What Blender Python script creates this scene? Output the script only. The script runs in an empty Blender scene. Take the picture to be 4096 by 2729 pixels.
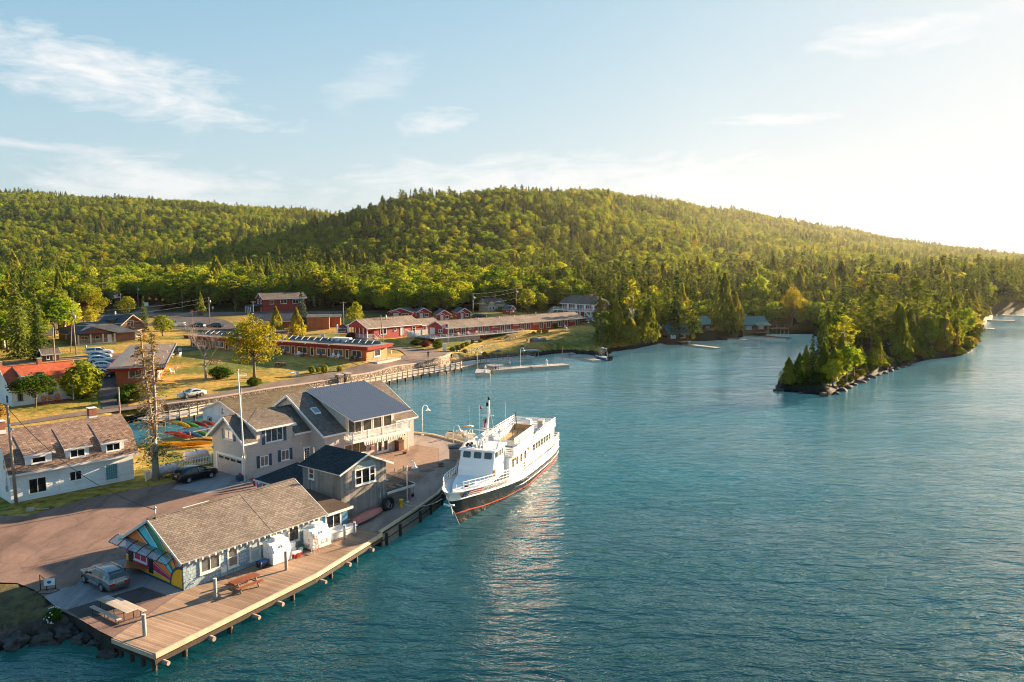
import bpy,bmesh,math,random
import numpy as np
from mathutils import Vector,Matrix,noise as mnoise
random.seed(7)
R = math.radians
scene = bpy.context.scene
COL = scene.collection
# ------------------------------------------------------------------ camera, render
CAM_H,CAM_F,CAM_P = 26.5,3196.0,math.atan(337.5 / 3196.0)
cam = bpy.data.cameras.new('camera')
cam.sensor_width = 36.0
cam.lens = 36.0 * CAM_F / 4096.0
cam.clip_start,cam.clip_end = 1.0,12000.0
cam_o = bpy.data.objects.new('camera',cam)
cam_o.location = (0,0,CAM_H)
cam_o.rotation_euler = (math.pi / 2 - CAM_P,0,0)
COL.objects.link(cam_o)
scene.camera = cam_o
scene.render.engine = 'CYCLES'
scene.view_settings.view_transform = 'Standard'
scene.view_settings.look = 'None'
scene.view_settings.exposure = 0
scene.cycles.use_denoising = True
scene.cycles.filter_width = 1.1
scene.cycles.max_bounces = 6
scene.cycles.transparent_max_bounces = 8
scene.cycles.volume_bounces = 0
scene.cycles.denoising_prefilter = 'ACCURATE'
scene.cycles.sample_clamp_indirect = 6.0
scene.cycles.sample_clamp_direct = 5.0
SUN_AZ,SUN_EL = R(49.0),R(13.0)
SUN_DIR = Vector((math.sin(SUN_AZ) * math.cos(SUN_EL),math.cos(SUN_AZ) * math.cos(SUN_EL),math.sin(SUN_EL)))
# ------------------------------------------------------------------ node helper
class NT:
 def __init__(s,tree):
  s.t = tree
  for n in list(tree.nodes): tree.nodes.remove(n)
 def n(s,typ,props=None,**ins):
  nd = s.t.nodes.new(typ)
  if props:
   for k,v in props.items(): setattr(nd,k,v)
  for k,v in ins.items():
   key = int(k[1:]) if (k[0] == 'i' and k[1:].isdigit()) else k.replace('_',' ')
   sock = nd.inputs[key]
   if isinstance(v,bpy.types.NodeSocket): s.t.links.new(v,sock)
   elif v is not None: sock.default_value = v
  return nd
 def math(s,op,a,b=None,c=None,clamp=False):
  nd = s.t.nodes.new('ShaderNodeMath'); nd.operation = op; nd.use_clamp = clamp
  for i,v in enumerate((a,b,c)):
   if v is None: continue
   if isinstance(v,bpy.types.NodeSocket): s.t.links.new(v,nd.inputs[i])
   else: nd.inputs[i].default_value = v
  return nd.outputs[0]
 def mix(s,f,a,b,mode='MIX'):
  nd = s.t.nodes.new('ShaderNodeMix'); nd.data_type = 'RGBA'; nd.blend_type = mode
  for i,v in ((0,f),(6,a),(7,b)):
   if isinstance(v,bpy.types.NodeSocket): s.t.links.new(v,nd.inputs[i])
   else:
    if i > 0 and len(v) == 3: v = (*v,1)
    nd.inputs[i].default_value = v
  return nd.outputs[2]
 def ramp(s,f,stops,interp='LINEAR'):
  nd = s.t.nodes.new('ShaderNodeValToRGB'); cr = nd.color_ramp; cr.interpolation = interp
  while len(cr.elements) < len(stops): cr.elements.new(0.5)
  for e,(p,c) in zip(cr.elements,stops):
   e.position = p
   e.color = (c,c,c,1) if isinstance(c,(int,float)) else (*c[:3],1)
  s.t.links.new(f,nd.inputs[0])
  return nd.outputs[0]
 def noise(s,vec,scale,detail=3,rough=.55,dist=0):
  nd = s.n('ShaderNodeTexNoise',Scale=scale,Detail=detail,Roughness=rough,Distortion=dist)
  if vec is not None: s.t.links.new(vec,nd.inputs['Vector'])
  return nd.outputs[0]
 def mapping(s,vec,scale=(1,1,1),rot=(0,0,0),loc=(0,0,0)):
  nd = s.n('ShaderNodeMapping',Vector=vec,Scale=scale,Rotation=rot,Location=loc)
  return nd.outputs[0]
 def sep(s,vec):
  return s.n('ShaderNodeSeparateXYZ',Vector=vec).outputs
 def link(s,a,b): s.t.links.new(a,b)
MATS = {}
def new_mat(name):
 m = bpy.data.materials.new(name); m.use_nodes = True
 MATS[name] = m
 return m,NT(m.node_tree)
def finish(nt,color,rough=.7,metal=0,normal=None,spec=.4,**kw):
 b = nt.n('ShaderNodeBsdfPrincipled',Metallic=metal)
 for k,v in (('Base Color',color),('Roughness',rough),('Specular IOR Level',spec),*kw.items()):
  if isinstance(v,bpy.types.NodeSocket): nt.link(v,b.inputs[k])
  else: b.inputs[k].default_value = (*v,1) if isinstance(v,tuple) and len(v) == 3 else v
 if normal is not None: nt.link(normal,b.inputs['Normal'])
 o = nt.n('ShaderNodeOutputMaterial',Surface=b.outputs[0])
 return b
def coords(nt,kind='Object'):
 if kind == 'World': return nt.n('ShaderNodeNewGeometry').outputs['Position']
 return nt.n('ShaderNodeTexCoord').outputs[kind]
def sc(c,k): return tuple(x * k for x in c)
def plain(name,c,rough=.6,metal=0,var=.18,scale=3.0,spec=.4,bump=0,**kw):
 m,nt = new_mat(name)
 v = coords(nt)
 f = nt.noise(v,scale,4)
 f2 = nt.noise(v,scale * 9,2)
 f = nt.math('ADD',nt.math('MULTIPLY',f,.7),nt.math('MULTIPLY',f2,.3))
 col = nt.ramp(f,[(.3,sc(c,1 - var)),(.7,sc(c,1 + var))])
 nrm = None
 if bump: nrm = nt.n('ShaderNodeBump',Strength=bump,Distance=.03,Height=f2).outputs[0]
 finish(nt,col,rough,metal,nrm,spec,**kw)
 return m
def siding(name,c,pitch=.2,var=.08,dirt=.25,line=.72,axis=1,rough=.6):
 """lapped boards: axis 1 = horizontal courses (UV v), 0 = vertical boards (UV u)"""
 m,nt = new_mat(name)
 uv = coords(nt,'UV')
 s = nt.sep(uv)[axis]
 q = nt.math('DIVIDE',s,pitch)
 fr = nt.math('FRACT',q)
 row = nt.n('ShaderNodeTexWhiteNoise',{'noise_dimensions': '1D'},W=nt.math('FLOOR',q)).outputs[0]
 ob = coords(nt)
 n1 = nt.noise(ob,.6,4)
 n2 = nt.noise(nt.mapping(uv,(6,.6,1) if axis == 1 else (6,.5,1)),1.0,3)
 base = nt.ramp(nt.math('ADD',nt.math('MULTIPLY',row,.5),nt.math('MULTIPLY',n2,.5)),
     [(.2,sc(c,1 - var)),(.8,sc(c,1 + var))])
 dark = nt.ramp(n1,[(.35,1 - dirt),(.6,1.0)])
 base = nt.mix(1.0,base,dark,'MULTIPLY')
 ln = nt.ramp(fr,[(0,line),(.14,1.0),(1,1.0)])
 base = nt.mix(1.0,base,ln,'MULTIPLY')
 bp = nt.n('ShaderNodeBump',Strength=.5,Distance=.02,Height=nt.math('SUBTRACT',1.0,fr) if axis == 1 else nt.ramp(fr,[(0,0.),(.12,1.),(1,1.)]))
 finish(nt,base,rough,0,bp.outputs[0],.3)
 return m
def shingle(name,c1,c2,w=.5,h=.18,mort=.55,blotch=.3):
 m,nt = new_mat(name)
 uv = coords(nt,'UV')
 b = nt.n('ShaderNodeTexBrick',{'offset': .5},Vector=uv,Color1=(*c1,1),Color2=(*c2,1),Mortar=(*sc(c1,mort),1),
    Scale=1.0,i5=.02,i6=.3,i7=0.0,i8=w,i9=h)
 n1 = nt.noise(coords(nt),.45,4)
 n2 = nt.noise(uv,5.0,3)
 col = nt.mix(1.0,b.outputs[0],nt.ramp(n1,[(.3,1 - blotch),(.7,1 + blotch * .4)]),'MULTIPLY')
 col = nt.mix(1.0,col,nt.ramp(n2,[(.3,.8),(.7,1.12)]),'MULTIPLY')
 s = nt.sep(uv)[1]
 fr = nt.math('FRACT',nt.math('DIVIDE',s,h))
 bp = nt.n('ShaderNodeBump',Strength=.6,Distance=.03,Height=nt.math('SUBTRACT',1.0,fr))
 finish(nt,col,.9,0,bp.outputs[0],.15)
 return m
def planks(name,c1,c2,w=.16,axis=0,gap=.12,rough=.8,grey=.3):
 m,nt = new_mat(name)
 uv = coords(nt,'UV'); ss = nt.sep(uv)
 q = nt.math('DIVIDE',ss[axis],w)
 fr = nt.math('FRACT',q)
 row = nt.n('ShaderNodeTexWhiteNoise',{'noise_dimensions': '1D'},W=nt.math('FLOOR',q)).outputs[0]
 g = nt.noise(nt.mapping(uv,(20,1.2,1) if axis == 0 else (1.2,20,1)),1.0,4)
 big = nt.noise(coords(nt,'World'),.25,4)
 f = nt.math('ADD',nt.math('MULTIPLY',row,.55),nt.math('MULTIPLY',g,.45))
 col = nt.ramp(f,[(.15,c1),(.85,c2)])
 col = nt.mix(1.0,col,nt.ramp(big,[(.35,1 - grey),(.65,1.1)]),'MULTIPLY')
 ln = nt.ramp(fr,[(0,.3),(gap,1.0),(1 - gap * .5,1.0),(1,.55)])
 col = nt.mix(1.0,col,ln,'MULTIPLY')
 bp = nt.n('ShaderNodeBump',Strength=.5,Distance=.02,Height=ln)
 finish(nt,col,rough,0,bp.outputs[0],.25)
 return m
# ------------------------------------------------------------------ mesh builder
class MB:
 def __init__(s): s.v = []; s.f = []; s.m = []; s.sm = []
 def add(s,pts,faces,mi=0,smooth=False):
  o = len(s.v); s.v += [tuple(p) for p in pts]
  for f in faces: s.f.append([o + i for i in f]); s.m.append(mi); s.sm.append(smooth)
  return s
 def poly(s,pts,mi=0): return s.add(pts,[list(range(len(pts)))],mi)
 def hexa(s,p,mi=0,mt=None):
  """p: 8 points, bottom ring 0-3 ccw seen from above, top ring 4-7"""
  fs = [[3,2,1,0],[4,5,6,7],[0,1,5,4],[1,2,6,5],[2,3,7,6],[3,0,4,7]]
  o = len(s.v); s.v += [tuple(q) for q in p]
  for k,f in enumerate(fs):
   s.f.append([o + i for i in f]); s.m.append(mt if (mt is not None and k == 1) else mi); s.sm.append(False)
  return s
 def box(s,x0,x1,y0,y1,z0,z1,mi=0,mt=None):
  return s.hexa([(x0,y0,z0),(x1,y0,z0),(x1,y1,z0),(x0,y1,z0),(x0,y0,z1),(x1,y0,z1),(x1,y1,z1),(x0,y1,z1)],mi,mt)
 def bar(s,p,q,w=.05,h=None,mi=0,up=(0,0,1)):
  h = h or w
  p,q = Vector(p),Vector(q); d = (q - p)
  if d.length < 1e-6: return s
  d.normalize(); u = Vector(up)
  if abs(d.dot(u)) > .98: u = Vector((1,0,0))
  a = d.cross(u).normalized() * (w / 2); b = a.cross(d).normalized() * (h / 2)
  return s.hexa([p - a - b,p + a - b,q + a - b,q - a - b,p - a + b,p + a + b,q + a + b,q - a + b],mi)
 def tube(s,pts,r,n=6,mi=0,cap=True):
  pts = [Vector(p) for p in pts]
  rs = r if isinstance(r,(list,tuple)) else [r] * len(pts)
  o = len(s.v); last = None
  for i,p in enumerate(pts):
   d = (pts[min(i + 1,len(pts) - 1)] - pts[max(i - 1,0)]).normalized()
   if last is None:
    u = Vector((0,0,1)) if abs(d.z) < .9 else Vector((1,0,0))
    a = d.cross(u).normalized()
   else:
    a = (last - d * last.dot(d)).normalized()
   last = a; b = d.cross(a)
   for k in range(n):
    t = 2 * math.pi * k / n
    s.v.append(tuple(p + (a * math.cos(t) + b * math.sin(t)) * rs[i]))
  for i in range(len(pts) - 1):
   for k in range(n):
    k2 = (k + 1) % n
    s.f.append([o + i * n + k,o + i * n + k2,o + (i + 1) * n + k2,o + (i + 1) * n + k]); s.m.append(mi); s.sm.append(True)
  if cap:
   s.f.append([o + k for k in range(n)][::-1]); s.m.append(mi); s.sm.append(False)
   s.f.append([o + (len(pts) - 1) * n + k for k in range(n)]); s.m.append(mi); s.sm.append(False)
  return s
 def cyl(s,x,y,z0,z1,r,n=10,mi=0,r2=None): return s.tube([(x,y,z0),(x,y,z1)],[r,r if r2 is None else r2],n,mi)
 def lathe(s,prof,c=(0,0,0),n=16,mi=0):
  o = len(s.v)
  for (r,z) in prof:
   for k in range(n):
    t = 2 * math.pi * k / n
    s.v.append((c[0] + r * math.cos(t),c[1] + r * math.sin(t),c[2] + z))
  for i in range(len(prof) - 1):
   for k in range(n):
    k2 = (k + 1) % n
    s.f.append([o + i * n + k,o + i * n + k2,o + (i + 1) * n + k2,o + (i + 1) * n + k]); s.m.append(mi); s.sm.append(True)
  return s
 def loft(s,rings,mi=0,closed=True,smooth=True,caps=True):
  o = len(s.v); n = len(rings[0])
  for rg in rings: s.v += [tuple(p) for p in rg]
  for i in range(len(rings) - 1):
   for k in range(n if closed else n - 1):
    k2 = (k + 1) % n
    s.f.append([o + i * n + k,o + i * n + k2,o + (i + 1) * n + k2,o + (i + 1) * n + k])
    s.m.append(mi(i,k) if callable(mi) else mi); s.sm.append(smooth)
  if caps and closed:
   m0 = mi(0,0) if callable(mi) else mi
   s.f.append([o + k for k in range(n)][::-1]); s.m.append(m0); s.sm.append(False)
   s.f.append([o + (len(rings) - 1) * n + k for k in range(n)]); s.m.append(m0); s.sm.append(False)
  return s
 def blob(s,c,r,seed=0,sub=2,mi=0,amp=.25,flat=None):
  bm = bmesh.new(); bmesh.ops.create_icosphere(bm,subdivisions=sub,radius=1.0)
  r = r if isinstance(r,(tuple,list)) else (r,r,r)
  pts = []
  for v in bm.verts:
   d = v.co.normalized()
   k = 1 + amp * mnoise.noise(d * 1.7 + Vector((seed * 3.1,seed * 1.7,0))) + amp * .5 * mnoise.noise(d * 4 + Vector((seed,0,5)))
   pts.append((c[0] + d.x * r[0] * k,c[1] + d.y * r[1] * k,c[2] + d.z * r[2] * k))
  s.add(pts,[[v.index for v in f.verts] for f in bm.faces],mi,True)
  bm.free(); return s
 def mesh(s,name,mats):
  me = bpy.data.meshes.new(name)
  me.from_pydata(s.v,[],s.f)
  for m in (mats if isinstance(mats,(list,tuple)) else [mats]): me.materials.append(m)
  me.polygons.foreach_set('material_index',s.m)
  me.polygons.foreach_set('use_smooth',s.sm)
  uvl = me.uv_layers.new(name='UVMap')
  uvs = np.zeros(len(me.loops) * 2,dtype=np.float32)
  vs = s.v; i = 0
  for f in s.f:
   p0,p1,p2 = Vector(vs[f[0]]),Vector(vs[f[1]]),Vector(vs[f[2]])
   nrm = (p1 - p0).cross(p2 - p0)
   if len(f) > 3 and nrm.length < 1e-9: nrm = (p2 - p0).cross(Vector(vs[f[3]]) - p0)
   nrm = nrm.normalized() if nrm.length > 1e-12 else Vector((0,0,1))
   if nrm.z < -.2: nrm = -nrm
   if abs(nrm.z) > .999: t,b = Vector((1,0,0)),Vector((0,1,0))
   else:
    t = Vector((0,0,1)).cross(nrm).normalized(); b = nrm.cross(t)
   for vi in f:
    p = Vector(vs[vi]); uvs[i] = p.dot(t); uvs[i + 1] = p.dot(b); i += 2
  uvl.data.foreach_set('uv',uvs)
  me.validate(clean_customdata=False); me.update()
  return me
 def build(s,name,mats,parent=None,loc=None,rz=None,label=None):
  o = bpy.data.objects.new(name,s.mesh(name,mats)); COL.objects.link(o)
  if parent is not None: o.parent = parent
  if loc is not None: o.location = loc
  if rz is not None: o.rotation_euler = (0,0,rz)
  if label: o['label'] = label
  return o
def tag(o,label=None,cat=None,group=None,kind=None):
 if label: o['label'] = label
 if cat: o['category'] = cat
 if group: o['group'] = group
 if kind: o['kind'] = kind
 return o
def thing(name,label,cat,loc=(0,0,0),deg=0.0,group=None):
 o = bpy.data.objects.new(name,None); o.empty_display_size = .3
 COL.objects.link(o); o.location = loc; o.rotation_euler = (0,0,R(deg))
 return tag(o,label,cat,group)
def copy_tree(o,parent=None):
 c = o.copy(); COL.objects.link(c)
 if parent is not None: c.parent = parent
 for ch in list(o.children): copy_tree(ch,c)
 return c
USED = set()
def place(proto,loc,deg=0,label=None,cat=None,group=None,scale=None):
 """the first call moves the prototype itself, later calls copy it with its parts"""
 if proto.name in USED: o = copy_tree(proto)
 else: o = proto; USED.add(proto.name)
 o.location = loc; o.rotation_euler = (0,0,R(deg))
 if scale: o.scale = (scale,scale,scale) if isinstance(scale,(int,float)) else scale
 return tag(o,label,cat,group)
def single(mb,name,mats,label,cat,loc=(0,0,0),deg=0,group=None):
 return tag(mb.build(name,mats,None,loc,R(deg)),label,cat,group)
def local(O,deg,s,v,z=0.0):
 c,n = math.cos(R(deg)),math.sin(R(deg))
 return (O[0] + s * c - v * n,O[1] + s * n + v * c,O[2] + z)
# ------------------------------------------------------------------ materials
WHITE = plain('white_paint',(.78,.78,.76),.5,var=.06)
WHITE_D = plain('weathered_white_paint',(.66,.65,.62),.6,var=.15,scale=1.5)
GLASS = plain('window_glass',(.012,.014,.016),.06,var=.5,scale=.8,spec=.9)
GLASS_CURT = plain('curtained_glass',(.12,.13,.13),.12,var=.4,scale=2.5,spec=.8)
GLASS_WARM = plain('reflecting_glass',(.07,.06,.04),.07,var=.6,scale=1.2,spec=.9)
BLACK = plain('black_rubber',(.015,.015,.015),.7)
DARKMETAL = plain('dark_metal',(.03,.03,.032),.5,.3)
STEEL = plain('galvanised_steel',(.42,.43,.44),.4,.7)
CHROME = plain('bright_metal',(.6,.6,.62),.2,1.0,var=.05)
RED = plain('red_paint',(.45,.03,.02),.5)
ORANGE = plain('orange_paint',(.7,.16,.02),.5)
YELLOW = plain('yellow_paint',(.75,.42,.03),.5)
GREEN = plain('green_paint',(.03,.25,.08),.5)
BLUE = plain('blue_paint',(.03,.12,.35),.5)
WOOD = planks('weathered_wood',(.2,.15,.11),(.36,.28,.21),.12,0)
POLE = plain('pole_wood',(.28,.22,.17),.85,var=.3,scale=2)
DECK = planks('deck_planks',(.26,.17,.115),(.42,.29,.2),.19,0,.1)
DECKGREY = planks('grey_deck_planks',(.3,.28,.26),(.45,.42,.39),.19,0,.1)
TIMBER = plain('timber_beam',(.46,.36,.25),.8,var=.3,scale=1.5)
DARKWOOD = plain('dark_wet_timber',(.04,.028,.02),.8,var=.4)
REDWOOD = planks('stained_redwood',(.25,.07,.03),(.36,.11,.05),.13,1)
BARK = plain('tree_bark',(.13,.10,.075),.9,var=.4,scale=4,bump=.4)
BIRCH = plain('birch_bark',(.55,.5,.43),.8,var=.25,scale=2)
DEADBARK = plain('grey_dead_bark',(.3,.25,.21),.9,var=.25,scale=2)
BRICK = shingle('chimney_brick',(.3,.12,.08),(.36,.16,.1),.22,.075,1.3,.2)
STONE = plain('stone',(.2,.17,.15),.9,var=.4,scale=1.5,bump=.6)
CONCRETE = plain('concrete',(.34,.32,.31),.85,var=.14,scale=.8)
SKIN = plain('skin',(.5,.3,.22),.6,var=.05)
# light and sky grading (background strength 0.1: colours here are in units of 10 = white)
SKY_STRENGTH = 0.1
SKY_TINT = (2.8,4.9,7.4)
SKY_GLOW,SKY_GLOWCOL = .5,(10.3,10.2,10.0)
SKY_LOW,SKY_LOWCOL = .6,(8.6,9.0,8.9)
CLOUD_COL = (9.9,9.9,9.9)
CLOUDS = [(-26,10.9,14,2.9,-.17,.95),(-37,11.0,6,1.3,.1,.8),(-5.5,9.2,3.6,1.3,.12,.8),(17.5,9.1,5.5,.6,0.0,.9),
   (25,13.6,8,1.5,.08,.75),(-9.5,12.0,5,2.2,.5,.35),(3,5.2,24,2.6,.02,.75),(-24,4.6,12,2.6,-.05,.8),(-31,6.7,9,.5,-.06,.6),(33,14.6,5,.9,.03,.7)]
SUN_POWER,SUN_COL = 25.0,(1.0,.73,.45)
HAZE_D = .00008
# ------------------------------------------------------------------ world and sun
world = bpy.data.worlds.new('World'); scene.world = world; world.use_nodes = True
nt = NT(world.node_tree)
sky = nt.n('ShaderNodeTexSky',{'sky_type': 'NISHITA','sun_disc': False,'sun_elevation': SUN_EL,'sun_rotation': SUN_AZ,
        'altitude': 200.0,'air_density': 1.0,'dust_density': 1.2,'ozone_density': 1.5})
gen = nt.n('ShaderNodeTexCoord').outputs['Generated']
nrm = nt.n('ShaderNodeVectorMath',{'operation': 'NORMALIZE'},i0=gen).outputs[0]
x,y,z = nt.sep(nrm)[0:3]
az = nt.math('ARCTAN2',x,y)              # radians, 0 straight ahead, + to the right
el = nt.math('ARCSINE',z)
# brightness grading of the raw sky, then a milky glow towards the sun
col = nt.mix(1.0,sky.outputs[0],SKY_TINT,'MULTIPLY')
comp = nt.n('ShaderNodeVectorMath',{'operation': 'MULTIPLY_ADD'},i0=col,i1=(1 / 10.5,) * 3,i2=(1.0,) * 3).outputs[0]
col = nt.n('ShaderNodeVectorMath',{'operation': 'DIVIDE'},i0=col,i1=comp).outputs[0]
dot = nt.n('ShaderNodeVectorMath',{'operation': 'DOT_PRODUCT'},i0=nrm,i1=tuple(SUN_DIR)).outputs['Value']
glow = nt.math('POWER',nt.math('MAXIMUM',dot,0.0),14.0)
col = nt.mix(nt.math('MULTIPLY',glow,SKY_GLOW,clamp=True),col,SKY_GLOWCOL)
low = nt.math('POWER',nt.math('SUBTRACT',1.0,nt.math('DIVIDE',el,R(24.0),clamp=True),clamp=True),1.6)
low = nt.math('MULTIPLY',low,nt.math('ADD',.5,nt.math('MULTIPLY',dot,.5),clamp=True))
col = nt.mix(nt.math('MULTIPLY',low,SKY_LOW),col,SKY_LOWCOL)
# wispy clouds: soft elliptical patches (azimuth, elevation) filled with streaked noise
vec = nt.n('ShaderNodeCombineXYZ',X=az,Y=el).outputs[0]
def patch(a,e,wa,we,tilt):
 ca,sa = math.cos(tilt),math.sin(tilt)
 da = nt.math('SUBTRACT',az,R(a)); de = nt.math('SUBTRACT',el,R(e))
 p = nt.math('DIVIDE',nt.math('ADD',nt.math('MULTIPLY',da,ca),nt.math('MULTIPLY',de,sa)),R(wa))
 q = nt.math('DIVIDE',nt.math('SUBTRACT',nt.math('MULTIPLY',de,ca),nt.math('MULTIPLY',da,sa)),R(we))
 rr = nt.math('SQRT',nt.math('ADD',nt.math('MULTIPLY',p,p),nt.math('MULTIPLY',q,q)))
 return nt.math('SUBTRACT',1.0,rr,clamp=True)
wisp = nt.noise(nt.mapping(vec,(9,34,1),(0,0,R(10))),1.0,8,.62,.9)
fine = nt.noise(nt.mapping(vec,(26,80,1),(0,0,R(10))),1.0,6,.6,.6)
tot = None
#            az    el    half-width half-height tilt strength
for (a,e,wa,we,tl,k) in CLOUDS:
 pm = nt.math('POWER',patch(a,e,wa,we,tl),.7)
 d = nt.math('ADD',nt.math('MULTIPLY',wisp,.75),nt.math('MULTIPLY',fine,.35))
 d = nt.math('ADD',d,nt.math('MULTIPLY',nt.math('SUBTRACT',pm,1.0),.42))
 d = nt.math('MULTIPLY',nt.ramp(d,[(.27,0.0),(.57,1.0)]),k)
 d = nt.math('MULTIPLY',d,nt.math('MINIMUM',nt.math('MULTIPLY',pm,3.0),1.0))
 tot = d if tot is None else nt.math('MAXIMUM',tot,d)
col = nt.mix(nt.math('MINIMUM',tot,1.0),col,CLOUD_COL)
bg = nt.n('ShaderNodeBackground',Color=col,Strength=SKY_STRENGTH)
nt.n('ShaderNodeOutputWorld',Surface=bg.outputs[0])
sun = bpy.data.lights.new('sun','SUN'); sun.energy = SUN_POWER; sun.angle = R(.53); sun.color = SUN_COL
sun_o = bpy.data.objects.new('sun',sun); COL.objects.link(sun_o)
sun_o.rotation_euler = SUN_DIR.to_track_quat('Z','Y').to_euler(); sun_o.location = (200,180,120)
# ------------------------------------------------------------------ land form
LAND = [(-140,20),(-60,43),(-45,49),(-34.5,51.3),(-33.3,52.6),(-31.6,53.2),(-30.3,52.9),(-28.8,51.9),(-26.9,50.7),(-25,51.2),
  (-18.2,61.9),(-14.2,71),(-11.6,77.5),(-9.8,83),(-8.5,91),(-8.2,105),(-12,110),(-14.5,111.5),(-22,117.5),(-30,119.5),
  (-40,118.5),(-48,113.5),(-51.5,108),(-57,112),(-61,121),(-61.5,125),(-59,128.5),(-55.3,130.2),(-51.8,133.3),(-40,148.2),
  (-34,156),(-24.5,172.3),(-16,189.3),(-14.6,196.6),(-9.5,204),(-2,207.5),(7,212.5),(11.8,217.9),(21,216.5),(24.5,207.5),
  (27.7,221.9),(36.7,231),(46,244),(56,249.6),(72,255.5),(81,273),(94,275),(103,273),(101,262),(91,235),(80,211),(66,188),
  (57,170),(52.6,158.5),(53.6,155.6),(56.3,154.0),(60.3,151),(64,155),(67.6,160),(74.5,168.7),(83.7,179.8),(96.9,194.2),(107.7,205),
  (118.4,211),(126.5,219.6),(137,235),(146,250),(160,280),(174,305),(188,318),(214,354),(243,378),(300,440),(420,560),
  (700,900),(1200,1500),(2800,2800),(-3400,2800),(-3400,20)]
LP = np.array(LAND,dtype=float)
def land_dist(x,y):
 """signed distance to the shoreline, positive on land"""
 x = np.asarray(x,float); y = np.asarray(y,float)
 d2 = np.full(x.shape,1e12); inside = np.zeros(x.shape,bool)
 n = len(LP)
 for i in range(n):
  ax,ay = LP[i]; bx,by = LP[(i + 1) % n]
  ex,ey = bx - ax,by - ay
  t = np.clip(((x - ax) * ex + (y - ay) * ey) / (ex * ex + ey * ey),0,1)
  d2 = np.minimum(d2,(x - ax - t * ex) ** 2 + (y - ay - t * ey) ** 2)
  c = ((ay > y) != (by > y))
  with np.errstate(divide='ignore',invalid='ignore'):
   xi = ax + (y - ay) * ex / (ey if ey != 0 else 1e-9)
  inside ^= (c & (x < xi))
 d = np.sqrt(d2)
 return np.where(inside,d,-d)
CP = np.array([(-25,60,1.3),(-45,70,1.3),(-70,60,1.4),(-30,90,1.3),(-15,100,1.3),(-50,95,1.3),(-60,108,1.5),(-95,85,1.9),(-15,111,1.3),(-8,105,1.3),(-22,116,1.3),
    (-40,108,1.35),(-74,114,1.9),(-62,127,1.95),(-53,135,2.1),(-40,151,2.2),(-31,164,2.2),(-24,178,2.35),(-17,192,2.5),(-30,203,3.0),
    (-80,130,2.4),(-90,150,2.7),(-73,145,2.9),(-66,149,3.1),(-85,164,3.0),(-60,150,2.7),(-50,165,2.95),(-57,140,2.2),(-45,158,2.45),(-40,165,2.7),
    (-40,183,3.6),(-54,190,3.6),(-33,178,3.5),(-30,187,3.4),(-29,178,2.6),(-98,183,3.5),(-80,198,3.6),(-60,226,3.9),(-66,208,3.7),
    (-108,207,3.8),(-104,217,4.4),(-40,216,4.6),(-24,226,4.7),(-16,212,3.6),(2,236,4.9),(22,257,5.2),(0,213,1.9),(-6,206,1.3),
    (8,222,2.9),(18,222,2.0),(12,240,4.4),(30,275,5.8),(-120,285,5.5),(-100,290,5.5),(-7,278,6.9),(-30,262,6.0),(-60,250,4.8),
    (60,262,3.0),(46,250,1.8),(78,272,1.8),(100,300,4.0),(140,330,5),(70,180,1.6),(60,160,1.5),(110,225,2.6),(95,215,2.4),(200,400,6),(300,500,9),
    (-160,200,4.0),(-200,300,6.5),(0,330,8),(-100,340,8),(100,380,8),(-200,130,3)],float)
def land_base(x,y):
 x = np.asarray(x,float); y = np.asarray(y,float)
 num = np.zeros(x.shape); den = np.zeros(x.shape)
 for (a,b,c) in CP:
  w = 1.0 / ((x - a) ** 2 + (y - b) ** 2 + 9.0) ** 1.6
  num += w * c; den += w
 z = num / den
 f = np.clip((y + .2 * (x + 30) - 97) / 18,0,1); f = f * f * (3 - 2 * f)
 f = np.where((x > -64),f,1.0)
 return 1.3 * (1 - f) + z * f
def px2t(u): return (u * 1.7408 - 2048) / 3196.0
RIDGE1 = [(0,640),(200,622),(300,605),(400,585),(500,560),(600,535),(700,510),(760,494),(820,475),(870,462),(930,448),(1000,438),(1080,437),(1170,430),(1300,433),
   (1400,440),(1500,450),(1600,467),(1700,482),(1800,500),(1900,518),(2000,535),(2100,550),(2200,563),(2353,580),(2700,600)]
RIDGE2 = [(-500,452),(0,440),(100,443),(200,450),(300,455),(400,462),(500,468),(600,475),(700,482),(760,489),(900,505),(1100,540),(1400,590)]
def ridge(tab,t,D):
 u = np.array([px2t(a) for a,b in tab]); v = np.array([1027 - b * 1.7408 for a,b in tab])
 return 26.5 + D * np.interp(t,u,v) / 3196.0
DTAB = [560,600,680,780,1050,1500,2000,2200]
def hills(x,y):
 x = np.asarray(x,float); y = np.maximum(np.asarray(y,float),1.0)
 t = x / y
 D1 = np.interp(t,[-.65,-.45,-.25,0,.2,.4,.64,.9],DTAB)
 F1 = np.interp(t,[-.65,-.3,0,.2,.4,.64],[430,440,440,440,430,470])
 z1 = ridge(RIDGE1,t,D1) - 12.0
 s = np.clip((y - F1) / (D1 - F1),0,1)
 h1 = 8 + (z1 - 8) * np.where(t < .12,s * s * (3 - 2 * s) * .6 + s * .4,s * .85 + .15 * s * s)
 h1 = np.where(y > D1,np.maximum(z1 - (y - D1) * .12,2),h1)
 D2,F2 = 1150.0,560.0
 z2 = ridge(RIDGE2,t,D2) - 11.0
 s2 = np.clip((y - F2) / (D2 - F2),0,1)
 h2 = 10 + (z2 - 10) * (s2 * s2 * (3 - 2 * s2) * .5 + s2 * .5)
 h2 = np.where(y > D2,np.maximum(z2 - (y - D2) * .12,2),h2)
 return np.maximum(h1,h2)
def bumps(x,y):
 return (np.sin(x * .021 + y * .013) * np.sin(y * .017 - x * .009) * 2.2 + np.sin(x * .051 + 1.3) * np.sin(y * .043 + .4) * 1.1)
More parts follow.
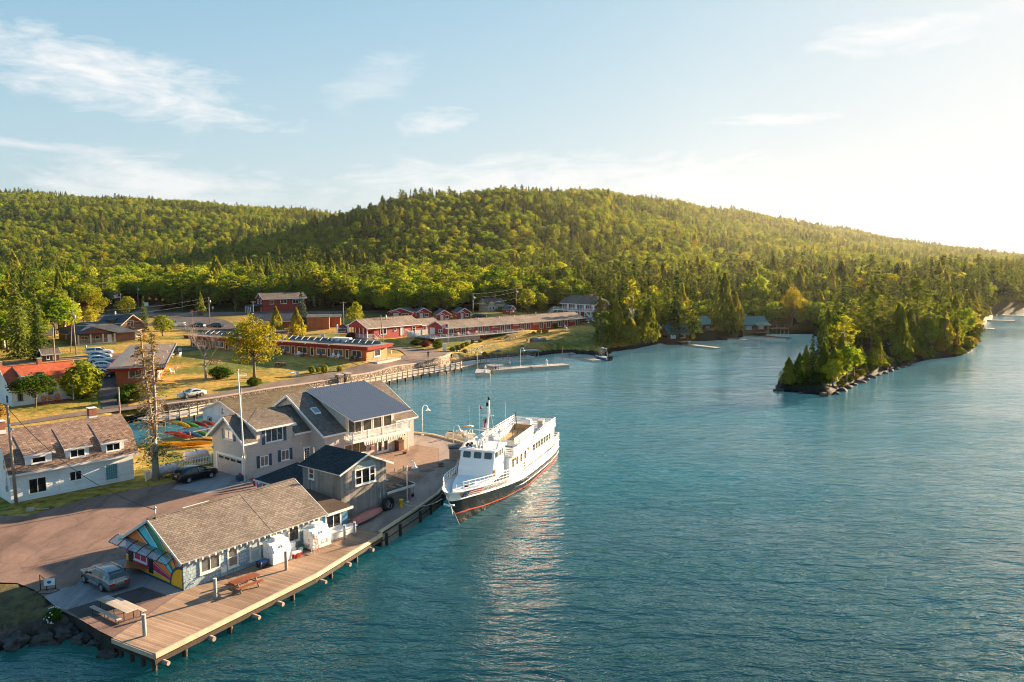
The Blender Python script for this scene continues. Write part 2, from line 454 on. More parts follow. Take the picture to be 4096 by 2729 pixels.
def land_top(x,y):
 x = np.asarray(x,float); y = np.asarray(y,float)
 z = land_base(x,y)
 k = np.clip((y - 330) / 110,0,1); k = k * k * (3 - 2 * k)
 h = hills(x,y) + bumps(x,y) * np.clip((y - 450) / 150,0,1)
 return z * (1 - k) + h * k
def land_full(x,y):
 d = land_dist(x,y)
 z = land_top(x,y)
 w = 2.2
 s = np.clip((d + .3) / w,0,1); s = s * s * (3 - 2 * s)
 zin = -.4 + (z + .4) * s
 return np.where(d > 2.2,z,np.where(d > -.3,zin,np.maximum(-.4 + (d + .3) * .5,-4.0)))
def T(x,y): return float(land_top(np.array([x]),np.array([y]))[0])
def TF(x,y): return float(land_full(np.array([x]),np.array([y]))[0])
PIER = [(-26.5,50.75),(-24.85,58.2),(-20.5,64.1),(-15.2,71.5),(-14.35,72.1),(-12.0,70.95),(-9.6,77.3),(-7.8,82.8),(-6.6,92),(-6.3,106.3),(-11.2,111.5),(-14.2,112.8),(-20,113.2),(-26,108),(-36,97),(-38.5,87.2),(-44.5,81.6),(-47.5,75.8),(-56,76),(-70,76),
  (-70,63),(-46,60.2),(-39.8,59.8),(-38.4,59.7),(-36.4,58.5),(-34.6,57.0),(-32.9,55.3),(-30.1,53.4),(-27.9,51.7)]
def in_poly(x,y,P_):
 ins = np.zeros(x.shape,bool); n = len(P_)
 for i in range(n):
  ax,ay = P_[i]; bx,by = P_[(i + 1) % n]
  c = ((ay > y) != (by > y))
  xi = ax + (y - ay) * (bx - ax) / ((by - ay) if by != ay else 1e-9)
  ins ^= (c & (x < xi))
 return ins
# ground sheet: fine near the viewer, coarse towards the horizon
def grid_sheet(name,ts,ys,zf,mat):
 X = np.outer(ys,ts); Y = np.outer(ys,np.ones(len(ts)))
 Z = zf(X.ravel(),Y.ravel())
 vs = np.column_stack([X.ravel(),Y.ravel(),Z])
 nx = len(ts); fs = []
 for j in range(len(ys) - 1):
  for i in range(nx - 1):
   a = j * nx + i; fs.append((a,a + 1,a + nx + 1,a + nx))
 me = bpy.data.meshes.new(name); me.from_pydata(vs.tolist(),[],fs); me.materials.append(mat)
 me.polygons.foreach_set('use_smooth',[True] * len(fs)); me.update()
 o = bpy.data.objects.new(name,me); COL.objects.link(o)
 return o
def rockz(x,y):
 """the shore rocks stand a little proud and rough"""
 z = land_full(x,y)
 d = land_dist(x,y)
 inp = in_poly(x,y,np.array(PIER,float))
 out = []
 for xi,yi,zi,di,pi_ in zip(x,y,z,d,inp):
  if -1.0 < di < 4 and yi < 57 and xi < -26:
   m = mnoise.fractal(Vector((xi * .8,yi * .8,1.0)),.9,2.1,4)
   zi += m * .7 * min(1,(di + 1) / 1.5)
  elif -2 < di < 4 and (xi > 20 and yi < 330):
   zi += max(0,mnoise.noise(Vector((xi * .35,yi * .35,4.0)))) * 1.0
  elif 0 < di < 60 and -10 < xi < 27 and 200 < yi < 245:
   m = mnoise.noise(Vector((xi * .11,yi * .11,7.0)))
   zi += max(0,m - .1) * 1.4
  if pi_: zi = min(zi,1.1)
  out.append(zi)
 return np.array(out)
m,nt = new_mat('ground_cover')
P = coords(nt,'World'); px,py,pz = nt.sep(P)[0:3]
n1 = nt.noise(P,.055,5); n2 = nt.noise(P,.9,5,.65); n3 = nt.noise(P,9.0,2)
gr = nt.ramp(n2,[(.25,(.05,.09,.012)),(.55,(.13,.15,.02)),(.8,(.25,.20,.04))])
dry = nt.ramp(n2,[(.25,(.30,.19,.04)),(.7,(.5,.32,.08))])
mixd = nt.ramp(nt.math('ADD',nt.math('MULTIPLY',n1,.8),nt.math('MULTIPLY',n2,.25)),[(.44,0.0),(.57,1.0)])
lawn = nt.mix(mixd,gr,dry)
lawn = nt.mix(1.0,lawn,nt.ramp(n3,[(.3,.75),(.7,1.2)]),'MULTIPLY')
forest = nt.ramp(n2,[(.3,(.012,.018,.006)),(.7,(.04,.045,.014))])
ff = nt.ramp(nt.math('DIVIDE',nt.math('SUBTRACT',py,nt.math('MULTIPLY',px,.25)),600.0),[(.47,0.0),(.55,1.0)])
base = nt.mix(ff,lawn,forest)
rock = nt.ramp(nt.noise(P,1.7,7,.7),[(.3,(.009,.008,.007)),(.5,(.022,.019,.017)),(.8,(.055,.046,.04))])
moss = nt.ramp(n2,[(.3,(.04,.042,.02)),(.7,(.15,.115,.055))])
near = nt.math('MULTIPLY',nt.math('LESS_THAN',py,59.5),nt.math('LESS_THAN',px,-25.0))
east = nt.ramp(nt.math('DIVIDE',px,100.0),[(.30,0.0),(.42,1.0)])
base = nt.mix(near,base,moss)
base = nt.mix(east,base,forest)
wet = nt.ramp(pz,[(.0,1.0),(.85,0.0)])
nearrock = nt.ramp(nt.math('ADD',pz,nt.math('MULTIPLY',n2,.8)),[(.99,1.0),(1.0,0.0)])
zr = nt.math('ADD',pz,nt.math('MULTIPLY',nt.math('SUBTRACT',n2,.5),1.2))
rk = nt.math('SUBTRACT',1.0,nt.ramp(nt.math('MULTIPLY',zr,.5),[(.45,0.0),(.6,1.0)]))
rock = nt.mix(near,rock,nt.mix(1.0,rock,(3.2,2.9,2.7),'MULTIPLY'))
base = nt.mix(rk,base,rock)
wetf = nt.ramp(pz,[(.15,.35),(.5,1.0)])
base = nt.mix(1.0,base,wetf,'MULTIPLY')
bp = nt.n('ShaderNodeBump',Strength=.7,Distance=.15,Height=n2)
finish(nt,base,.9,0,bp.outputs[0],.15)
GROUND = m
ts = np.linspace(-1.15,1.35,420)
ys = np.exp(np.linspace(math.log(26),math.log(2600),430))
tag(grid_sheet('ground',ts,ys,rockz,GROUND),kind='structure')
# ------------------------------------------------------------------ lake
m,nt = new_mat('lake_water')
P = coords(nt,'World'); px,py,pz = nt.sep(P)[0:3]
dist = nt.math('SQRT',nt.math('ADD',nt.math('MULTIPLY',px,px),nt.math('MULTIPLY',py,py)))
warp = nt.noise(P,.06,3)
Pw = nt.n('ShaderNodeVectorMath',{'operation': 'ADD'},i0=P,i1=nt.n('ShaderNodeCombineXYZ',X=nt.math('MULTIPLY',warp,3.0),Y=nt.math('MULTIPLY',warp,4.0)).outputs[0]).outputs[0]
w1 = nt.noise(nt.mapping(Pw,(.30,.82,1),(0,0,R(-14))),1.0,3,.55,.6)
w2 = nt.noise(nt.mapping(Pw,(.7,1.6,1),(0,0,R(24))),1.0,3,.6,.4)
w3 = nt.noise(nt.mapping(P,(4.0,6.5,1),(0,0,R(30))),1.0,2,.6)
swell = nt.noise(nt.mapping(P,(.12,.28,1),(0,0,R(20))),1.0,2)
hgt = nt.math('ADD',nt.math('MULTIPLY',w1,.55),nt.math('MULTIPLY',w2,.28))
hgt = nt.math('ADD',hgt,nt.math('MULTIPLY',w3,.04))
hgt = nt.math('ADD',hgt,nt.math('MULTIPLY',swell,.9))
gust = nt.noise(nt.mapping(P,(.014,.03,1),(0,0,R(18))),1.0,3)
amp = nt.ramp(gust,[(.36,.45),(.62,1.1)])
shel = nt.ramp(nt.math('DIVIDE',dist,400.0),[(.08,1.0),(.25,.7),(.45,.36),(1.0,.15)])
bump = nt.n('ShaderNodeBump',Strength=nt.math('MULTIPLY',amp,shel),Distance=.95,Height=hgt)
deep = nt.ramp(nt.math('DIVIDE',dist,260.0),[(.15,(.002,.032,.037)),(.4,(.018,.125,.155)),(1.0,(.10,.205,.235))])  # paler with distance: reflected sky sheen put into the water colour
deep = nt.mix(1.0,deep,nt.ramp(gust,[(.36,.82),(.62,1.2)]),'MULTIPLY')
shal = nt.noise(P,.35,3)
finish(nt,nt.mix(1.0,deep,(.55,.55,.55),'MULTIPLY'),nt.ramp(nt.math('DIVIDE',dist,400.0),[(.1,.06),(1.0,.14)]),0,bump.outputs[0],.85,IOR=1.333,**{'Emission Color': deep,'Emission Strength': .55})  # added glow in the water colour, so cast shadows on the lake fade
WATER = m
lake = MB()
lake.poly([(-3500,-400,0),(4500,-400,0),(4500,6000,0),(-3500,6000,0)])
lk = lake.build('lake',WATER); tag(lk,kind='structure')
# ------------------------------------------------------------------ paving laid on the ground
def asphalt(name,c,var=.2,crack=True,tint=None):
 m,nt = new_mat(name)
 P = coords(nt,'World')
 a = nt.noise(P,.22,5,.6); b = nt.noise(P,14.0,2); d = nt.noise(P,1.7,4)
 f = nt.math('ADD',nt.math('MULTIPLY',a,.6),nt.math('MULTIPLY',d,.4))
 col = nt.ramp(f,[(.3,sc(c,1 - var)),(.7,sc(c,1 + var))])
 col = nt.mix(1.0,col,nt.ramp(b,[(.3,.82),(.7,1.15)]),'MULTIPLY')
 st_ = nt.noise(nt.mapping(P,(.5,.12,1),(0,0,R(-36))),1.0,4,.6,.5); sp_ = nt.noise(P,.9,5,.7)
 col = nt.mix(1.0,col,nt.ramp(st_,[(.36,.72),(.5,1.0),(.64,1.12)]),'MULTIPLY')
 col = nt.mix(1.0,col,nt.ramp(sp_,[(.27,.55),(.36,1.0)]),'MULTIPLY')
 if crack:
  v = nt.n('ShaderNodeTexVoronoi',{'feature': 'DISTANCE_TO_EDGE'},Scale=.16,Vector=nt.n('ShaderNodeVectorMath',{'operation': 'ADD'},i0=P,i1=nt.n('ShaderNodeTexNoise',Vector=P,Scale=.8,Detail=3.0).outputs['Color']).outputs[0])
  col = nt.mix(1.0,col,nt.ramp(v.outputs[0],[(.0,.6),(.006,1.0)]),'MULTIPLY')
 bp = nt.n('ShaderNodeBump',Strength=.25,Distance=.02,Height=b)
 finish(nt,col,.88,0,bp.outputs[0],.25)
 return m
ASPHALT = asphalt('red_asphalt',(.21,.135,.108))
ROADM = asphalt('road_asphalt',(.17,.125,.105),.12)
DARKASPH = asphalt('dark_asphalt',(.085,.07,.068),.18)
PADM = asphalt('grey_pad',(.25,.24,.25),.12,False)
PIERM = asphalt('pier_asphalt',(.27,.175,.125),.2)
PIERC = asphalt('pier_concrete',(.27,.215,.185),.12)
def catmull(pts,step=2.0):
 out = []
 n = len(pts)
 for i in range(n - 1):
  p0,p1,p2,p3 = (np.array(pts[max(0,min(n - 1,k))],float) for k in (i - 1,i,i + 1,i + 2))
  m_ = max(1,int(np.linalg.norm(p2 - p1) / step))
  for k in range(m_):
   t = k / m_
   out.append(.5 * ((2 * p1) + (-p0 + p2) * t + (2 * p0 - 5 * p1 + 4 * p2 - p3) * t * t + (-p0 + 3 * p1 - 3 * p2 + p3) * t ** 3))
 out.append(np.array(pts[-1],float))
 return out
def resample(pts,n):
 c = catmull(pts,.8); c = np.array(c)
 d = np.concatenate([[0],np.cumsum(np.linalg.norm(np.diff(c,axis=0),axis=1))])
 s = np.linspace(0,d[-1],n)
 return np.column_stack([np.interp(s,d,c[:,0]),np.interp(s,d,c[:,1])])
def strip(name,left,right,mat,dz=.07,n=60,cross=5):
 A,B = resample(left,n),resample(right,n)
 vs = []
 for a,b in zip(A,B):
  for k in range(cross + 1):
   p = a + (b - a) * k / cross; vs.append(p)
 V = np.array(vs); Z = land_top(V[:,0],V[:,1]) + dz
 mb = MB(); w = cross + 1
 fs = []
 for i in range(n - 1):
  for k in range(cross):
   q = i * w + k; fs.append([q,q + w,q + w + 1,q + 1])
 mb.add([(p[0],p[1],z) for p,z in zip(V,Z)],fs,0,True)
 o = mb.build(name,mat); tag(o,kind='structure'); return o
def flat(name,pts,z,mat,thick=None):
 mb = MB(); mb.poly([(p[0],p[1],z) for p in pts])
 o = mb.build(name,mat); tag(o,kind='structure'); return o
LOW = [(-82,105),(-74.2,113.6),(-71,116.8),(-67,121.2),(-61.9,126.0),(-57.5,130.4),(-54.3,132.6),(-40.6,149.6),(-34.5,157),(-24.9,173.7),(-16.6,190.3),(-14.6,196.5)]
UP = [(-86,108),(-75.3,115.8),(-71.6,120.6),(-66.8,126.6),(-63,130.2),(-58.3,133.2),(-55,137.3),(-44.5,154.5),(-37.1,166.5),(-29.9,178),(-25.5,189),(-22.5,198),(-17,201)]
strip('waterfront_road',LOW,UP,ROADM,.07,90)
strip('road',[(-16.8,191.2),(-17.2,199.5),(-25,203.5),(-32.9,209.5),(-40,215.5),(-50.5,220.5),(-64,217),(-80,200),(-98.5,185.6),(-110,174),(-130,160)],
  [(-25,187.5),(-26.4,193),(-29,200.5),(-34.5,204.3),(-42,208.5),(-52,211.5),(-65,209),(-77.5,196.5),(-97.5,180.5),(-108,170),(-128,155)],ROADM,.10,90)
strip('driveway',[(-65.8,126.5),(-73.2,139.5),(-80.4,152),(-90.5,170),(-97.0,182)],[(-62.8,129.2),(-70.6,141.2),(-75.6,152),(-81.5,166),(-90.5,186)],DARKASPH,.09,40)
strip('path',[(-67.6,136.9),(-63.4,151.5)],[(-66.0,135.6),(-61.8,150.5)],DARKASPH,.06,16,2) if False else None
strip('highway',[(-200,262),(-135,281),(-124,277),(-110,276),(-100,289),(-70,300),(-30,312),(10,322)],[(-200,278),(-136,298),(-121,300.5),(-109,303),(-99,303),(-70,309),(-30,321),(10,331)],ROADM,.10,60)
strip('parking_lot',[(-121,279),(-108,278),(-96,268),(-86,250)],[(-117,255),(-105,247),(-95,240),(-86,235)],DARKASPH,.06,30)
strip('hill_road',[(-142,296),(-151,330),(-163,380)],[(-134,297),(-144,330),(-157,380)],ROADM,.14,30)
strip('motel_yard',[(-40,240),(-24,248),(-10,262),(10,280),(28,292)],[(-36,233),(-20,238),(-6,250),(10,266),(24,276)],PADM,.09,40)
# pier: solid fill with walls, asphalt lot and concrete apron on top
mb = MB(); n = len(PIER)
mb.add([(x,y,1.31) for x,y in PIER] + [(x,y,-1.5) for x,y in PIER],[list(range(n))])
mb.add([(x,y,1.31) for x,y in PIER] + [(x,y,-1.5) for x,y in PIER],[[i,i + n,(i + 1) % n + n,(i + 1) % n] for i in range(n)],1)
tag(mb.build('pier',[ASPHALT,plain('dark_pier_side',(.03,.026,.023),.9,var=.6,scale=1.5,bump=.8)]),kind='structure')
flat('parking_pad',[(-34.78,57.1),(-32.84,55.3),(-31.98,54.92),(-28.3,59.0),(-25.6,57.4),(-24.88,58.1),(-31.5,67.9),(-32.4,64.6),(-34.5,63.5),(-33.6,59.2),(-34.65,58.5)],1.318,PADM)
flat('patched_asphalt',[(-31.9,54.95),(-28.37,58.95),(-25.7,57.3),(-28.6,54.3),(-29.9,53.35)],1.314,DARKASPH)
flat('garage_apron',[(-37.0,84.9),(-32.6,83.3),(-29.0,87.6),(-30.1,88.9),(-35.7,93.4),(-38.0,91.5)],1.318,PADM)
flat('asphalt_lot',[(-13.5,105.2),(-9.8,103.4),(-8.9,94.6),(-9.3,93.2),(-11.1,86.8),(-11.5,84),(-17.3,86),(-24,92),(-18,100)],1.315,PIERM)
flat('concrete_apron',[(-13.2,105.6),(-9.7,103.5),(-8.8,94.6),(-9.2,93.2),(-11.0,86.8),(-11.4,83.8),(-13,80.4),(-15.2,73.8),(-14.5,71.4),(-12.1,71.4),(-9.9,77.5),(-8.1,83),(-6.9,92),(-6.6,106),(-11.3,111.2),(-14,112.4)],1.313,PIERC)
# ------------------------------------------------------------------ vegetation
def foliage(name,c1,c2,c3,trans=.4,tsat=(1.5,1.25,.5)):
 m,nt = new_mat(name)
 rnd = nt.n('ShaderNodeObjectInfo').outputs['Random']
 P = coords(nt,'World')
 a = nt.noise(P,.45,3); b = nt.noise(P,2.2,2)
 f = nt.math('ADD',nt.math('MULTIPLY',rnd,.5),nt.math('ADD',nt.math('MULTIPLY',a,.3),nt.math('MULTIPLY',b,.25)))
 col = nt.ramp(f,[(.2,c1),(.52,c2),(.88,c3)])
 tcol = nt.mix(1.0,col,tsat,'MULTIPLY')
 d = nt.n('ShaderNodeBsdfDiffuse',Color=col)
 t = nt.n('ShaderNodeBsdfTranslucent',Color=tcol)
 g = nt.n('ShaderNodeMixShader',Fac=trans,i1=d.outputs[0],i2=t.outputs[0])
 nt.n('ShaderNodeOutputMaterial',Surface=g.outputs[0])
 return m
F_SPR = foliage('spruce_needles',(.034,.070,.022),(.075,.114,.029),(.136,.170,.044),.3)
F_PIN = foliage('pine_needles',(.059,.107,.030),(.133,.181,.039),(.228,.253,.059),.32)
F_DEC = foliage('broad_leaves',(.074,.152,.019),(.176,.257,.030),(.332,.355,.043),.5)
F_MAP = foliage('maple_leaves',(.112,.150,.015),(.200,.213,.022),(.300,.250,.037),.45)
F_BIR = foliage('birch_leaves',(.109,.182,.022),(.220,.256,.029),(.347,.312,.046),.45)
F_CED = foliage('cedar_sprays',(.074,.123,.022),(.162,.193,.030),(.309,.285,.050),.5)
F_BLU = foliage('blue_spruce_needles',(.037,.062,.050),(.062,.094,.075),(.100,.125,.100),.25,(1.2,1.2,.9))
F_PUR = foliage('purple_leaves',(.050,.018,.018),(.100,.031,.025),(.163,.062,.037),.35,(1.3,.8,.6))
F_DRY = foliage('thin_dry_needles',(.125,.100,.037),(.200,.150,.056),(.163,.163,.037),.3)
F_BUSH = foliage('bush_leaves',(.030,.068,.012),(.075,.120,.018),(.150,.165,.027),.35)
F_RUST = foliage('rusty_shrub',(.125,.088,.025),(.250,.163,.037),(.350,.225,.050),.4)
def card(mb,p,nrm,w,l,rng,up=None,mi=0):
 n = Vector(nrm)
 if n.length < 1e-6: n = Vector((0,0,1))
 n.normalize()
 t = Vector((rng.uniform(-1,1),rng.uniform(-1,1),rng.uniform(-1,1))) if up is None else Vector(up)
 a = n.cross(t)
 if a.length < 1e-4: a = n.cross(Vector((1,.3,.2)))
 a.normalize(); b = n.cross(a)
 p = Vector(p); w *= .5; l *= .5
 k = rng.uniform(.35,.8)
 mb.add([p - b * l - a * w * .25,p - b * l * .1 - a * w,p + b * l,p - b * l * .1 + a * w * k],[[0,3,2,1]],mi)
def spruce_crown(h,r,seed,layers=22,per=8,low=.06,leaf=.75,gap=.0,sparse=1.0,base_w=1.0,mb=None,c=(0,0),lo=0,droop=.35):
 rng = random.Random(seed); mb = mb or MB()
 for i in range(layers):
  f = low + (1 - low) * (i + rng.uniform(-.3,.3)) / layers
  z = h * f
  rr = r * (max(0,1 - f) ** .8) * (1.08 if i else base_w)
  if rr < .12: rr = .12
  nb = max(3,int(per * (.55 + .6 * (1 - f))))
  for k in range(nb):
   if rng.random() < gap: continue
   th = 2 * math.pi * (k + rng.random()) / nb + i * 1.3
   L = rr * rng.uniform(.65,1.15)
   ns = max(2,int(L / (leaf * .55)))
   dx,dy = math.cos(th),math.sin(th)
   for q in range(ns):
    u = (q + .6) / ns
    if rng.random() > sparse: continue
    zz = z - droop * L * u * u + .12 * L * u + rng.uniform(-.12,.12)
    x = c[0] + dx * L * u + rng.uniform(-.18,.18) * L * .5; y = c[1] + dy * L * u + rng.uniform(-.18,.18) * L * .5
    nn = (dx * rng.uniform(.0,.9) + rng.uniform(-.5,.5),dy * rng.uniform(.0,.9) + rng.uniform(-.5,.5),rng.uniform(.35,1))
    card(mb,(x,y,zz),nn,leaf * rng.uniform(.6,1.0),leaf * rng.uniform(.8,1.35),rng,(dx,dy,-.4))
 mb.add([],[])
 return mb
def clump_crown(h,r,seed,base=.3,n=26,per=46,leaf=.55,cr=.34,flat=.8,shell=.55,top=1.0,topness=.45,mb=None):
 rng = random.Random(seed); mb = mb or MB()
 zc = h * (base + top) / 2; rz = h * (top - base) / 2
 cents = []
 for i in range(n):
  for _ in range(20):
   u = Vector((rng.gauss(0,1),rng.gauss(0,1),rng.gauss(0,1))).normalized() * (rng.uniform(shell,1.0))
   if u.z < -.55 and rng.random() < .7: continue
   # egg outline: narrower towards the top
   s = 1 - topness * max(0,u.z)
   p = Vector((u.x * r * s * .78,u.y * r * s * .78,zc + u.z * rz * .86))
   if all((p - q).length > r * .3 for q,_ in cents): break
  cents.append((p,rng.uniform(.7,1.25) * cr * r))
 for p,c in cents:
  for k in range(per):
   d = Vector((rng.gauss(0,1),rng.gauss(0,1),rng.gauss(0,1) * .9 + .25)).normalized()
   q = p + Vector((d.x * c,d.y * c,d.z * c * flat)) * rng.uniform(.55,1.12)
   card(mb,q,d + Vector((rng.uniform(-.7,.7),rng.uniform(-.7,.7),rng.uniform(-.4,.7))),leaf * rng.uniform(.6,1.1),leaf * rng.uniform(.7,1.25),rng)
 return mb,cents
def pine_crown(h,r,seed,n=15,per=42,leaf=.7,base=.28):
 rng = random.Random(seed); mb = MB(); br = []
 for i in range(n):
  f = base + (1 - base) * (i + .5) / n
  z = h * f
  L = r * (1 - ((f - base) / (1 - base)) ** 1.8 * .75) * rng.uniform(.45,1.1)
  for k in range(2 if i < n - 2 else 1):
   th = i * 2.4 + k * 3.0 + rng.uniform(-.5,.5)
   p = Vector((math.cos(th) * L * .62,math.sin(th) * L * .62,z + L * .14))
   br.append((z - .3,p))
   for j in range(per // 2):
    a = rng.uniform(0,6.28); rad = math.sqrt(rng.random())
    x = p.x + math.cos(th) * L * .55 * rad * math.cos(a) - math.sin(th) * L * .38 * rad * math.sin(a)
    y = p.y + math.sin(th) * L * .55 * rad * math.cos(a) + math.cos(th) * L * .38 * rad * math.sin(a)
    card(mb,(x,y,p.z + rng.uniform(-.25,.45)),(rng.uniform(-.8,.8),rng.uniform(-.8,.8),rng.uniform(.3,1)),leaf * rng.uniform(.6,1.1),leaf * rng.uniform(.8,1.4),rng)
 for j in range(24):
  card(mb,(rng.uniform(-.5,.5),rng.uniform(-.5,.5),h * rng.uniform(.92,1.0)),(rng.uniform(-1,1),rng.uniform(-1,1),.6),leaf * .7,leaf,rng)
 return mb,br
def trunk_mb(h,r,seed,limbs=(),bend=.3,top=.92):
 rng = random.Random(seed); mb = MB()
 pts = []; n = 6
 for i in range(n + 1):
  f = i / n
  pts.append(Vector((math.sin(seed + f * 2.2) * bend * f,math.cos(seed * 1.7 + f * 2.0) * bend * f,-.25 + (h * top + .25) * f)))
 mb.tube(pts,[r * 1.35] + [r * (1 - .8 * (i / n)) for i in range(1,n + 1)],7)
 for (z,p) in limbs:
  f = max(0.05,min(.9,z / (h * top))); i = f * n; a = int(i); q = pts[a].lerp(pts[min(n,a + 1)],i - a)
  p = Vector(p); mid = q.lerp(p,.5) + Vector((0,0,(p - q).length * .06))
  rr = max(.03,r * (1 - .8 * f) * .55)
  mb.tube([q,mid,p],[rr,rr * .7,rr * .3],5,cap=False)
 return mb
NOM = {}
def make_tree(kind,name,h,w,crown,trunk,fmat,bmat):
 t = thing(name,'tree','tree')
 cr = crown.build('crown',fmat,t)
 if trunk is not None: trunk.build('trunk',bmat,t)
 NOM[kind] = (t,cr,h,w)
 return t
def mk_decid(kind,name,h,r,seed,fmat,bmat,**kw):
 mb,ce = clump_crown(h,r,seed,**kw)
 limbs = [(h * .22 + .35 * (p.z - h * .22),p) for p,c in ce[::2]]
 make_tree(kind,name,h,1.75 * r,mb,trunk_mb(h,.018 * h + .03,seed,limbs,.3,.8),fmat,bmat)
make_tree('spruce','spruce_tree',14,5.2,spruce_crown(14,2.6,1,26,9),trunk_mb(14,.2,1),F_SPR,BARK)
make_tree('spruce2','spruce_tree',12,4.6,spruce_crown(12,2.3,2,22,8,.12,.8,.12),trunk_mb(12,.17,2),F_SPR,BARK)
mb,br = pine_crown(15,4.0,3); make_tree('pine','pine_tree',15,7.0,mb,trunk_mb(15,.24,3,br),F_PIN,BARK)
mb,br = pine_crown(14,3.4,8,13,46,.75,.35); make_tree('pine2','pine_tree',14,6.0,mb,trunk_mb(14,.22,8,br),F_PIN,BARK)
mk_decid('decid','broadleaf_tree',11,3.4,4,F_DEC,BARK,base=.22,n=26,per=44,leaf=.62)
mk_decid('decid2','broadleaf_tree',12,3.0,5,F_DEC,BARK,base=.25,n=24,per=42,leaf=.62,topness=.6)
mk_decid('decid3','broadleaf_tree',10,3.8,6,F_DEC,BARK,base=.18,n=28,per=42,leaf=.66)
mk_decid('birch','birch_tree',13,2.6,7,F_BIR,BIRCH,base=.38,n=22,per=36,leaf=.55,cr=.3,topness=.3)
mk_decid('maple2','maple_tree',8,3.3,9,F_BIR,BARK,base=.16,n=34,per=44,leaf=.46,cr=.3)
mk_decid('purple','purple_maple_tree',9,3.2,10,F_PUR,BARK,base=.15,n=30,per=44,leaf=.5,cr=.3)
mk_decid('apple','apple_tree',5.3,3.5,11,F_BUSH,BARK,base=.36,n=40,per=46,leaf=.36,cr=.26,topness=.2)
mk_decid('maple','maple_tree',13,6.1,12,F_MAP,BARK,base=.18,n=74,per=62,leaf=.42,cr=.19,shell=.25,topness=.5)
def cedar(kind,h,r,seed,fm,nm='cedar_tree'):
 rng = random.Random(seed); mb = MB()
 for i in range(950):
  f = rng.random() ** .85
  rr = r * (min(1,(1 - f) * 1.55) ** .8) * (.8 + .3 * mnoise.noise(Vector((f * 5,seed,0)))) * (1 if f > .08 else .8)
  th = rng.uniform(0,6.28); k = rng.uniform(.72,1.08) * (1 + .22 * math.sin(th * 3 + f * 9 + seed))
  d = Vector((math.cos(th),math.sin(th),.35))
  card(mb,(d.x * rr * k,d.y * rr * k,h * f * .98 + .1),d + Vector((rng.uniform(-.6,.6),rng.uniform(-.6,.6),rng.uniform(-.3,.8))),.36 * r ** .5 * rng.uniform(.6,1.1),.62 * r ** .5 * rng.uniform(.7,1.2),rng,(d.x * .3,d.y * .3,1))
 make_tree(kind,nm,h,2 * r,mb,trunk_mb(h,.02 * h + .03,seed),fm,BARK)
cedar('cedar',8,2.1,21,F_CED); cedar('cedar2',8,2.3,22,F_CED)
make_tree('bluespruce','blue_spruce_tree',11,6.0,spruce_crown(11,3.0,31,26,11,.04,.62),trunk_mb(11,.2,31),F_BLU,BARK)
make_tree('bigspruce','spruce_tree',20,7.4,spruce_crown(20,3.7,32,46,12,.03,.7,.06),trunk_mb(20,.3,32),F_SPR,BARK)
def bush_obj(kind,seed,fm,nm,n=520,leaf=.2):
 rng = random.Random(seed); mb = MB()
 for i in range(n):
  d = Vector((rng.gauss(0,1),rng.gauss(0,1),rng.gauss(.1,1))).normalized()
  k = rng.uniform(.7,1.0) * (1 + .3 * mnoise.noise(d * 2.1 + Vector((seed,0,0))))
  p = Vector((d.x * .5 * k,d.y * .5 * k,.5 + d.z * .5 * k))
  if p.z < 0.02: p.z = rng.uniform(.0,.2)
  card(mb,p,d + Vector((rng.uniform(-.6,.6),rng.uniform(-.6,.6),rng.uniform(-.3,.7))),leaf * rng.uniform(.5,1),leaf * rng.uniform(.7,1.3),rng)
 t = thing(nm,'bush','bush'); cr = mb.build('foliage',fm,t)
 st = MB()
 for k in range(5):
  th = k * 1.257 + seed; st.tube([(.04 * math.cos(th),.04 * math.sin(th),-.06),(.22 * math.cos(th),.22 * math.sin(th),.5)],[.025,.012],5)
 st.build('stem',BARK,t)
 NOM[kind] = (t,cr,1.0,1.0)
bush_obj('bush',41,F_BUSH,'shrub'); bush_obj('bush2',42,F_RUST,'shrub'); bush_obj('bigbush',43,F_BIR,'tall_shrub',1600,.11); bush_obj('hedge',44,F_BUSH,'hedge',1500,.1)
bush_obj('bush3',45,F_CED,'shrub'); bush_obj('bush4',46,F_PUR,'shrub')
def put_tree(kind,x,y,h,w,label,cat='tree',group=None,z=None,rng=random.Random(99)):
 t,cr,h0,w0 = NOM[kind]
 zz = T(x,y) if z is None else z
 return place(t,(x,y,zz - .05),rng.uniform(0,360),label,cat,group,(w / w0,w / w0,h / h0))
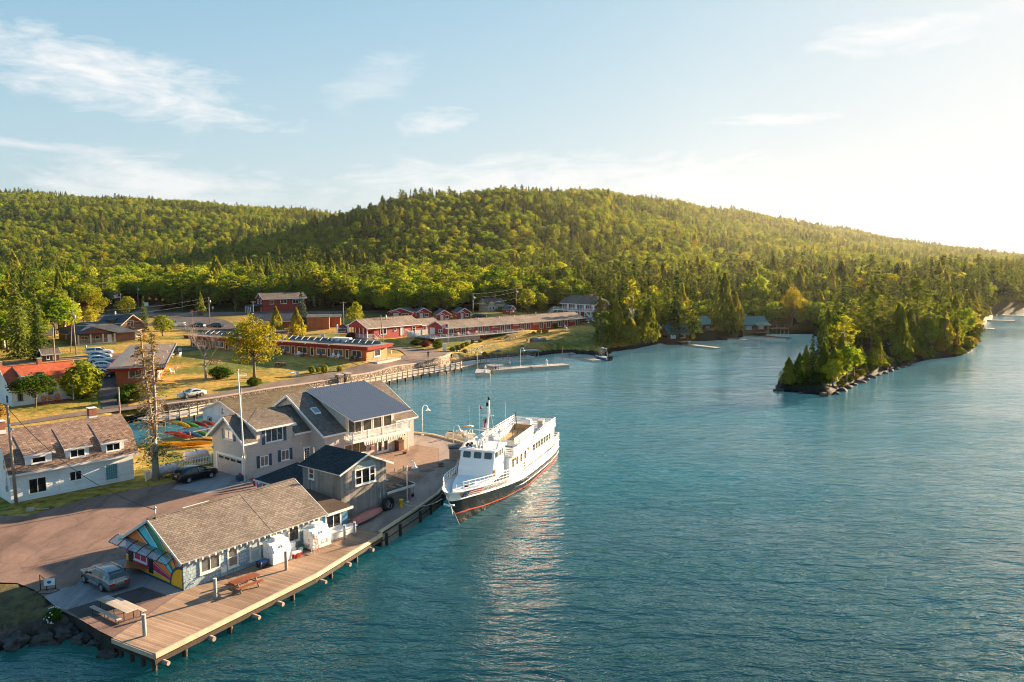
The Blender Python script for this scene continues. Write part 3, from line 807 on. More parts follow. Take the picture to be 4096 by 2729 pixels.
HAND = [
('maple',-51.1,156.9,13.1,12.3,'broad yellow-green maple standing alone on the lawn of the long orange motel'),
('bigspruce',-112.6,181.1,20.4,7.4,'tallest dark spruce at the left edge behind the red-roofed white house'),
('bigspruce',-106.5,178.4,10.5,6.6,'shorter bushy spruce right beside the tallest spruce at the left edge'),
('spruce',-117,172,13,6.0,'dark spruce cut by the left edge of the view, beside the tallest spruce'),
('apple',-76.7,126.8,5.4,7.4,'low spreading tree with forked trunk in front of the white house with red roof'),
('bigbush',-73.3,134.6,6.2,6.6,'tall leafy shrub between the red-roofed house and the driveway'),
('bush',-65.0,131.9,2.2,2.4,'round bush nearest the road corner of the dark driveway'),
('bush',-66.5,137.2,2.1,3.1,'bush directly below the deck of the brown flat-roofed cottage'),
('bush',-63.1,133.9,2.1,3.2,'bush on the roadside bank right behind the thin dying spruce'),
('hedge',-57.3,155.5,2.4,4.9,'dark rounded hedge on the lawn between leafless tree and maple'),
('bush',-48.3,148.1,1.7,2.8,'round green shrub by the road just below the lawn maple'),
('bush3',-41.1,162.4,1.6,1.3,'leftmost of the four small globe shrubs beside the road below the orange motel'),
('bush3',-40.2,164.2,1.1,1.1,'smallest of the four globe shrubs beside the road, second from left'),
('bush3',-38.6,162.8,1.9,1.5,'largest of the four globe shrubs beside the road below the orange motel'),
('bush3',-36.1,165.7,1.3,1.3,'rightmost globe shrub standing apart by the road below the orange motel'),
('cedar',-69.9,236.0,7.6,4.5,'dark rounded cedar behind the lawn maple, left of the taller conical one'),
('cedar2',-58.7,217.1,8.6,5.5,'conical golden-green cedar standing behind the flat roof of the orange motel'),
('bluespruce',-64.3,243.4,11.3,6.1,'blue spruce beside the orange sheds, in front of the tall red house'),
('maple2',-47.2,239.9,9.1,5.8,'bright green maple left of the red motel office porch'),
('spruce',-111.3,241.0,10.7,3.8,'slim spruce just right of the brown house with garage doors'),
('maple2',-98.0,223.1,6.3,6.9,'small round tree on the lawn right of the brown house with garage doors'),
('maple2',-136.9,283.8,7.5,7.8,'loose green tree behind the brown house with garage doors, near the flag'),
('maple',-135.6,257.1,12.0,11.7,'large golden-green tree behind the brown bungalow with white porch rail'),
('purple',-136.4,253.5,9.0,6.5,'purple-leaved tree in front of the large golden-green one'),
('maple2',-132.0,249.2,7.3,5.2,'green tree just behind the roof of the brown porch bungalow'),
('cedar',-112.3,287.8,8.3,3.8,'lone upright cedar beside the highway near the round sign'),
('cedar',53.7,235.5,3.0,1.2,'tiny bright cedar between the green-roofed log cabin and its jetty'),
('bush',-19.1,204.0,2.3,2.9,'dark round bush at the near deck corner of the long red motel'),
('bush',-15.1,201.3,1.2,1.5,''),('bush2',-14.0,205.6,1.1,1.4,''),('bush',-13.0,207.1,1.2,1.4,''),('bush3',-11.9,210.1,1.3,1.4,''),
('bush',-10.9,214.8,1.2,1.6,''),('bush3',-8.8,219.7,1.1,1.4,''),('bush2',-5.7,227.6,0.9,1.0,''),('bush',-4.2,228.4,1.0,1.4,''),('bush2',-2.1,232.0,0.9,1.1,''),
('bush4',-22.6,207.1,1.6,2.7,'wide dark purple shrub on the bank below the white privacy fence, right one'),
('bush',-25.5,210.1,1.3,2.9,'wide green shrub on the bank below the white privacy fence, left one'),
('bush2',-11.9,201.6,1.1,1.5,'golden shrub beside the boardwalk gate below the red motel'),
('bush4',-13.8,204.3,0.6,1.2,'low purple flower clump beside the boardwalk gate'),
('bush2',-6.8,196.5,1.0,1.3,'golden flowering shrub in the bend of the boardwalk by the lamp'),
('bush',13.0,245.6,1.9,2.4,''),('bush2',6.3,231.6,0.7,1.2,''),('bush2',9.7,233.5,1.3,2.1,''),('bush3',7.9,233.5,0.9,1.4,''),
('bush2',-36.0,220.5,1.5,1.9,'rusty shrub beside the steps of the red office porch'),('bush4',-43.5,214.5,1.7,2.6,'dark shrub just left of the white-framed motel sign'),
('bush',-3.0,286.9,2.0,5.7,'broad bush beside the small red cabin with green roof'),
('spruce',49.3,239.2,20.6,8.0,'tallest spruce right behind the green-roofed log cabin at the shore'),
('spruce2',54.1,237.4,15.5,6.4,'second spruce behind the green-roofed log cabin, right of the tallest'),
('cedar',68.2,256.9,18.2,8.6,'broad tall cedar between the second and third green-roofed cabins'),
('cedar2',72.3,257.9,12.2,6.7,'shorter rounded cedar just left of the third green-roofed cabin'),
('birch',34.5,228.5,17.4,5.9,'pale birch with light trunk on the shore left of the log cabins'),
('maple',97.5,277.2,14.5,8.2,'round bright green tree at the head of the cove'),
('spruce',108.8,262.3,17.1,7.0,'tall spruce at the base of the wooded point, right of the cove'),
('pine',106.4,209.1,18.0,11.1,'tallest broad pine on the wooded point at the right'),
('cedar',38.4,222.9,11.9,6.2,''),('cedar2',29.6,225.0,11.7,5.8,''),('cedar',33.2,222.9,6.8,7.0,''),('cedar2',26.5,228.8,6.1,7.0,''),('cedar',25.0,219.0,4.5,5.0,''),('cedar2',30.5,228.0,8.0,6.0,''),
('bluespruce',93.5,199.2,7.5,5.6,'bluish spruce beside the grey hut on the wooded point'),
('birch',71.9,172.5,12.3,5.8,'tallest leafy birch with white forked trunk on the small island'),
('cedar',54.9,157.1,5.1,3.7,''),('cedar2',57.0,157.1,6.0,3.3,''),('spruce2',59.2,156.5,6.2,4.2,''),('cedar',62.0,157.8,8.1,4.1,''),('spruce',61.9,163.3,9.2,3.4,''),('spruce2',64.6,163.3,11.2,3.4,''),
('decid3',62.8,154.6,5.6,4.6,''),('decid2',67.4,159.6,8.0,5.4,''),('decid',71.8,166.3,6.3,4.6,''),('cedar',65.2,160.6,7.0,3.6,''),('cedar2',54.6,155.9,2.4,1.6,''),('cedar',70.5,169.5,8.5,4.4,''),('cedar',59.8,161.2,7.0,3.2,''),
('cedar2',78.2,177.9,4.7,4.6,''),('cedar',83.2,180.5,6.5,4.2,''),('cedar2',84.0,184.6,3.0,2.4,''),
('cedar',114.1,209.8,9.5,5.4,''),('cedar2',119.5,214.4,8.1,4.5,''),('bush2',116.8,211.4,2.9,4.0,''),('birch',115.5,213.5,11.6,4.9,'slim birch at the tip of the wooded point'),('pine2',90.5,200.2,16.9,8.0,'second tall pine on the wooded point, left of the tallest'),
('maple2',5.6,283.7,9.3,7.8,'bright tree beside the cream house, the larger of two'),('maple2',11.0,289.9,8.0,5.0,'bright tree beside the cream house, the smaller of two'),
('bush2',-78.5,119.4,2.4,3.1,'yellowing shrub at the left edge beside the waterfront road'),
]
GRP = {True: ('small cedar crowding the shore of the little wooded island','cedars on the small island'),False: ('dense cedar at the wooded shore left of the log cabin','cedars on the shore')}
for (k,x,y,h,w,lab) in HAND:
 isb = k.startswith('bush') or k in ('hedge','bigbush')
 grp = None
 if not lab:
  if isb and y < 233 and x < 2: lab,grp = 'small garden shrub in the stone-edged bed along the red motel deck','shrubs along the red motel'
  elif isb and x < 20: lab,grp = 'small shrub in the flower bed behind the rocky lawn of the red motel','shrubs in the rocky flower bed'
  elif isb: lab = 'yellow shrub at the water tip of the wooded point'
  elif x < 45: lab,grp = GRP[False]
  elif y < 172 and 'spruce' in k: lab,grp = 'slender dark spruce rising among the cedars of the small island','spruces on the small island'
  elif y < 172 and 'decid' in k: lab,grp = 'rounded sunlit broadleaf tree on the right side of the small island','leafy trees on the small island'
  elif y < 172: lab,grp = GRP[True]
  elif y < 190: lab,grp = 'isolated cedar on the rocky neck between island and point','cedars on the rocky neck'
  else: lab,grp = 'cedar at the outer tip of the wooded point','cedars at the tip of the point'
 put_tree(k,x,y,h,w,lab,'bush' if isb else 'tree',grp)
def shore_row(pts,n,h0,h1,lab,grp,seed,kinds=('bush','bush2','cedar','bush3')):
 rg = random.Random(seed); P = resample(pts,n)
 for i,(x,y) in enumerate(P):
  a,b = P[max(0,i - 1)],P[min(n - 1,i + 1)]; d = np.array([-(b[1] - a[1]),b[0] - a[0]]); d = d / np.linalg.norm(d); q = np.array([x,y]) + d * rg.uniform(.6,1.3)
  h = rg.uniform(h0,h1); put_tree(rg.choice(kinds),float(q[0]),float(q[1]),h,h * rg.uniform(1.1,1.6),lab,'bush',grp,max(.25,TF(float(q[0]),float(q[1]))))
shore_row([(67.6,160),(74.5,168.7),(83.7,179.8),(96.9,194.2)],11,.8,1.8,'low shrub at the waterline of the rocky neck beside the small island','shrubs on the rocky neck',3)
shore_row([(96.9,194.2),(107.7,205),(118.4,211),(126.5,219.6),(137,235),(146,250)],22,1.8,3.4,'leafy shrub overhanging the water on the wooded point at the right','shrubs on the wooded point',4)
shore_row([(146,250),(160,280),(174,305),(188,318),(214,354),(243,378)],26,2.6,5.0,'shrub on the far shore between the distant jetties at the right edge','shrubs on the far right shore',5)
# bare tree and the double-stemmed dying spruce
def bare_tree(h,seed,lean=0):
 rng = random.Random(seed); mb = MB()
 def grow(p,d,L,r,lvl):
  pts = [p]; q = p; dd = d
  for i in range(4):
   dd = (dd + Vector((rng.uniform(-.08,.08) * (1 + lvl),rng.uniform(-.08,.08) * (1 + lvl),rng.uniform(-.02,.14)))).normalized()
   q = q + dd * L / 4; pts.append(q)
  mb.tube(pts,[r * (1 - .17 * i) for i in range(5)],6 if lvl < 2 else 4,cap=False)
  if lvl >= 4: return
  for i in range(5 if lvl < 3 else 5):
   k = rng.choice((1,2,3,4,4)) if lvl else rng.choice((2,3,4,4)); a = rng.uniform(0,6.28)
   side = Vector((math.cos(a),math.sin(a),.55)).normalized()
   grow(pts[k],(dd * .55 + side * .75).normalized(),L * rng.uniform(.5,.75),r * .46,lvl + 1)
 grow(Vector((0,0,-.2)),Vector((0,0,1)),h * .42,.26,0)
 return mb
t = thing('bare_tree','leafless grey tree on the lawn between brown cottage and dark hedge','tree',(-59.7,154.2,T(-59.7,154.2)))
bare_tree(11.4,3).build('trunk',DEADBARK,t)
t = thing('spruce_tree','thin two-stemmed dying spruce by the white picket fence and black car','tree',(-40.3,88.3,1.3))
rng = random.Random(5); tk = MB(); nd = MB()
stems = [[(0,0,-.2),(-.1,0,5),(-.35,.1,8),(-.75,.2,12),(-1.1,.3,17.0)],[(0,0,-.2),(.12,0,5),(.35,-.1,8),(.3,-.1,12),(.3,0,17.2)]]
tk.tube([(0,0,-.3),(0,0,2),(-.02,0,5.5)],[.42,.36,.3],10)
for st in stems: tk.tube(st[1:],[.25,.2,.14,.05],8)
for si,st in enumerate(stems):
 for i in range(150):
  f = rng.uniform(.05,1); z = 2.2 + f * 14.6
  k = np.interp(z,[p[2] for p in st],range(5)); a = int(min(3,k)); q = Vector(st[a]).lerp(Vector(st[a + 1]),float(k) - a); q.z = z
  th = rng.uniform(0,6.28); L = np.interp(z,[2,5,9,13,16.5],[3.4,2.8,1.9,1.5,.45]) * rng.uniform(.5,1.15)
  e = q + Vector((math.cos(th) * L,math.sin(th) * L,-L * rng.uniform(.05,.35)))
  mdl = q.lerp(e,.55) + Vector((0,0,L * .06))
  tk.tube([q,mdl,e],[.035,.022,.008],4,cap=False)
  dens = 16 if z < 5.2 else (4 if z < 9.5 else (7 if z < 13 else 12))
  for j in range(dens):
   u = rng.uniform(.3,1.05); p = q.lerp(e,u) + Vector((rng.uniform(-.25,.25),rng.uniform(-.25,.25),rng.uniform(-.2,.1)))
   card(nd,p,(rng.uniform(-1,1),rng.uniform(-1,1),rng.uniform(0,1)),rng.uniform(.07,.18),rng.uniform(.22,.5),rng,(math.cos(th),math.sin(th),-.3),0 if (z < 6 and rng.random() < .85) else 1)
tk.build('trunk',DEADBARK,t); nd.build('crown',[F_SPR,F_DRY],t)
# ------------------------------------------------------------------ the wood: 300 trees in front one by one, the rest as one mass
CLEARP = np.array([(-400,20),(-135,178),(-121,190),(-124,222),(-132,246),(-150,262),(-200,262),(-200,285),(-160,308),(-172,350),(-160,352),(-146,324),(-120,314),(-98,310),(-84,314),(-62,318),(-52,300),(-44,284),(-22,279),(-16,296),(2,296),
     (18,305),(38,290),(43,268),(34,246),(26,234),(22,214),(40,205),(60,100),(0,0)],float)
rs = np.random.RandomState(11)
def scatter(y0,y1,sp,t0=-.76,t1=.86):
 xs,yy = [],[]
 y = y0
 while y < y1:
  n = int((t1 - t0) * y / sp)
  x = (t0 + (np.arange(n) + rs.rand(n) * .95) / n * (t1 - t0)) * y
  xs.append(x); yy.append(y + (rs.rand(n) - .5) * sp * .9); y += sp
 x = np.concatenate(xs); y = np.concatenate(yy)
 return x,y
HOLES = [(49,238,6.0),(63,262,7),(80,264,8.5),(128,318,7),(99,208,4.5),(-133,226,6),(-145,240,7),(33,260,5)]
def keep(x,y):
 k = (land_dist(x,y) > np.where(x > 50,.5,1.5)) & ~((x > 45) & (x < 90) & (y < 205)) & ~in_poly(x,y,CLEARP)
 for a,b,r_ in HOLES: k &= ((x - a) ** 2 + (y - b) ** 2 > r_ * r_)
 t = x / y
 D1 = np.interp(t,[-.65,-.45,-.25,0,.2,.4,.64,.9],DTAB)
 k &= (y < np.where(t < -.1,np.maximum(D1,1180),D1 + 25))
 return k
xa,ya = scatter(170,345,3.9); xb,yb = scatter(345,520,5.2); xc,yc = scatter(520,1560,7.2)
X = np.concatenate([xa,xb,xc]); Y = np.concatenate([ya,yb,yc])
k = keep(X,Y); X,Y = X[k],Y[k]
Z = land_full(X,Y); N = len(X)
cl = np.sin(X * .043 + 1.1 * np.sin(Y * .031)) + np.sin(Y * .057 + X * .019) + rs.randn(N) * .9
hill = Y > 520
conif = cl > np.where(hill,.75,.5)
conif = np.where((X > 30) & (Y < 420),cl > -.55,conif)
KN = ['spruce','spruce2','pine','pine2','decid','decid2','decid3','birch','cedar']
kind = np.where(conif,rs.choice([0,1,2,3,8],N,p=[.27,.25,.22,.16,.10]),rs.choice([4,5,6,7],N,p=[.32,.28,.24,.16]))
H0 = np.array([NOM[q][2] for q in KN]); W0 = np.array([NOM[q][3] for q in KN])
hh = np.where(conif,rs.uniform(8.5,15.5,N),rs.uniform(7.5,12.5,N)) * np.where((X > 58) & (Y < 300),.8,1.0)
hh = np.where((Y > 300) & (Y < 440) & (rs.rand(N) < .16),hh * 1.3,hh)
# skyline: conifers stick out on the ridges
ww = hh * np.where(conif,np.where(kind == 8,.5,np.where((kind == 2) | (kind == 3),.5,.38)),.68) * rs.uniform(.8,1.2,N)
size = hh / Y
front = np.argsort(-size * (1 + .0 * X))[:]
vis = (X / Y > -.68) & (X / Y < .68)
chosen = [i for i in front if vis[i]][:215]
cs = set(chosen)
NAMES = {'spruce': 'dark pointed spruce','spruce2': 'dark pointed spruce','pine': 'tall pine with layered branches','pine2': 'tall pine with layered branches','decid': 'round leafy green tree','decid2': 'round leafy green tree','decid3': 'round leafy green tree','birch': 'light leaved birch with pale trunk','cedar': 'dense rounded cedar'}
for i in chosen:
 kd = KN[kind[i]]
 where = 'in the wood at the left behind the brown houses' if X[i] < -95 else ('in the wood behind the highway and red cabins' if X[i] < 25 else ('on the wooded point at the right' if (X[i] > 78 and Y[i] < 262) else 'in the shore wood behind the log cabins'))
 put_tree(kd,float(X[i]),float(Y[i]),float(hh[i]),float(ww[i]),NAMES[kd] + ' ' + where,'tree','trees ' + where + ' - ' + NAMES[kd].split(' ')[-1] if False else NAMES[kd] + 's ' + where,z=float(Z[i]))
rest = np.array([i for i in range(N) if i not in cs])
me = bpy.data.meshes.new('forest')
me.from_pydata(np.column_stack([X[rest],Y[rest],Z[rest] - .2]).tolist(),[],[])
a = me.attributes.new('tree_kind','INT','POINT'); a.data.foreach_set('value',kind[rest].astype(np.int32))
sx = (ww / W0[kind])[rest]; sz = (hh / H0[kind])[rest]
a = me.attributes.new('tree_scale','FLOAT_VECTOR','POINT'); a.data.foreach_set('vector',np.column_stack([sx,sx,sz]).astype(np.float32).ravel())
a = me.attributes.new('tree_turn','FLOAT','POINT'); a.data.foreach_set('value',rs.uniform(0,6.28,len(rest)).astype(np.float32))
fo = bpy.data.objects.new('forest',me); COL.objects.link(fo)
tag(fo,'mixed green forest covering the hills and valley behind the village','forest',kind='stuff')
ng = bpy.data.node_groups.new('forest_scatter','GeometryNodeTree')
ng.interface.new_socket('Geometry',in_out='INPUT',socket_type='NodeSocketGeometry')
ng.interface.new_socket('Geometry',in_out='OUTPUT',socket_type='NodeSocketGeometry')
g = NT(ng)
gi = g.n('NodeGroupInput'); go = g.n('NodeGroupOutput'); jn = g.n('GeometryNodeJoinGeometry')
ka = g.n('GeometryNodeInputNamedAttribute',{'data_type': 'INT'},Name='tree_kind')
sa = g.n('GeometryNodeInputNamedAttribute',{'data_type': 'FLOAT_VECTOR'},Name='tree_scale')
ra = g.n('GeometryNodeInputNamedAttribute',{'data_type': 'FLOAT'},Name='tree_turn')
rot = g.n('ShaderNodeCombineXYZ',Z=ra.outputs[0])
for i,q in enumerate(KN):
 cmp_ = g.n('FunctionNodeCompare',{'data_type': 'INT','operation': 'EQUAL'})
 g.link(ka.outputs[0],cmp_.inputs[2]); cmp_.inputs[3].default_value = i
 oi = g.n('GeometryNodeObjectInfo',{'transform_space': 'ORIGINAL'}); oi.inputs[0].default_value = NOM[q][1]; oi.inputs[1].default_value = True
 ip = g.n('GeometryNodeInstanceOnPoints')
 g.link(gi.outputs[0],ip.inputs['Points']); g.link(cmp_.outputs[0],ip.inputs['Selection']); g.link(oi.outputs['Geometry'],ip.inputs['Instance'])
 g.link(rot.outputs[0],ip.inputs['Rotation']); g.link(sa.outputs[0],ip.inputs['Scale'])
 g.link(ip.outputs[0],jn.inputs[0])
g.link(jn.outputs[0],go.inputs[0])
md = fo.modifiers.new('scatter','NODES'); md.node_group = ng
print('forest',N,'individual',len(chosen))
# ------------------------------------------------------------------ building kit
class Wall:
 """a wall face: s runs along it, d stands out of it, z is height (all local to the building)"""
 def __init__(s,ox,oy,dx,dy,flip=0.0):
  s.o = (ox,oy); s.d = (dx,dy); s.n = (dy,-dx)
 def p(s,a,d,z): return (s.o[0] + s.d[0] * a + s.n[0] * d,s.o[1] + s.d[1] * a + s.n[1] * d,z)
 def box(s,mb,a0,a1,d0,d1,z0,z1,mi=0):
  return mb.hexa([s.p(a0,d1,z0),s.p(a1,d1,z0),s.p(a1,d0,z0),s.p(a0,d0,z0),s.p(a0,d1,z1),s.p(a1,d1,z1),s.p(a1,d0,z1),s.p(a0,d0,z1)],mi)
 def quad(s,mb,a0,a1,d,z0,z1,mi=0):
  return mb.poly([s.p(a0,d,z0),s.p(a1,d,z0),s.p(a1,d,z1),s.p(a0,d,z1)],mi)
def window(par,W,a0,a1,z0,z1,cols=1,rows=1,fw=.11,frame=None,glass=None,proud=.07,mw=.06,name='window',label=None,sill=True):
 mb = MB()
 W.box(mb,a0,a1,.012,proud,z0,z0 + fw); W.box(mb,a0,a1,.012,proud,z1 - fw,z1)
 W.box(mb,a0,a0 + fw,.012,proud - .003,z0 + fw,z1 - fw); W.box(mb,a1 - fw,a1,.012,proud - .003,z0 + fw,z1 - fw)
 for i in range(1,cols):
  a = a0 + (a1 - a0) * i / cols; W.box(mb,a - mw / 2,a + mw / 2,.012,proud - .006,z0 + fw,z1 - fw)
 for i in range(1,rows):
  z = z0 + (z1 - z0) * i / rows; W.box(mb,a0 + fw,a1 - fw,.012,proud - .009,z - mw / 2,z + mw / 2)
 if sill: W.box(mb,a0 - .05,a1 + .05,.012,proud + .06,z0 - .06,z0 - .002)
 f = mb.build(name,frame or WHITE,par,label=label)
 g = MB(); W.quad(g,a0 + fw * .6,a1 - fw * .6,.022,z0 + fw * .6,z1 - fw * .6)
 g.build('pane',glass or GLASS,f)
 return f
def door(par,W,a0,a1,z0,z1,mat=None,frame=None,pane=None,fw=.1,label=None,name='door'):
 mb = MB()
 W.box(mb,a0,a0 + fw,.012,.07,z0,z1); W.box(mb,a1 - fw,a1,.012,.07,z0,z1); W.box(mb,a0 + fw,a1 - fw,.012,.073,z1 - fw,z1)
 d = mb.build(name,frame or WHITE,par,label=label)
 lf = MB(); W.box(lf,a0 + fw,a1 - fw,.012,.04,z0,z1 - fw)
 l = lf.build('leaf',mat or WHITE,d)
 if pane is not None:
  g = MB(); W.quad(g,a0 + fw + .13,a1 - fw - .13,.046,z0 + pane,z1 - fw - .13); g.build('pane',GLASS,d)
 h = MB(); W.box(h,a1 - fw - .1,a1 - fw - .05,.04,.09,z0 + 1.0,z0 + 1.1); h.build('handle',STEEL,d)
 return d
def slab(mb,a,b,c,d,th=.12,top=0,edge=1):
 """roof slab: a,b along the eave, c,d along the ridge (ccw from above)"""
 A = [Vector(p) for p in (a,b,c,d)]
 n = (A[1] - A[0]).cross(A[3] - A[0]).normalized()
 if n.z < 0: n = -n
 B = [p - n * th for p in A]
 return mb.hexa([*B,*A],edge,top)
def gable_shell(mb,L,W,e,r,ry=None,base=-.4,mi=0,x0=0.0,axis='x',e2=None):
 """walls with gables on the x ends; ry = y of the ridge"""
 ry = W / 2 if ry is None else ry; e2 = e if e2 is None else e2
 for x,fl in ((x0,False),(x0 + L,True)):
  P = [(x,W,base),(x,0,base),(x,0,e),(x,ry,r),(x,W,e2)]
  mb.poly(P if not fl else P[::-1],mi)
 mb.poly([(x0,0,base),(x0 + L,0,base),(x0 + L,0,e),(x0,0,e)],mi)
 mb.poly([(x0 + L,W,base),(x0,W,base),(x0,W,e2),(x0 + L,W,e2)],mi)
def gable_roof(mb,L,W,e,r,ry=None,oh=.4,og=.35,th=.14,x0=0.0,top=0,edge=1,e2=None,lift=.02,fascia=True):
 ry = W / 2 if ry is None else ry; e2 = e if e2 is None else e2
 s1 = (r - e) / ry; s2 = (r - e2) / (W - ry)
 xa,xb = x0 - og,x0 + L + og
 k = lift + th
 slab(mb,(xa,-oh,e - oh * s1 + k),(xb,-oh,e - oh * s1 + k),(xb,ry,r + k),(xa,ry,r + k),th,top,edge)
 slab(mb,(xb,W + oh,e2 - oh * s2 + k),(xa,W + oh,e2 - oh * s2 + k),(xa,ry,r + k + .002),(xb,ry,r + k + .002),th,top,edge)
 # ridge cap and bargeboards
 mb.bar((xa,ry,r + k + .02),(xb,ry,r + k + .02),.3,.05,top)
 for x in (xa - .02,xb + .02):
  mb.bar((x,-oh,e - oh * s1 + k - .1),(x,ry,r + k - .1),.05,.2,edge)
  mb.bar((x,W + oh,e2 - oh * s2 + k - .1),(x,ry,r + k - .1),.05,.2,edge)
 if fascia: mb.bar((xa,-oh - .02,e - oh * s1 + k - .1),(xb,-oh - .02,e - oh * s1 + k - .1),.04,.18,edge)
 mb.bar((xa,W + oh + .02,e2 - oh * s2 + k - .1),(xb,W + oh + .02,e2 - oh * s2 + k - .1),.04,.18,edge)
def railing(mb,pts,h=1.0,rails=2,post=1.6,bal=0,w=.05,pw=.08,mi=0,top_w=.09):
 for a,b in zip(pts[:-1],pts[1:]):
  A,B = Vector(a),Vector(b); L = (B - A).length; n = max(1,round(L / post))
  for i in range(n + 1):
   p = A.lerp(B,i / n); mb.bar(p,p + Vector((0,0,h)),pw,pw,mi)
  mb.bar(A + Vector((0,0,h + .02)),B + Vector((0,0,h + .02)),top_w,.05,mi)
  for k in range(1,rails):
   z = h * k / rails * .98 if not bal else .12
   mb.bar(A + Vector((0,0,z)),B + Vector((0,0,z)),w,w,mi)
  if bal:
   m_ = int(L / bal)
   for i in range(1,m_):
    p = A.lerp(B,i / m_); mb.bar(p + Vector((0,0,.1)),p + Vector((0,0,h)),.04,.04,mi)
FRONT = lambda x0=0,y=0: Wall(x0,y,1,0)
RIGHT = lambda x,y0=0: Wall(x,y0,0,1)
def LEFT(W): return Wall(0,W,0,-1)
S_GREY = siding('grey_vinyl_siding',(.50,.46,.43),.16,.05,.1,.78)
S_WHITE = siding('white_clapboard',(.80,.82,.84),.16,.05,.14,.78)
S_WHITE2 = siding('white_boathouse_siding',(.76,.77,.78),.2,.05,.18,.8)
S_BLUE = shingle('blue_grey_shingle_siding',(.26,.37,.44),(.42,.49,.53),.3,.28,.6,.25)
S_DEEP = siding('deep_blue_siding',(.06,.19,.32),.2,.08,.15,.7)
S_BATTEN = siding('grey_board_and_batten',(.30,.265,.24),.28,.22,.3,.55,0)
S_RED = siding('red_clapboard',(.36,.045,.04),.18,.08,.15,.75)
S_RED2 = siding('dark_red_siding',(.27,.035,.03),.18,.08,.15,.75)
S_ORANGE = siding('orange_board_siding',(.52,.17,.05),.2,.1,.15,.6,0)
S_BROWN = siding('red_brown_board_siding',(.42,.13,.05),.2,.1,.2,.6,0)
S_TIMBER = siding('brown_timber_siding',(.25,.105,.07),.2,.12,.2,.65)
S_CREAM = siding('cream_siding',(.56,.48,.36),.2,.06,.12,.8)
S_LOG = siding('dark_log_wall',(.085,.05,.033),.3,.2,.3,.5)
R_TAN = shingle('tan_shingles',(.185,.15,.125),(.29,.245,.21),.42,.19,.5,.25)
R_DARK = shingle('charcoal_shingles',(.03,.038,.045),(.05,.058,.064),.5,.2)
R_GREY = shingle('grey_brown_shingles',(.15,.12,.10),(.23,.19,.16),.5,.2)
R_MOSS = shingle('mossy_brown_shingles',(.11,.09,.06),(.19,.15,.10),.6,.25)
R_PINK = shingle('red_brown_shingles',(.19,.125,.10),(.35,.25,.20),.42,.2,.5,.25)
R_RED = shingle('orange_red_shingles',(.42,.09,.045),(.5,.13,.07),.5,.25,.6,.15)
R_BLUE = shingle('blue_grey_shingles',(.07,.085,.10),(.11,.125,.135),.5,.25)
R_MOTEL = shingle('motel_shingles',(.24,.185,.15),(.31,.25,.205),.5,.25)
R_TAR = asphalt('brown_roll_roofing',(.085,.058,.042),.25,False)
R_GRAVEL = asphalt('gravel_roof',(.19,.145,.12),.15,False)
R_GREEN = plain('green_metal_roof',(.03,.16,.14),.45,.3,var=.15)
R_METAL = plain('blue_grey_metal_roof',(.27,.30,.36),.35,.5,var=.06)
FASCIA = plain('dark_red_fascia',(.30,.035,.03),.6)
SHUT = plain('blue_shutter',(.035,.07,.13),.55)
CHALK = plain('chalk_board',(.02,.022,.025),.6)
# ------------------------------------------------------------------ blue dockside building with the sun mural
BO = (-24.87,58.25,1.3)
ice = thing('dock_building','long blue-grey dockside building with tan roof and rainbow sun mural on its gable end','building',BO,54)
m,nt = new_mat('sun_mural_paint')
c = coords(nt); sy,sz = nt.sep(c)[1:3]
dy = nt.math('SUBTRACT',sy,.2); dz = nt.math('SUBTRACT',sz,.18)
ang = nt.math('DIVIDE',nt.math('MULTIPLY',nt.math('ARCTAN2',dz,dy),180 / math.pi),100.0)
rad = nt.math('SQRT',nt.math('ADD',nt.math('MULTIPLY',dy,dy),nt.math('MULTIPLY',dz,dz)))
NAVY,YEL,MAG,ORA,CYA,GRN,PINK = (.03,.08,.13),(.9,.46,.02),(.66,.03,.13),(.9,.24,.05),(.1,.66,.75),(.05,.30,.15),(.85,.66,.6)
st = [(0.0,NAVY)]
for a0,a1,c_ in ((-12,6,YEL),(8,15,MAG),(17.5,27,ORA),(30,37.5,CYA),(40,47.5,GRN),(50,58.5,YEL),(61,66,MAG),(68.5,75,ORA),(77.5,84.5,CYA),(87,100,MAG)):
 st += [(max(.001,a0 / 100),c_),(a1 / 100,PINK),((a1 + .8) / 100,NAVY)]
rays = nt.ramp(ang,sorted(st[:31],key=lambda q: q[0]),'CONSTANT')
disc = nt.ramp(nt.math('DIVIDE',rad,4.0),[(0,YEL),(.355,NAVY),(.40,NAVY)],'CONSTANT')
col = nt.mix(nt.math('LESS_THAN',rad,1.62),rays,disc)
base = nt.math('LESS_THAN',sz,.12)
col = nt.mix(base,col,NAVY)
col = nt.mix(1.0,col,nt.ramp(nt.noise(c,1.2,4),[(.3,.85),(.7,1.05)]),'MULTIPLY')
finish(nt,col,.6)
MURAL = m
ML,MW,ME,MR,MRY = 13.5,8.2,2.45,4.75,4.1
w = MB(); gable_shell(w,ML,MW,ME,MR,MRY)
w.build('wall',S_BLUE,ice)
mu = MB(); mu.poly([(-.03,MW - .05,-.1),(-.03,.06,-.1),(-.03,.06,ME),(-.03,MRY,MR - .03),(-.03,MW - .05,ME)])
mu.box(-.06,-.032,.0,.09,-.1,ME,1); mu.build('mural',[MURAL,plain('navy_trim',(.03,.07,.12))],ice,label='sun mural with a yellow half disc and rainbow rays')
rf = MB(); gable_roof(rf,ML,MW,ME,MR,MRY,.4,.35,.1,fascia=False)
rf.bar((8.05,-.4,ME - .4 * .561 + .125),(8.05,MRY,MR + .125),.22,.02,0)
roof = rf.build('roof',[R_TAN,WHITE_D],ice)
raf = MB()
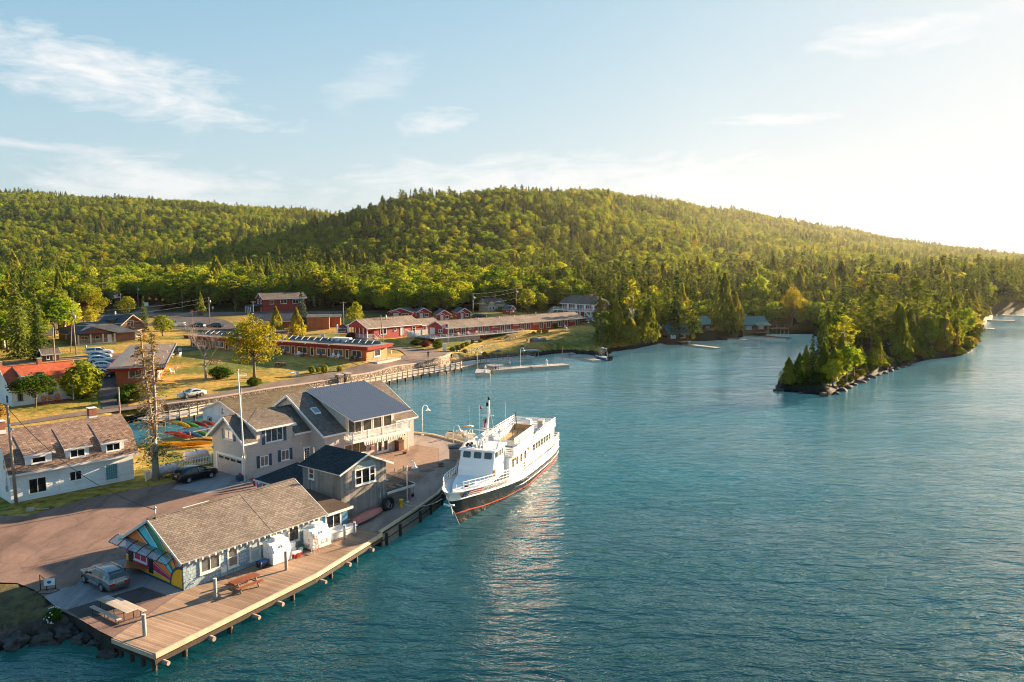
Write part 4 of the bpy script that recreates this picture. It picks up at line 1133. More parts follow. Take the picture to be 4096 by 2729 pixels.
for i in range(23):
 x = .25 + i * .57; raf.hexa([(x,-.39,ME - .36),(x + .12,-.39,ME - .36),(x + .12,-.01,ME - .14),(x,-.01,ME - .14),(x,-.39,ME - .2),(x + .12,-.39,ME - .2),(x + .12,-.01,ME + .01),(x,-.01,ME + .01)])
raf.build('rafter_tail',WHITE_D,ice)['kind'] = 'stuff'
F = FRONT()
PALE = plain('pale_window_panel',(.42,.47,.47),.3,var=.15)
window(ice,F,1.35,3.2,.8,2.17,2,1,.16,WHITE_D,GLASS_CURT)
window(ice,F,3.8,4.8,.5,2.2,1,2,.14,WHITE_D,GLASS_CURT)
window(ice,F,5.85,6.95,.4,2.2,1,2,.14,WHITE_D,PALE)
window(ice,F,9.75,10.95,.8,2.25,1,1,.15,WHITE_D)
bx = MB(); F.box(bx,3.15,3.65,.01,.14,.35,.85); bx.build('meter_box',WHITE_D,ice)
lp = MB(); lp.box(8.0,8.2,-.26,-.02,2.0,2.2); lp.build('wall_lamp',plain('lamp_glass',(.8,.65,.3),.3),ice)
pp = MB()
for (s,z) in ((.55,.75),(1.0,.55),(.75,.35)): pp.tube([(s,-.01,z),(s,-.12,z),(s + .08,-.16,z - .06)],.03,6)
pp.build('tap',STEEL,ice)
# annex
an = MB()
X0,X1,AW,AE = 13.5,16.5,5.6,2.25
an.poly([(X0,0,-.4),(X1,0,-.4),(X1,0,AE),(X0,0,AE)]); an.poly([(X1,0,-.4),(X1,AW,-.4),(X1,AW,AE + .5),(X1,0,AE)]); an.poly([(X1,AW,-.4),(X0,AW,-.4),(X0,AW,AE + .5),(X1,AW,AE + .5)])
an.build('annex_wall',S_DEEP,ice)
ar = MB(); slab(ar,(X0 + .32,-.35,AE + .1),(X1 + .35,-.35,AE + .1),(X1 + .35,AW + .2,AE + .66),(X0 + .32,AW + .2,AE + .66),.1,0,1)
ar.box(X0 + .3,X1 + .37,-.39,-.352,AE - .12,AE + .11,1); ar.box(X1 + .352,X1 + .39,-.38,AW + .2,AE - .12,AE + .1,1)
ar.build('annex_roof',[R_TAR,WHITE_D],ice)
window(ice,F,13.85,15.7,.75,2.15,2,1,.15,WHITE_D)
# white counter box under the annex window
cb = MB(); cb.box(13.9,16.75,-.85,-.02,.0,.62); cb.box(13.85,16.85,-.95,-.02,.62,.68)
cb.build('counter_box',WHITE,ice)
# service end: canopy, window, menu boards, counter
CANM,ntm = new_mat('tinted_canopy_sheet')
gl = ntm.n('ShaderNodeBsdfGlossy',Color=(.75,.85,.9,1),Roughness=.12); tr_ = ntm.n('ShaderNodeBsdfTransparent',Color=(.55,.68,.72,1))
df = ntm.n('ShaderNodeBsdfDiffuse',Color=(.3,.36,.4,1)); mx = ntm.n('ShaderNodeMixShader',Fac=.3,i1=tr_.outputs[0],i2=df.outputs[0]); mx2 = ntm.n('ShaderNodeMixShader',Fac=.22,i1=mx.outputs[0],i2=gl.outputs[0])
ntm.n('ShaderNodeOutputMaterial',Surface=mx2.outputs[0])
cs = MB(); rb = MB()
arc = [(-.05 - .95 * u,2.62 - .42 * u ** 1.7) for u in [k / 7 for k in range(8)]]
ys_ = [.55 + k * 1.4 for k in range(7)]
for j in range(6):
 for i in range(7):
  cs.add([(arc[i][0],ys_[j],arc[i][1]),(arc[i + 1][0],ys_[j],arc[i + 1][1]),(arc[i + 1][0],ys_[j + 1],arc[i + 1][1]),(arc[i][0],ys_[j + 1],arc[i][1])],[[0,1,2,3]],0,True)
can = cs.build('canopy',CANM,ice)
for y in ys_: rb.tube([(a,y,b + .02) for a,b in arc],.03,5)
rb.tube([(arc[-1][0],ys_[0],arc[-1][1]),(arc[-1][0],ys_[-1],arc[-1][1])],.03,5)
rb.build('canopy_frame',DARKMETAL,can)
LW = LEFT(MW); q = lambda y: MW - y
window(ice,LW,q(6.9),q(5.0),.95,1.75,2,1,.09,WHITE,GLASS_CURT)
for y0,y1 in ((7.75,7.1),(4.75,4.15)):
 b = MB(); LW.box(b,q(y0),q(y1),.035,.07,.35,1.75); b.build('menu_board',CHALK,ice)
mp = MB(); LW.box(mp,q(7.05),q(4.85),.031,.034,.55,1.85); mp.build('magenta_panel',plain('magenta_paint',(.55,.03,.1)),ice)
cn = MB(); cn.poly([(-.05,8.1,.62),(-1.15,6.6,.62),(-.05,4.9,.62)]); cn.poly([(-.05,8.1,.57),(-.05,4.9,.57),(-1.15,6.6,.57)])
cn.poly([(-.05,8.1,.57),(-1.15,6.6,.57),(-1.15,6.6,.62),(-.05,8.1,.62)]); cn.poly([(-1.15,6.6,.57),(-.05,4.9,.57),(-.05,4.9,.62),(-1.15,6.6,.62)])
cn.bar((-1.0,6.6,-.3),(-1.0,6.6,.57),.07,.07,1)
cn.build('counter',[plain('brown_counter',(.36,.13,.03),.4),DARKMETAL],ice)
mst = MB(); mst.tube([(.25,MRY - .15,MR),(.25,MRY - .15,MR + .85)],.05,7); mst.lathe([(.05,.0),(.11,.05),(.1,.16),(.0,.22)],(.25,MRY - .15,MR + .82),8)
mst.build('service_mast',STEEL,ice)
vb = MB(); vb.bar((3.2,MRY + .9,MR - .3),(5.6,MRY + .9,MR - .3),.12,.5); vb.build('roof_board',WHITE_D,ice)
# ------------------------------------------------------------------ tall grey board shed with lean-to and hip-roofed annex
SO = (-16.26,73.9,1.3)
sh = thing('shed','weathered grey board shed with dark roof and white window facing the dock','building',SO,52)
SL,SW,SE,SR,SRX = 5.85,5.7,4.75,5.95,3.2
w = MB()
for y,fl in ((0,False),(SW,True)):
 P = [(0,y,-.4),(SL,y,-.4),(SL,y,SE),(SRX,y,SR),(0,y,SE)]
 w.poly(P if not fl else P[::-1])
w.poly([(0,SW,-.4),(0,0,-.4),(0,0,SE),(0,SW,SE)]); w.poly([(SL,0,-.4),(SL,SW,-.4),(SL,SW,SE),(SL,0,SE)])
w.build('wall',S_BATTEN,sh)
rf = MB(); k = .14
s1 = (SR - SE) / SRX; s2 = (SR - SE) / (SL - SRX)
slab(rf,(-.35,SW + .3,SE - .35 * s1 + k),(-.35,-.3,SE - .35 * s1 + k),(SRX,-.3,SR + k),(SRX,SW + .3,SR + k),.12,0,1)
slab(rf,(SL + .75,-.3,SE - .75 * s2 + k),(SL + .75,SW + .3,SE - .75 * s2 + k),(SRX,SW + .3,SR + k + .002),(SRX,-.3,SR + k + .002),.12,0,1)
rf.bar((-.35,-.33,SE - .35 * s1 + .05),(SRX,-.33,SR + .05),.05,.18,1); rf.bar((SL + .75,-.33,SE - .75 * s2 + .05),(SRX,-.33,SR + .05),.05,.18,1)
rf.build('roof',[R_DARK,WHITE_D],sh)
F = FRONT(); LW = LEFT(SW)
fr = window(sh,F,1.75,4.4,3.1,4.75,1,1,.14,WHITE,GLASS)
mb = MB()
for a in (2.62,3.62): F.box(mb,a - .07,a + .07,.012,.066,3.22,4.62)
for a0,a1 in ((1.88,2.55),(3.69,4.27)): F.box(mb,a0,a1,.012,.06,3.86,3.93)
mb.build('glazing_bar',WHITE,fr)
window(sh,LW,SW - 4.7,SW - 3.85,3.5,4.6,1,2,.1,WHITE)
hp = MB(); LW.box(hp,SW - 2.0,SW - 1.0,.0,.05,2.2,3.4); hp.build('hatch',S_BATTEN,sh)
wf = MB(); wf.poly([(1.75,-.02,4.82),(4.4,-.02,4.82),(4.1,-.02,5.35),(2.2,-.02,5.35)]); wf.build('weathered_panel',plain('weathered_blue_board',(.32,.36,.37),.8,var=.2),sh)
cd = MB(); cd.tube([(4.95,-.06,.0),(4.95,-.06,2.0)],.04,6); cd.box(4.87,5.05,-.14,-.02,1.95,2.3); cd.tube([(5.35,-.05,.3),(5.35,-.05,2.3)],.025,6); cd.build('conduit',STEEL,sh)
fl_ = MB(); fl_.tube([(SL - .1,-.02,2.9),(SL - .05,-.22,2.95)],.03,5); fl_.lathe([(.03,0),(.09,-.1),(.0,-.1)],(SL - .05,-.24,2.98),8); fl_.build('floodlight',WHITE,sh)
lt = MB(); lt.box(SL + .01,SL + 3.6,.25,4.4,-.4,1.42); lt.build('lean_to_wall',siding('brown_grey_siding',(.25,.2,.18),.2,.06,.15,.8),sh)
lr = MB(); slab(lr,(SL + .02,-.1,1.6),(SL + 3.95,-.1,1.6),(SL + 3.95,4.8,2.0),(SL + .02,4.8,2.0),.08,0,1); lr.box(SL + .02,SL + 3.97,-.14,-.102,1.34,1.6,1); lr.box(SL + 3.952,SL + 3.99,-.12,4.8,1.34,1.68,1)
lr.build('lean_to_roof',[R_DARK,WHITE_D],sh)
# hip annex
hx0,hx1,hy0,hy1,he,hr = -1.0,6.5,5.72,12.6,2.25,3.75
hw = MB(); hw.box(hx0 + .45,hx1 - .4,hy0,hy1 - .4,-.4,he + .05); hw.build('annex_wall',siding('grey_annex_siding',(.34,.33,.32),.25,.1,.2,.6,0),sh)
hr_ = MB(); a_,b_,c_,d_ = (hx0,hy0,he),(hx1,hy0,he),(hx1,hy1,he),(hx0,hy1,he)
r1,r2 = (2.4,hy0 + .02,hr),(2.6,10.0,hr)
hr_.poly([a_,r1,r2,d_]); hr_.poly([b_,c_,r2,r1]); hr_.poly([d_,r2,c_]); hr_.poly([a_,b_,r1],1)
hr_.box(hx0 - .03,hx0 + .02,hy0,hy1,he - .16,he + .01,1); hr_.box(hx0,hx1,hy1 - .02,hy1 + .03,he - .16,he + .01,1)
hr_.build('annex_roof',[R_DARK,WHITE_D],sh)
LA = Wall(hx0 + .45,hy1 - .4,0,-1)
door(sh,LA,.5,1.35,0,2.0,plain('brown_door',(.22,.09,.05)))
window(sh,LA,1.7,2.6,1.0,1.9,1,2,.08)
pv = MB(); pv.tube([(2.1,6.6,he + 1.3),(2.1,6.6,he + 3.7)],.05,7); pv.tube([(1.5,7.4,he + 1.0),(1.5,7.4,he + 3.3)],.04,7); pv.box(2.0,2.2,6.5,6.7,he + 2.4,he + 2.9)
pv.tube([(1.5,7.4,he + 3.2),(1.2,7.6,he + 2.9),(1.1,7.7,he + 2.7)],.02,5)
pv.build('vent_pipe',STEEL,sh)
# ------------------------------------------------------------------ big grey house of several wings
GO = (-30.17,88.8,1.3)
gh = thing('house','large grey-sided waterfront house with garage, blue shutters and metal-roofed balcony room','house',GO,51)
w = MB(); gable_shell(w,9.2,7.0,4.3,6.75,3.6); w.build('wall',S_GREY,gh,label='garage wing wall')
# garage wing: front roof slope is broken by a wide shed dormer
rf = MB(); E1,R1,RY1 = 4.3,6.75,3.6; sl = (R1 - E1) / RY1; k = .15
def fz(y): return E1 + y * sl + k
slab(rf,(-.55,-.35,fz(-.35)),(1.35,-.35,fz(-.35)),(1.35,RY1,fz(RY1)),(-.55,RY1,fz(RY1)),.13,0,1)
slab(rf,(6.35,-.35,fz(-.35)),(9.2,-.35,fz(-.35)),(9.2,RY1,fz(RY1)),(6.35,RY1,fz(RY1)),.13,0,1)
sb = (R1 - 4.3) / 3.4
slab(rf,(9.2,7.4,4.3 - .4 * sb + k),(-.55,7.4,4.3 - .4 * sb + k),(-.55,RY1,fz(RY1) + .002),(9.2,RY1,fz(RY1) + .002),.13,0,1)
for y0,y1,z0,z1 in ((-.38,RY1,fz(-.38),fz(RY1)),(7.42,RY1,4.3 - .42 * sb + k,fz(RY1))): rf.bar((-.58,y0,z0 - .1),(-.58,y1,z1 - .1),.06,.24,1)
rf.bar((-.55,-.38,fz(-.38) - .1),(1.35,-.38,fz(-.38) - .1),.05,.2,1); rf.bar((6.35,-.38,fz(-.38) - .1),(9.15,-.38,fz(-.38) - .1),.05,.2,1)
rf.bar((-.55,RY1,fz(RY1) + .03),(9.2,RY1,fz(RY1) + .03),.3,.05,0)
rf.build('roof',[R_GREY,WHITE],gh,label='garage wing roof')
dm = MB(); DZ = 5.62
dm.poly([(1.4,-.01,4.2),(6.3,-.01,4.2),(6.3,-.01,DZ),(1.4,-.01,DZ)]); dm.poly([(1.4,RY1,6.6),(1.4,-.01,4.2),(1.4,-.01,DZ),(1.4,RY1,6.85)]); dm.poly([(6.3,-.01,4.2),(6.3,RY1,6.6),(6.3,RY1,6.85),(6.3,-.01,DZ)])
d = dm.build('dormer',S_GREY,gh)
dr = MB(); slab(dr,(1.15,-.4,DZ - .05),(6.55,-.4,DZ - .05),(6.55,RY1 + .05,7.03),(1.15,RY1 + .05,7.03),.12,0,1)
dr.box(1.13,6.57,-.44,-.402,DZ - .26,DZ - .04,1); dr.bar((1.13,-.4,DZ - .15),(1.13,RY1,6.92),.05,.22,1)
dr.build('dormer_roof',[R_GREY,WHITE],d)
F = FRONT()
def shutters(W,a0,a1,z0,z1,w_=.42):
 for x0 in (a0 - w_ - .04,a1 + .04):
  b = MB(); W.box(b,x0,x0 + w_,.012,.05,z0 - .03,z1 + .03); b.build('shutter',SHUT,gh)
BLUEGLASS = plain('blue_curtained_glass',(.05,.075,.1),.1,var=.4,scale=2,spec=.8)
window(gh,F,2.55,4.95,3.72,5.4,3,1,.1,WHITE,BLUEGLASS); shutters(F,2.55,4.95,3.6,5.45)
window(gh,F,1.75,2.9,1.05,2.3,2,1,.1,WHITE,GLASS_CURT); shutters(F,1.75,2.9,1.0,2.35,.38)
window(gh,F,4.6,5.75,1.2,2.45,2,1,.1,WHITE,BLUEGLASS); shutters(F,4.6,5.75,1.15,2.5,.38)
dd = door(gh,F,7.75,8.85,.2,2.25,WHITE,WHITE,.45)
mb = MB()
for i in range(1,3): a = 7.98 + .64 * i / 3; F.box(mb,a - .02,a + .02,.046,.055,.65,2.0)
for i in range(1,5): z = .65 + 1.37 * i / 5; F.box(mb,7.98,8.62,.046,.055,z - .02,z + .02)
mb.build('glazing_bar',WHITE,dd)
LW = LEFT(7.0)
window(gh,LW,7 - 4.35,7 - 2.5,4.1,5.25,2,1,.1,WHITE,GLASS_WARM)
for a in (7 - 4.35 - .46,7 - 2.5 + .04): b = MB(); LW.box(b,a,a + .42,.012,.05,4.05,5.3); b.build('shutter',SHUT,gh)
gd = MB(); LW.box(gd,7 - 6.25,7 - 5.95,.0,.08,-.1,2.35); LW.box(gd,7 - .85,7 - .55,.0,.08,-.1,2.35); LW.box(gd,7 - 5.95,7 - .85,.0,.083,2.1,2.35)
g_ = gd.build('garage_door',WHITE,gh)
pn = MB()
for i in range(4):
 LW.box(pn,7 - 5.94,7 - .86,.0,.03,.53 * i - .06,.53 * i + .455)
 for j in range(5): LW.box(pn,7 - 5.85 + j * 1.0,7 - 4.95 + j * 1.0,.03,.04,.53 * i + .04,.53 * i + .36)
pn.build('door_panel',plain('beige_door',(.46,.40,.36)),g_)
gp = MB()
for j in range(4): LW.box(gp,7 - 5.6 + j * 1.25,7 - 4.65 + j * 1.25,.041,.046,1.66,1.94)
gp.build('pane',GLASS,g_)
GLOBE,ntm = new_mat('lit_globe'); em = ntm.n('ShaderNodeEmission',Color=(1,.8,.5,1),Strength=4.0); ntm.n('ShaderNodeOutputMaterial',Surface=em.outputs[0])
for (W_,a,z,mt) in ((LW,7 - .3,2.6,GLOBE),(LW,.12,2.75,WHITE),(F,7.35,2.85,WHITE)):
 b = MB(); p = W_.p(a,.16,z); b.lathe([(0,-.13),(.09,-.1),(.13,0),(.09,.1),(0,.13)],p,10); b.tube([W_.p(a,0,z - .15),W_.p(a,.12,z - .15),W_.p(a,.16,z - .1)],.03,5)
 b.build('wall_lamp',mt,gh)
# main wing
MX0,MX1,MY,MWD,ME_,MR_,MRY_ = 8.75,23.4,-2.96,10.6,4.0,8.0,3.9
w = MB()
for x,fl in ((MX0,False),(MX1,True)):
 P = [(x,MWD,-.4),(x,MY,-.4),(x,MY,ME_),(x,MRY_,MR_),(x,MWD,ME_)]
 w.poly(P if not fl else P[::-1])
w.poly([(MX0,MY,-.4),(MX1,MY,-.4),(MX1,MY,ME_),(MX0,MY,ME_)]); w.poly([(MX1,MWD,-.4),(MX0,MWD,-.4),(MX0,MWD,ME_),(MX1,MWD,ME_)])
w.build('wall',S_GREY,gh,label='main wing wall')
sl2 = (MR_ - ME_) / (MRY_ - MY); k = .17
mz = lambda y: ME_ + (y - MY) * sl2 + k
rf = MB()
DX0,DX1 = 11.9,19.9
slab(rf,(MX0 - .45,MY - .35,mz(MY - .35)),(DX0,MY - .35,mz(MY - .35)),(DX0,MRY_,mz(MRY_)),(MX0 - .45,MRY_,mz(MRY_)),.15,0,2)
slab(rf,(DX1,MY - .35,mz(MY - .35)),(MX1 + .45,MY - .35,mz(MY - .35)),(MX1 + .45,MRY_,mz(MRY_)),(DX1,MRY_,mz(MRY_)),.15,1,2)
sb2 = (MR_ - ME_) / (MWD - MRY_)
slab(rf,(MX1 + .45,MWD + .4,ME_ - .4 * sb2 + k),(MX0 - .45,MWD + .4,ME_ - .4 * sb2 + k),(MX0 - .45,MRY_,mz(MRY_) + .002),(MX1 + .45,MRY_,mz(MRY_) + .002),.15,1,2)
for x in (MX0 - .48,MX1 + .48):
 rf.bar((x,MY - .38,mz(MY - .38) - .12),(x,MRY_,mz(MRY_) - .12),.06,.26,2); rf.bar((x,MWD + .42,ME_ - .42 * sb2 + k - .12),(x,MRY_,mz(MRY_) - .12),.06,.26,2)
rf.bar((MX0 - .45,MY - .38,mz(MY - .38) - .1),(DX0,MY - .38,mz(MY - .38) - .1),.05,.2,2); rf.bar((DX1,MY - .38,mz(MY - .38) - .1),(MX1 + .45,MY - .38,mz(MY - .38) - .1),.05,.2,2)
rf.build('roof',[R_GREY,R_GREY,WHITE],gh,label='main wing roof')
for (cx,cy) in ((7.0,1.2),(10.2,.6)):
 zz = fz(cy) if cx < 8 else mz(cy); s_ = sl if cx < 8 else sl2
 b = MB(); dxy = .5
 b.hexa([(cx - .45,cy - dxy,zz - dxy * s_ - .05),(cx + .45,cy - dxy,zz - dxy * s_ - .05),(cx + .45,cy + dxy,zz + dxy * s_ - .05),(cx - .45,cy + dxy,zz + dxy * s_ - .05),(cx - .45,cy - dxy,zz - dxy * s_ + .12),(cx + .45,cy - dxy,zz - dxy * s_ + .12),(cx + .45,cy + dxy,zz + dxy * s_ + .12),(cx - .45,cy + dxy,zz + dxy * s_ + .12)])
 s2_ = b.build('skylight',WHITE,gh); b = MB(); dxy = .4
 b.poly([(cx - .36,cy - dxy,zz - dxy * s_ + .126),(cx + .36,cy - dxy,zz - dxy * s_ + .126),(cx + .36,cy + dxy,zz + dxy * s_ + .126),(cx - .36,cy + dxy,zz + dxy * s_ + .126)])
 b.build('pane',plain('skylight_glass',(.2,.26,.3),.1,var=.2),s2_)
# balcony room with the big metal shed roof
bw = MB(); TZ0,TZ1 = 6.0,8.1
bw.poly([(DX0,MY - .002,3.0),(DX1,MY - .002,3.0),(DX1,MY - .002,TZ0),(DX0,MY - .002,TZ0)]); bw.poly([(DX0,MRY_,7.6),(DX0,MY - .002,3.0),(DX0,MY - .002,TZ0),(DX0,MRY_,TZ1)]); bw.poly([(DX1,MY - .002,3.0),(DX1,MRY_,7.6),(DX1,MRY_,TZ1),(DX1,MY - .002,TZ0)])
rm = bw.build('balcony_room',S_GREY,gh)
mr = MB(); ya,yb = MY - 2.2,MRY_ + .3; sm = (TZ1 - TZ0) / (MRY_ - MY)
rz = lambda y: TZ0 + (y - MY) * sm + .2
slab(mr,(DX0 - .5,ya,rz(ya)),(DX1 + 1.1,ya,rz(ya)),(DX1 + 1.1,yb,rz(yb)),(DX0 - .5,yb,rz(yb)),.16,0,1)
n = 38
for i in range(n + 1):
 x = DX0 - .45 + (DX1 - DX0 + 1.5) * i / n; mr.bar((x,ya,rz(ya) + .03),(x,yb,rz(yb) + .03),.07,.06,0)
mr.build('metal_roof',[R_METAL,WHITE],gh)
F2 = FRONT(0,MY)
f = window(gh,F2,12.25,14.4,3.1,5.6,2,1,.1,WHITE,GLASS_WARM,sill=False,name='sliding_door')
for a0,a1 in ((14.55,16.1),(16.25,17.8),(17.95,19.5)):
 window(gh,F2,a0,a1,3.35,5.9,1,1,.12,WHITE,GLASS_WARM,sill=False)
bl = MB(); BX0,BX1,BY,BZ = 11.75,21.3,MY - 1.55,2.9
bl.box(BX0,BX1,BY,MY - .01,BZ - .3,BZ); bl.build('balcony',WHITE,gh)
br_ = MB(); railing(br_,[(BX0 + .06,MY - .1,BZ),(BX0 + .06,BY + .06,BZ),(BX1 - .06,BY + .06,BZ),(BX1 - .06,MY - .1,BZ)],1.0,2,2.2,.16,.05,.11)
br_.build('balcony_railing',WHITE,gh)
aw = MB(); na = 44
for i in range(na):
 x0 = 13.4 + 6.6 * i / na; x1 = 13.4 + 6.6 * (i + 1) / na; o_ = .05 * (i % 2)
 aw.poly([(x0,BY - .12 - o_,BZ - .75 - .05 * (i % 3)),(x1,BY - .12 - .05 + o_,BZ - .75 - .05 * ((i + 1) % 3)),(x1,BY - .04,BZ - .28),(x0,BY - .04,BZ - .28)])
aw.build('awning_fringe',plain('cream_cloth',(.62,.57,.48),.8),gh)
po = MB(); po.bar((BX1 - .35,BY + .2,-.1),(BX1 - .35,BY + .2,BZ - .3),.12); po.build('balcony_post',WHITE,gh)
window(gh,F2,11.6,15.2,.75,2.2,3,1,.1,WHITE,GLASS_WARM); window(gh,F2,12.7,15.1,.05,.6,2,1,.08,WHITE,GLASS_WARM,sill=False)
for a in (16.85,17.85): door(gh,F2,a,a + .98,.1,2.25,WHITE,WHITE,.3)
window(gh,F2,20.9,21.9,.9,2.0,1,1,.1,WHITE,GLASS_WARM)
sg = MB(); F2.box(sg,15.4,16.5,.02,.07,1.55,2.4); sg.build('picture_sign',plain('map_sign',(.05,.10,.13),.3,var=.8,scale=4),gh)
sg = MB(); F2.box(sg,15.7,16.25,.02,.25,.85,1.3); sg.build('brochure_box',plain('red_brown_wood',(.25,.09,.05)),gh)
an_ = MB(); an_.tube([(14,4.0,8.2),(14,4.0,9.3)],.03,5); an_.build('antenna',STEEL,gh)
# ------------------------------------------------------------------ boathouse with the anchor
bh = thing('boathouse','white boathouse with a small red anchor on its gable, behind the grey house','building',(-39.4,113.9,.5),57)
w = MB(); gable_shell(w,17,8.6,3.1,4.75,4.2,-1.5); w.build('wall',S_WHITE2,bh)
rf = MB(); gable_roof(rf,17,8.6,3.1,4.75,4.2,.35,.3); rf.build('roof',[R_MOSS,WHITE_D],bh)
LW = LEFT(8.6)
door(bh,LW,1.2,2.2,.1,2.2,WHITE_D,plain('blue_frame',(.12,.2,.3)),1.1)
ac = MB(); ax,az_ = 8.6 - 3.9,3.35
ac.lathe([(.05,-.02),(.09,0),(.05,.02)],LW.p(ax,.03,az_ + .42),8)
LW.box(ac,ax - .03,ax + .03,.01,.05,az_ - .35,az_ + .36); LW.box(ac,ax - .16,ax + .16,.01,.05,az_ + .2,az_ + .26)
ac.tube([LW.p(ax + .34 * math.sin(a),.03,az_ - .02 - .34 * math.cos(a)) for a in [R(-70 + 14 * i) for i in range(11)]],.035,5)
ac.build('anchor',plain('dark_red_iron',(.2,.03,.04)),bh)
# ------------------------------------------------------------------ white gambrel house
WO = (-51.4,79.79,1.25)
wh = thing('house','white clapboard gambrel house with three front dormers and brown shingle roof','house',WO,48)
L_,Wd,EV,KY,KZ,RY_,RZ = 12.4,7.4,3.25,1.05,5.55,3.7,7.1
w = MB()
for x,fl in ((0,False),(L_,True)):
 P = [(x,Wd,-.5),(x,0,-.5),(x,0,EV),(x,KY - .25,KZ - .2),(x,RY_,RZ - .1),(x,Wd - KY + .25,KZ - .2),(x,Wd,EV)]
 w.poly(P if not fl else P[::-1])
w.poly([(0,0,-.5),(L_,0,-.5),(L_,0,EV + .3),(0,0,EV + .3)]); w.poly([(L_,Wd,-.5),(0,Wd,-.5),(0,Wd,EV + .3),(L_,Wd,EV + .3)])
w.build('wall',S_WHITE,wh)
rf = MB(); xa,xb = -.3,L_ + .35
prof = [(-.75,EV - .1),(-.15,EV + .75),(KY - .3,KZ),(RY_,RZ),(Wd - KY + .3,KZ),(Wd + .15,EV + .75),(Wd + .75,EV - .1)]
for (y0,z0),(y1,z1) in zip(prof[:-1],prof[1:]):
 if y0 < RY_: slab(rf,(xa,y0,z0),(xb,y0,z0),(xb,y1,z1),(xa,y1,z1),.12,0,1)
 else: slab(rf,(xb,y1,z1),(xa,y1,z1),(xa,y0,z0),(xb,y0,z0),.12,0,1)
rf.box(xa - .02,xb + .02,-.79,-.75,EV - .3,EV - .08,1)
rf.box(xa,xb,-.74,-.02,EV - .3,EV - .22,1)
rf.build('roof',[R_PINK,WHITE],wh)
DGL = plain('dark_room_glass',(.010,.011,.013),.05,var=.3,spec=.7)
for i,(d0,d1,cols,gz) in enumerate(((1.45,3.95,1,(3.85,4.55)),(5.3,7.65,2,(3.75,4.65)),(9.0,11.35,2,(3.75,4.65)))):
 dm = MB(); y0 = -.28; zt = 4.95
 dm.poly([(d0,y0,3.2),(d1,y0,3.2),(d1,y0,zt),(d0,y0,zt)]); dm.poly([(d0,2.6,6.3),(d0,y0,3.2),(d0,y0,zt),(d0,2.6,6.35)]); dm.poly([(d1,y0,3.2),(d1,2.6,6.3),(d1,2.6,6.35),(d1,y0,zt)])
 d = dm.build('dormer',S_WHITE,wh)
 dr = MB(); slab(dr,(d0 - .2,y0 - .35,zt - .05),(d1 + .25,y0 - .35,zt - .05),(d1 + .25,2.7,6.62),(d0 - .2,2.7,6.62),.1,0,1); dr.box(d0 - .22,d1 + .27,y0 - .39,y0 - .352,zt - .22,zt - .04,1)
 dr.build('dormer_roof',[R_PINK,WHITE],d)
 DW = FRONT(0,y0)
 a0,a1 = (d0 + .55,d1 - .55) if cols == 1 else (d0 + .4,d1 - .4)
 window(wh,DW,a0,a1,gz[0],gz[1],cols,1,.1,WHITE,DGL)
F = FRONT()
window(wh,F,1.65,3.4,.6,2.28,2,1,.1,WHITE,DGL); window(wh,F,5.6,6.9,1.15,2.25,2,1,.1,WHITE,DGL)
f = window(wh,F,9.25,10.7,.4,2.35,1,1,.13,WHITE_D,plain('teal_curtain_glass',(.10,.26,.30),.2,var=.15))
mb = MB()
for i in range(1,5): a = 9.38 + 1.19 * i / 5; F.box(mb,a - .012,a + .012,.023,.03,.53,2.22)
for i in range(1,6): z = .53 + 1.69 * i / 6; F.box(mb,9.38,10.57,.023,.03,z - .012,z + .012)
mb.build('glazing_bar',plain('thin_grid',(.3,.45,.48)),f)
LW = LEFT(Wd); window(wh,LW,Wd - 1.6,Wd - .75,3.3,4.5,1,2,.1,WHITE,GLASS_WARM); mt_ = MB(); LW.box(mt_,Wd - .95,Wd - .6,.01,.15,1.2,1.75); mt_.tube([LW.p(Wd - .78,.05,1.7),LW.p(Wd - .78,.05,3.3)],.03,5); mt_.build('meter_box',STEEL,wh)
for x,y in ((9.7,RY_ + .3),(.35,RY_ - .4)):
 c_ = MB(); c_.box(x - .4,x + .4,y - .35,y + .35,RZ - .6,RZ + 1.0); c_.box(x - .46,x + .46,y - .41,y + .41,RZ + 1.0,RZ + 1.08,1); c_.box(x - .44,x + .44,y - .39,y + .39,RZ - .3,RZ + .12,1)
 c_.build('chimney',[BRICK,WHITE],wh)
dp = MB(); dp.tube([(4.6,-.06,.0),(4.6,-.06,2.6)],.02,5); dp.box(4.52,4.68,-.14,-.02,2.5,2.7); dp.build('conduit',WHITE,wh)
# ------------------------------------------------------------------ timber dock along the blue building
DO = (-22.83,48.57,0.0); DYAW = 62.0
def dl(x,y,z):
 c,n = math.cos(R(DYAW)),math.sin(R(DYAW)); dx,dy = x - DO[0],y - DO[1]
 return (dx * c + dy * n,-dx * n + dy * c,z)
dock = thing('dock','weathered plank dock running along the blue building with log piles below','dock',DO,DYAW)
DK = [(-22.83,48.57),(-18.01,57.27),(-15.74,61.43),(-12.01,70.91),(-14.33,72.2),(-15.17,71.58),(-24.85,58.2),(-26.5,50.66)]
dk = MB(); pts = [dl(x,y,1.34) for x,y in DK]; n = len(pts)
dk.add(pts + [(p[0],p[1],1.22) for p in pts],[list(range(n)),list(range(n,2 * n))[::-1]] + [[i,i + n,(i + 1) % n + n,(i + 1) % n] for i in range(n)])
dk.build('deck',DECK,dock)
em = MB(); edge = DK[:4]; out = []
for a,b in zip(edge[:-1],edge[1:]):
 A,B = dl(*a,1.2),dl(*b,1.2); em.bar((A[0],A[1] - .1,1.2),(B[0],B[1] - .1,1.2),.16,.34); em.bar((A[0],A[1] - .02,.74),(B[0],B[1] - .02,.74),.14,.3,1)
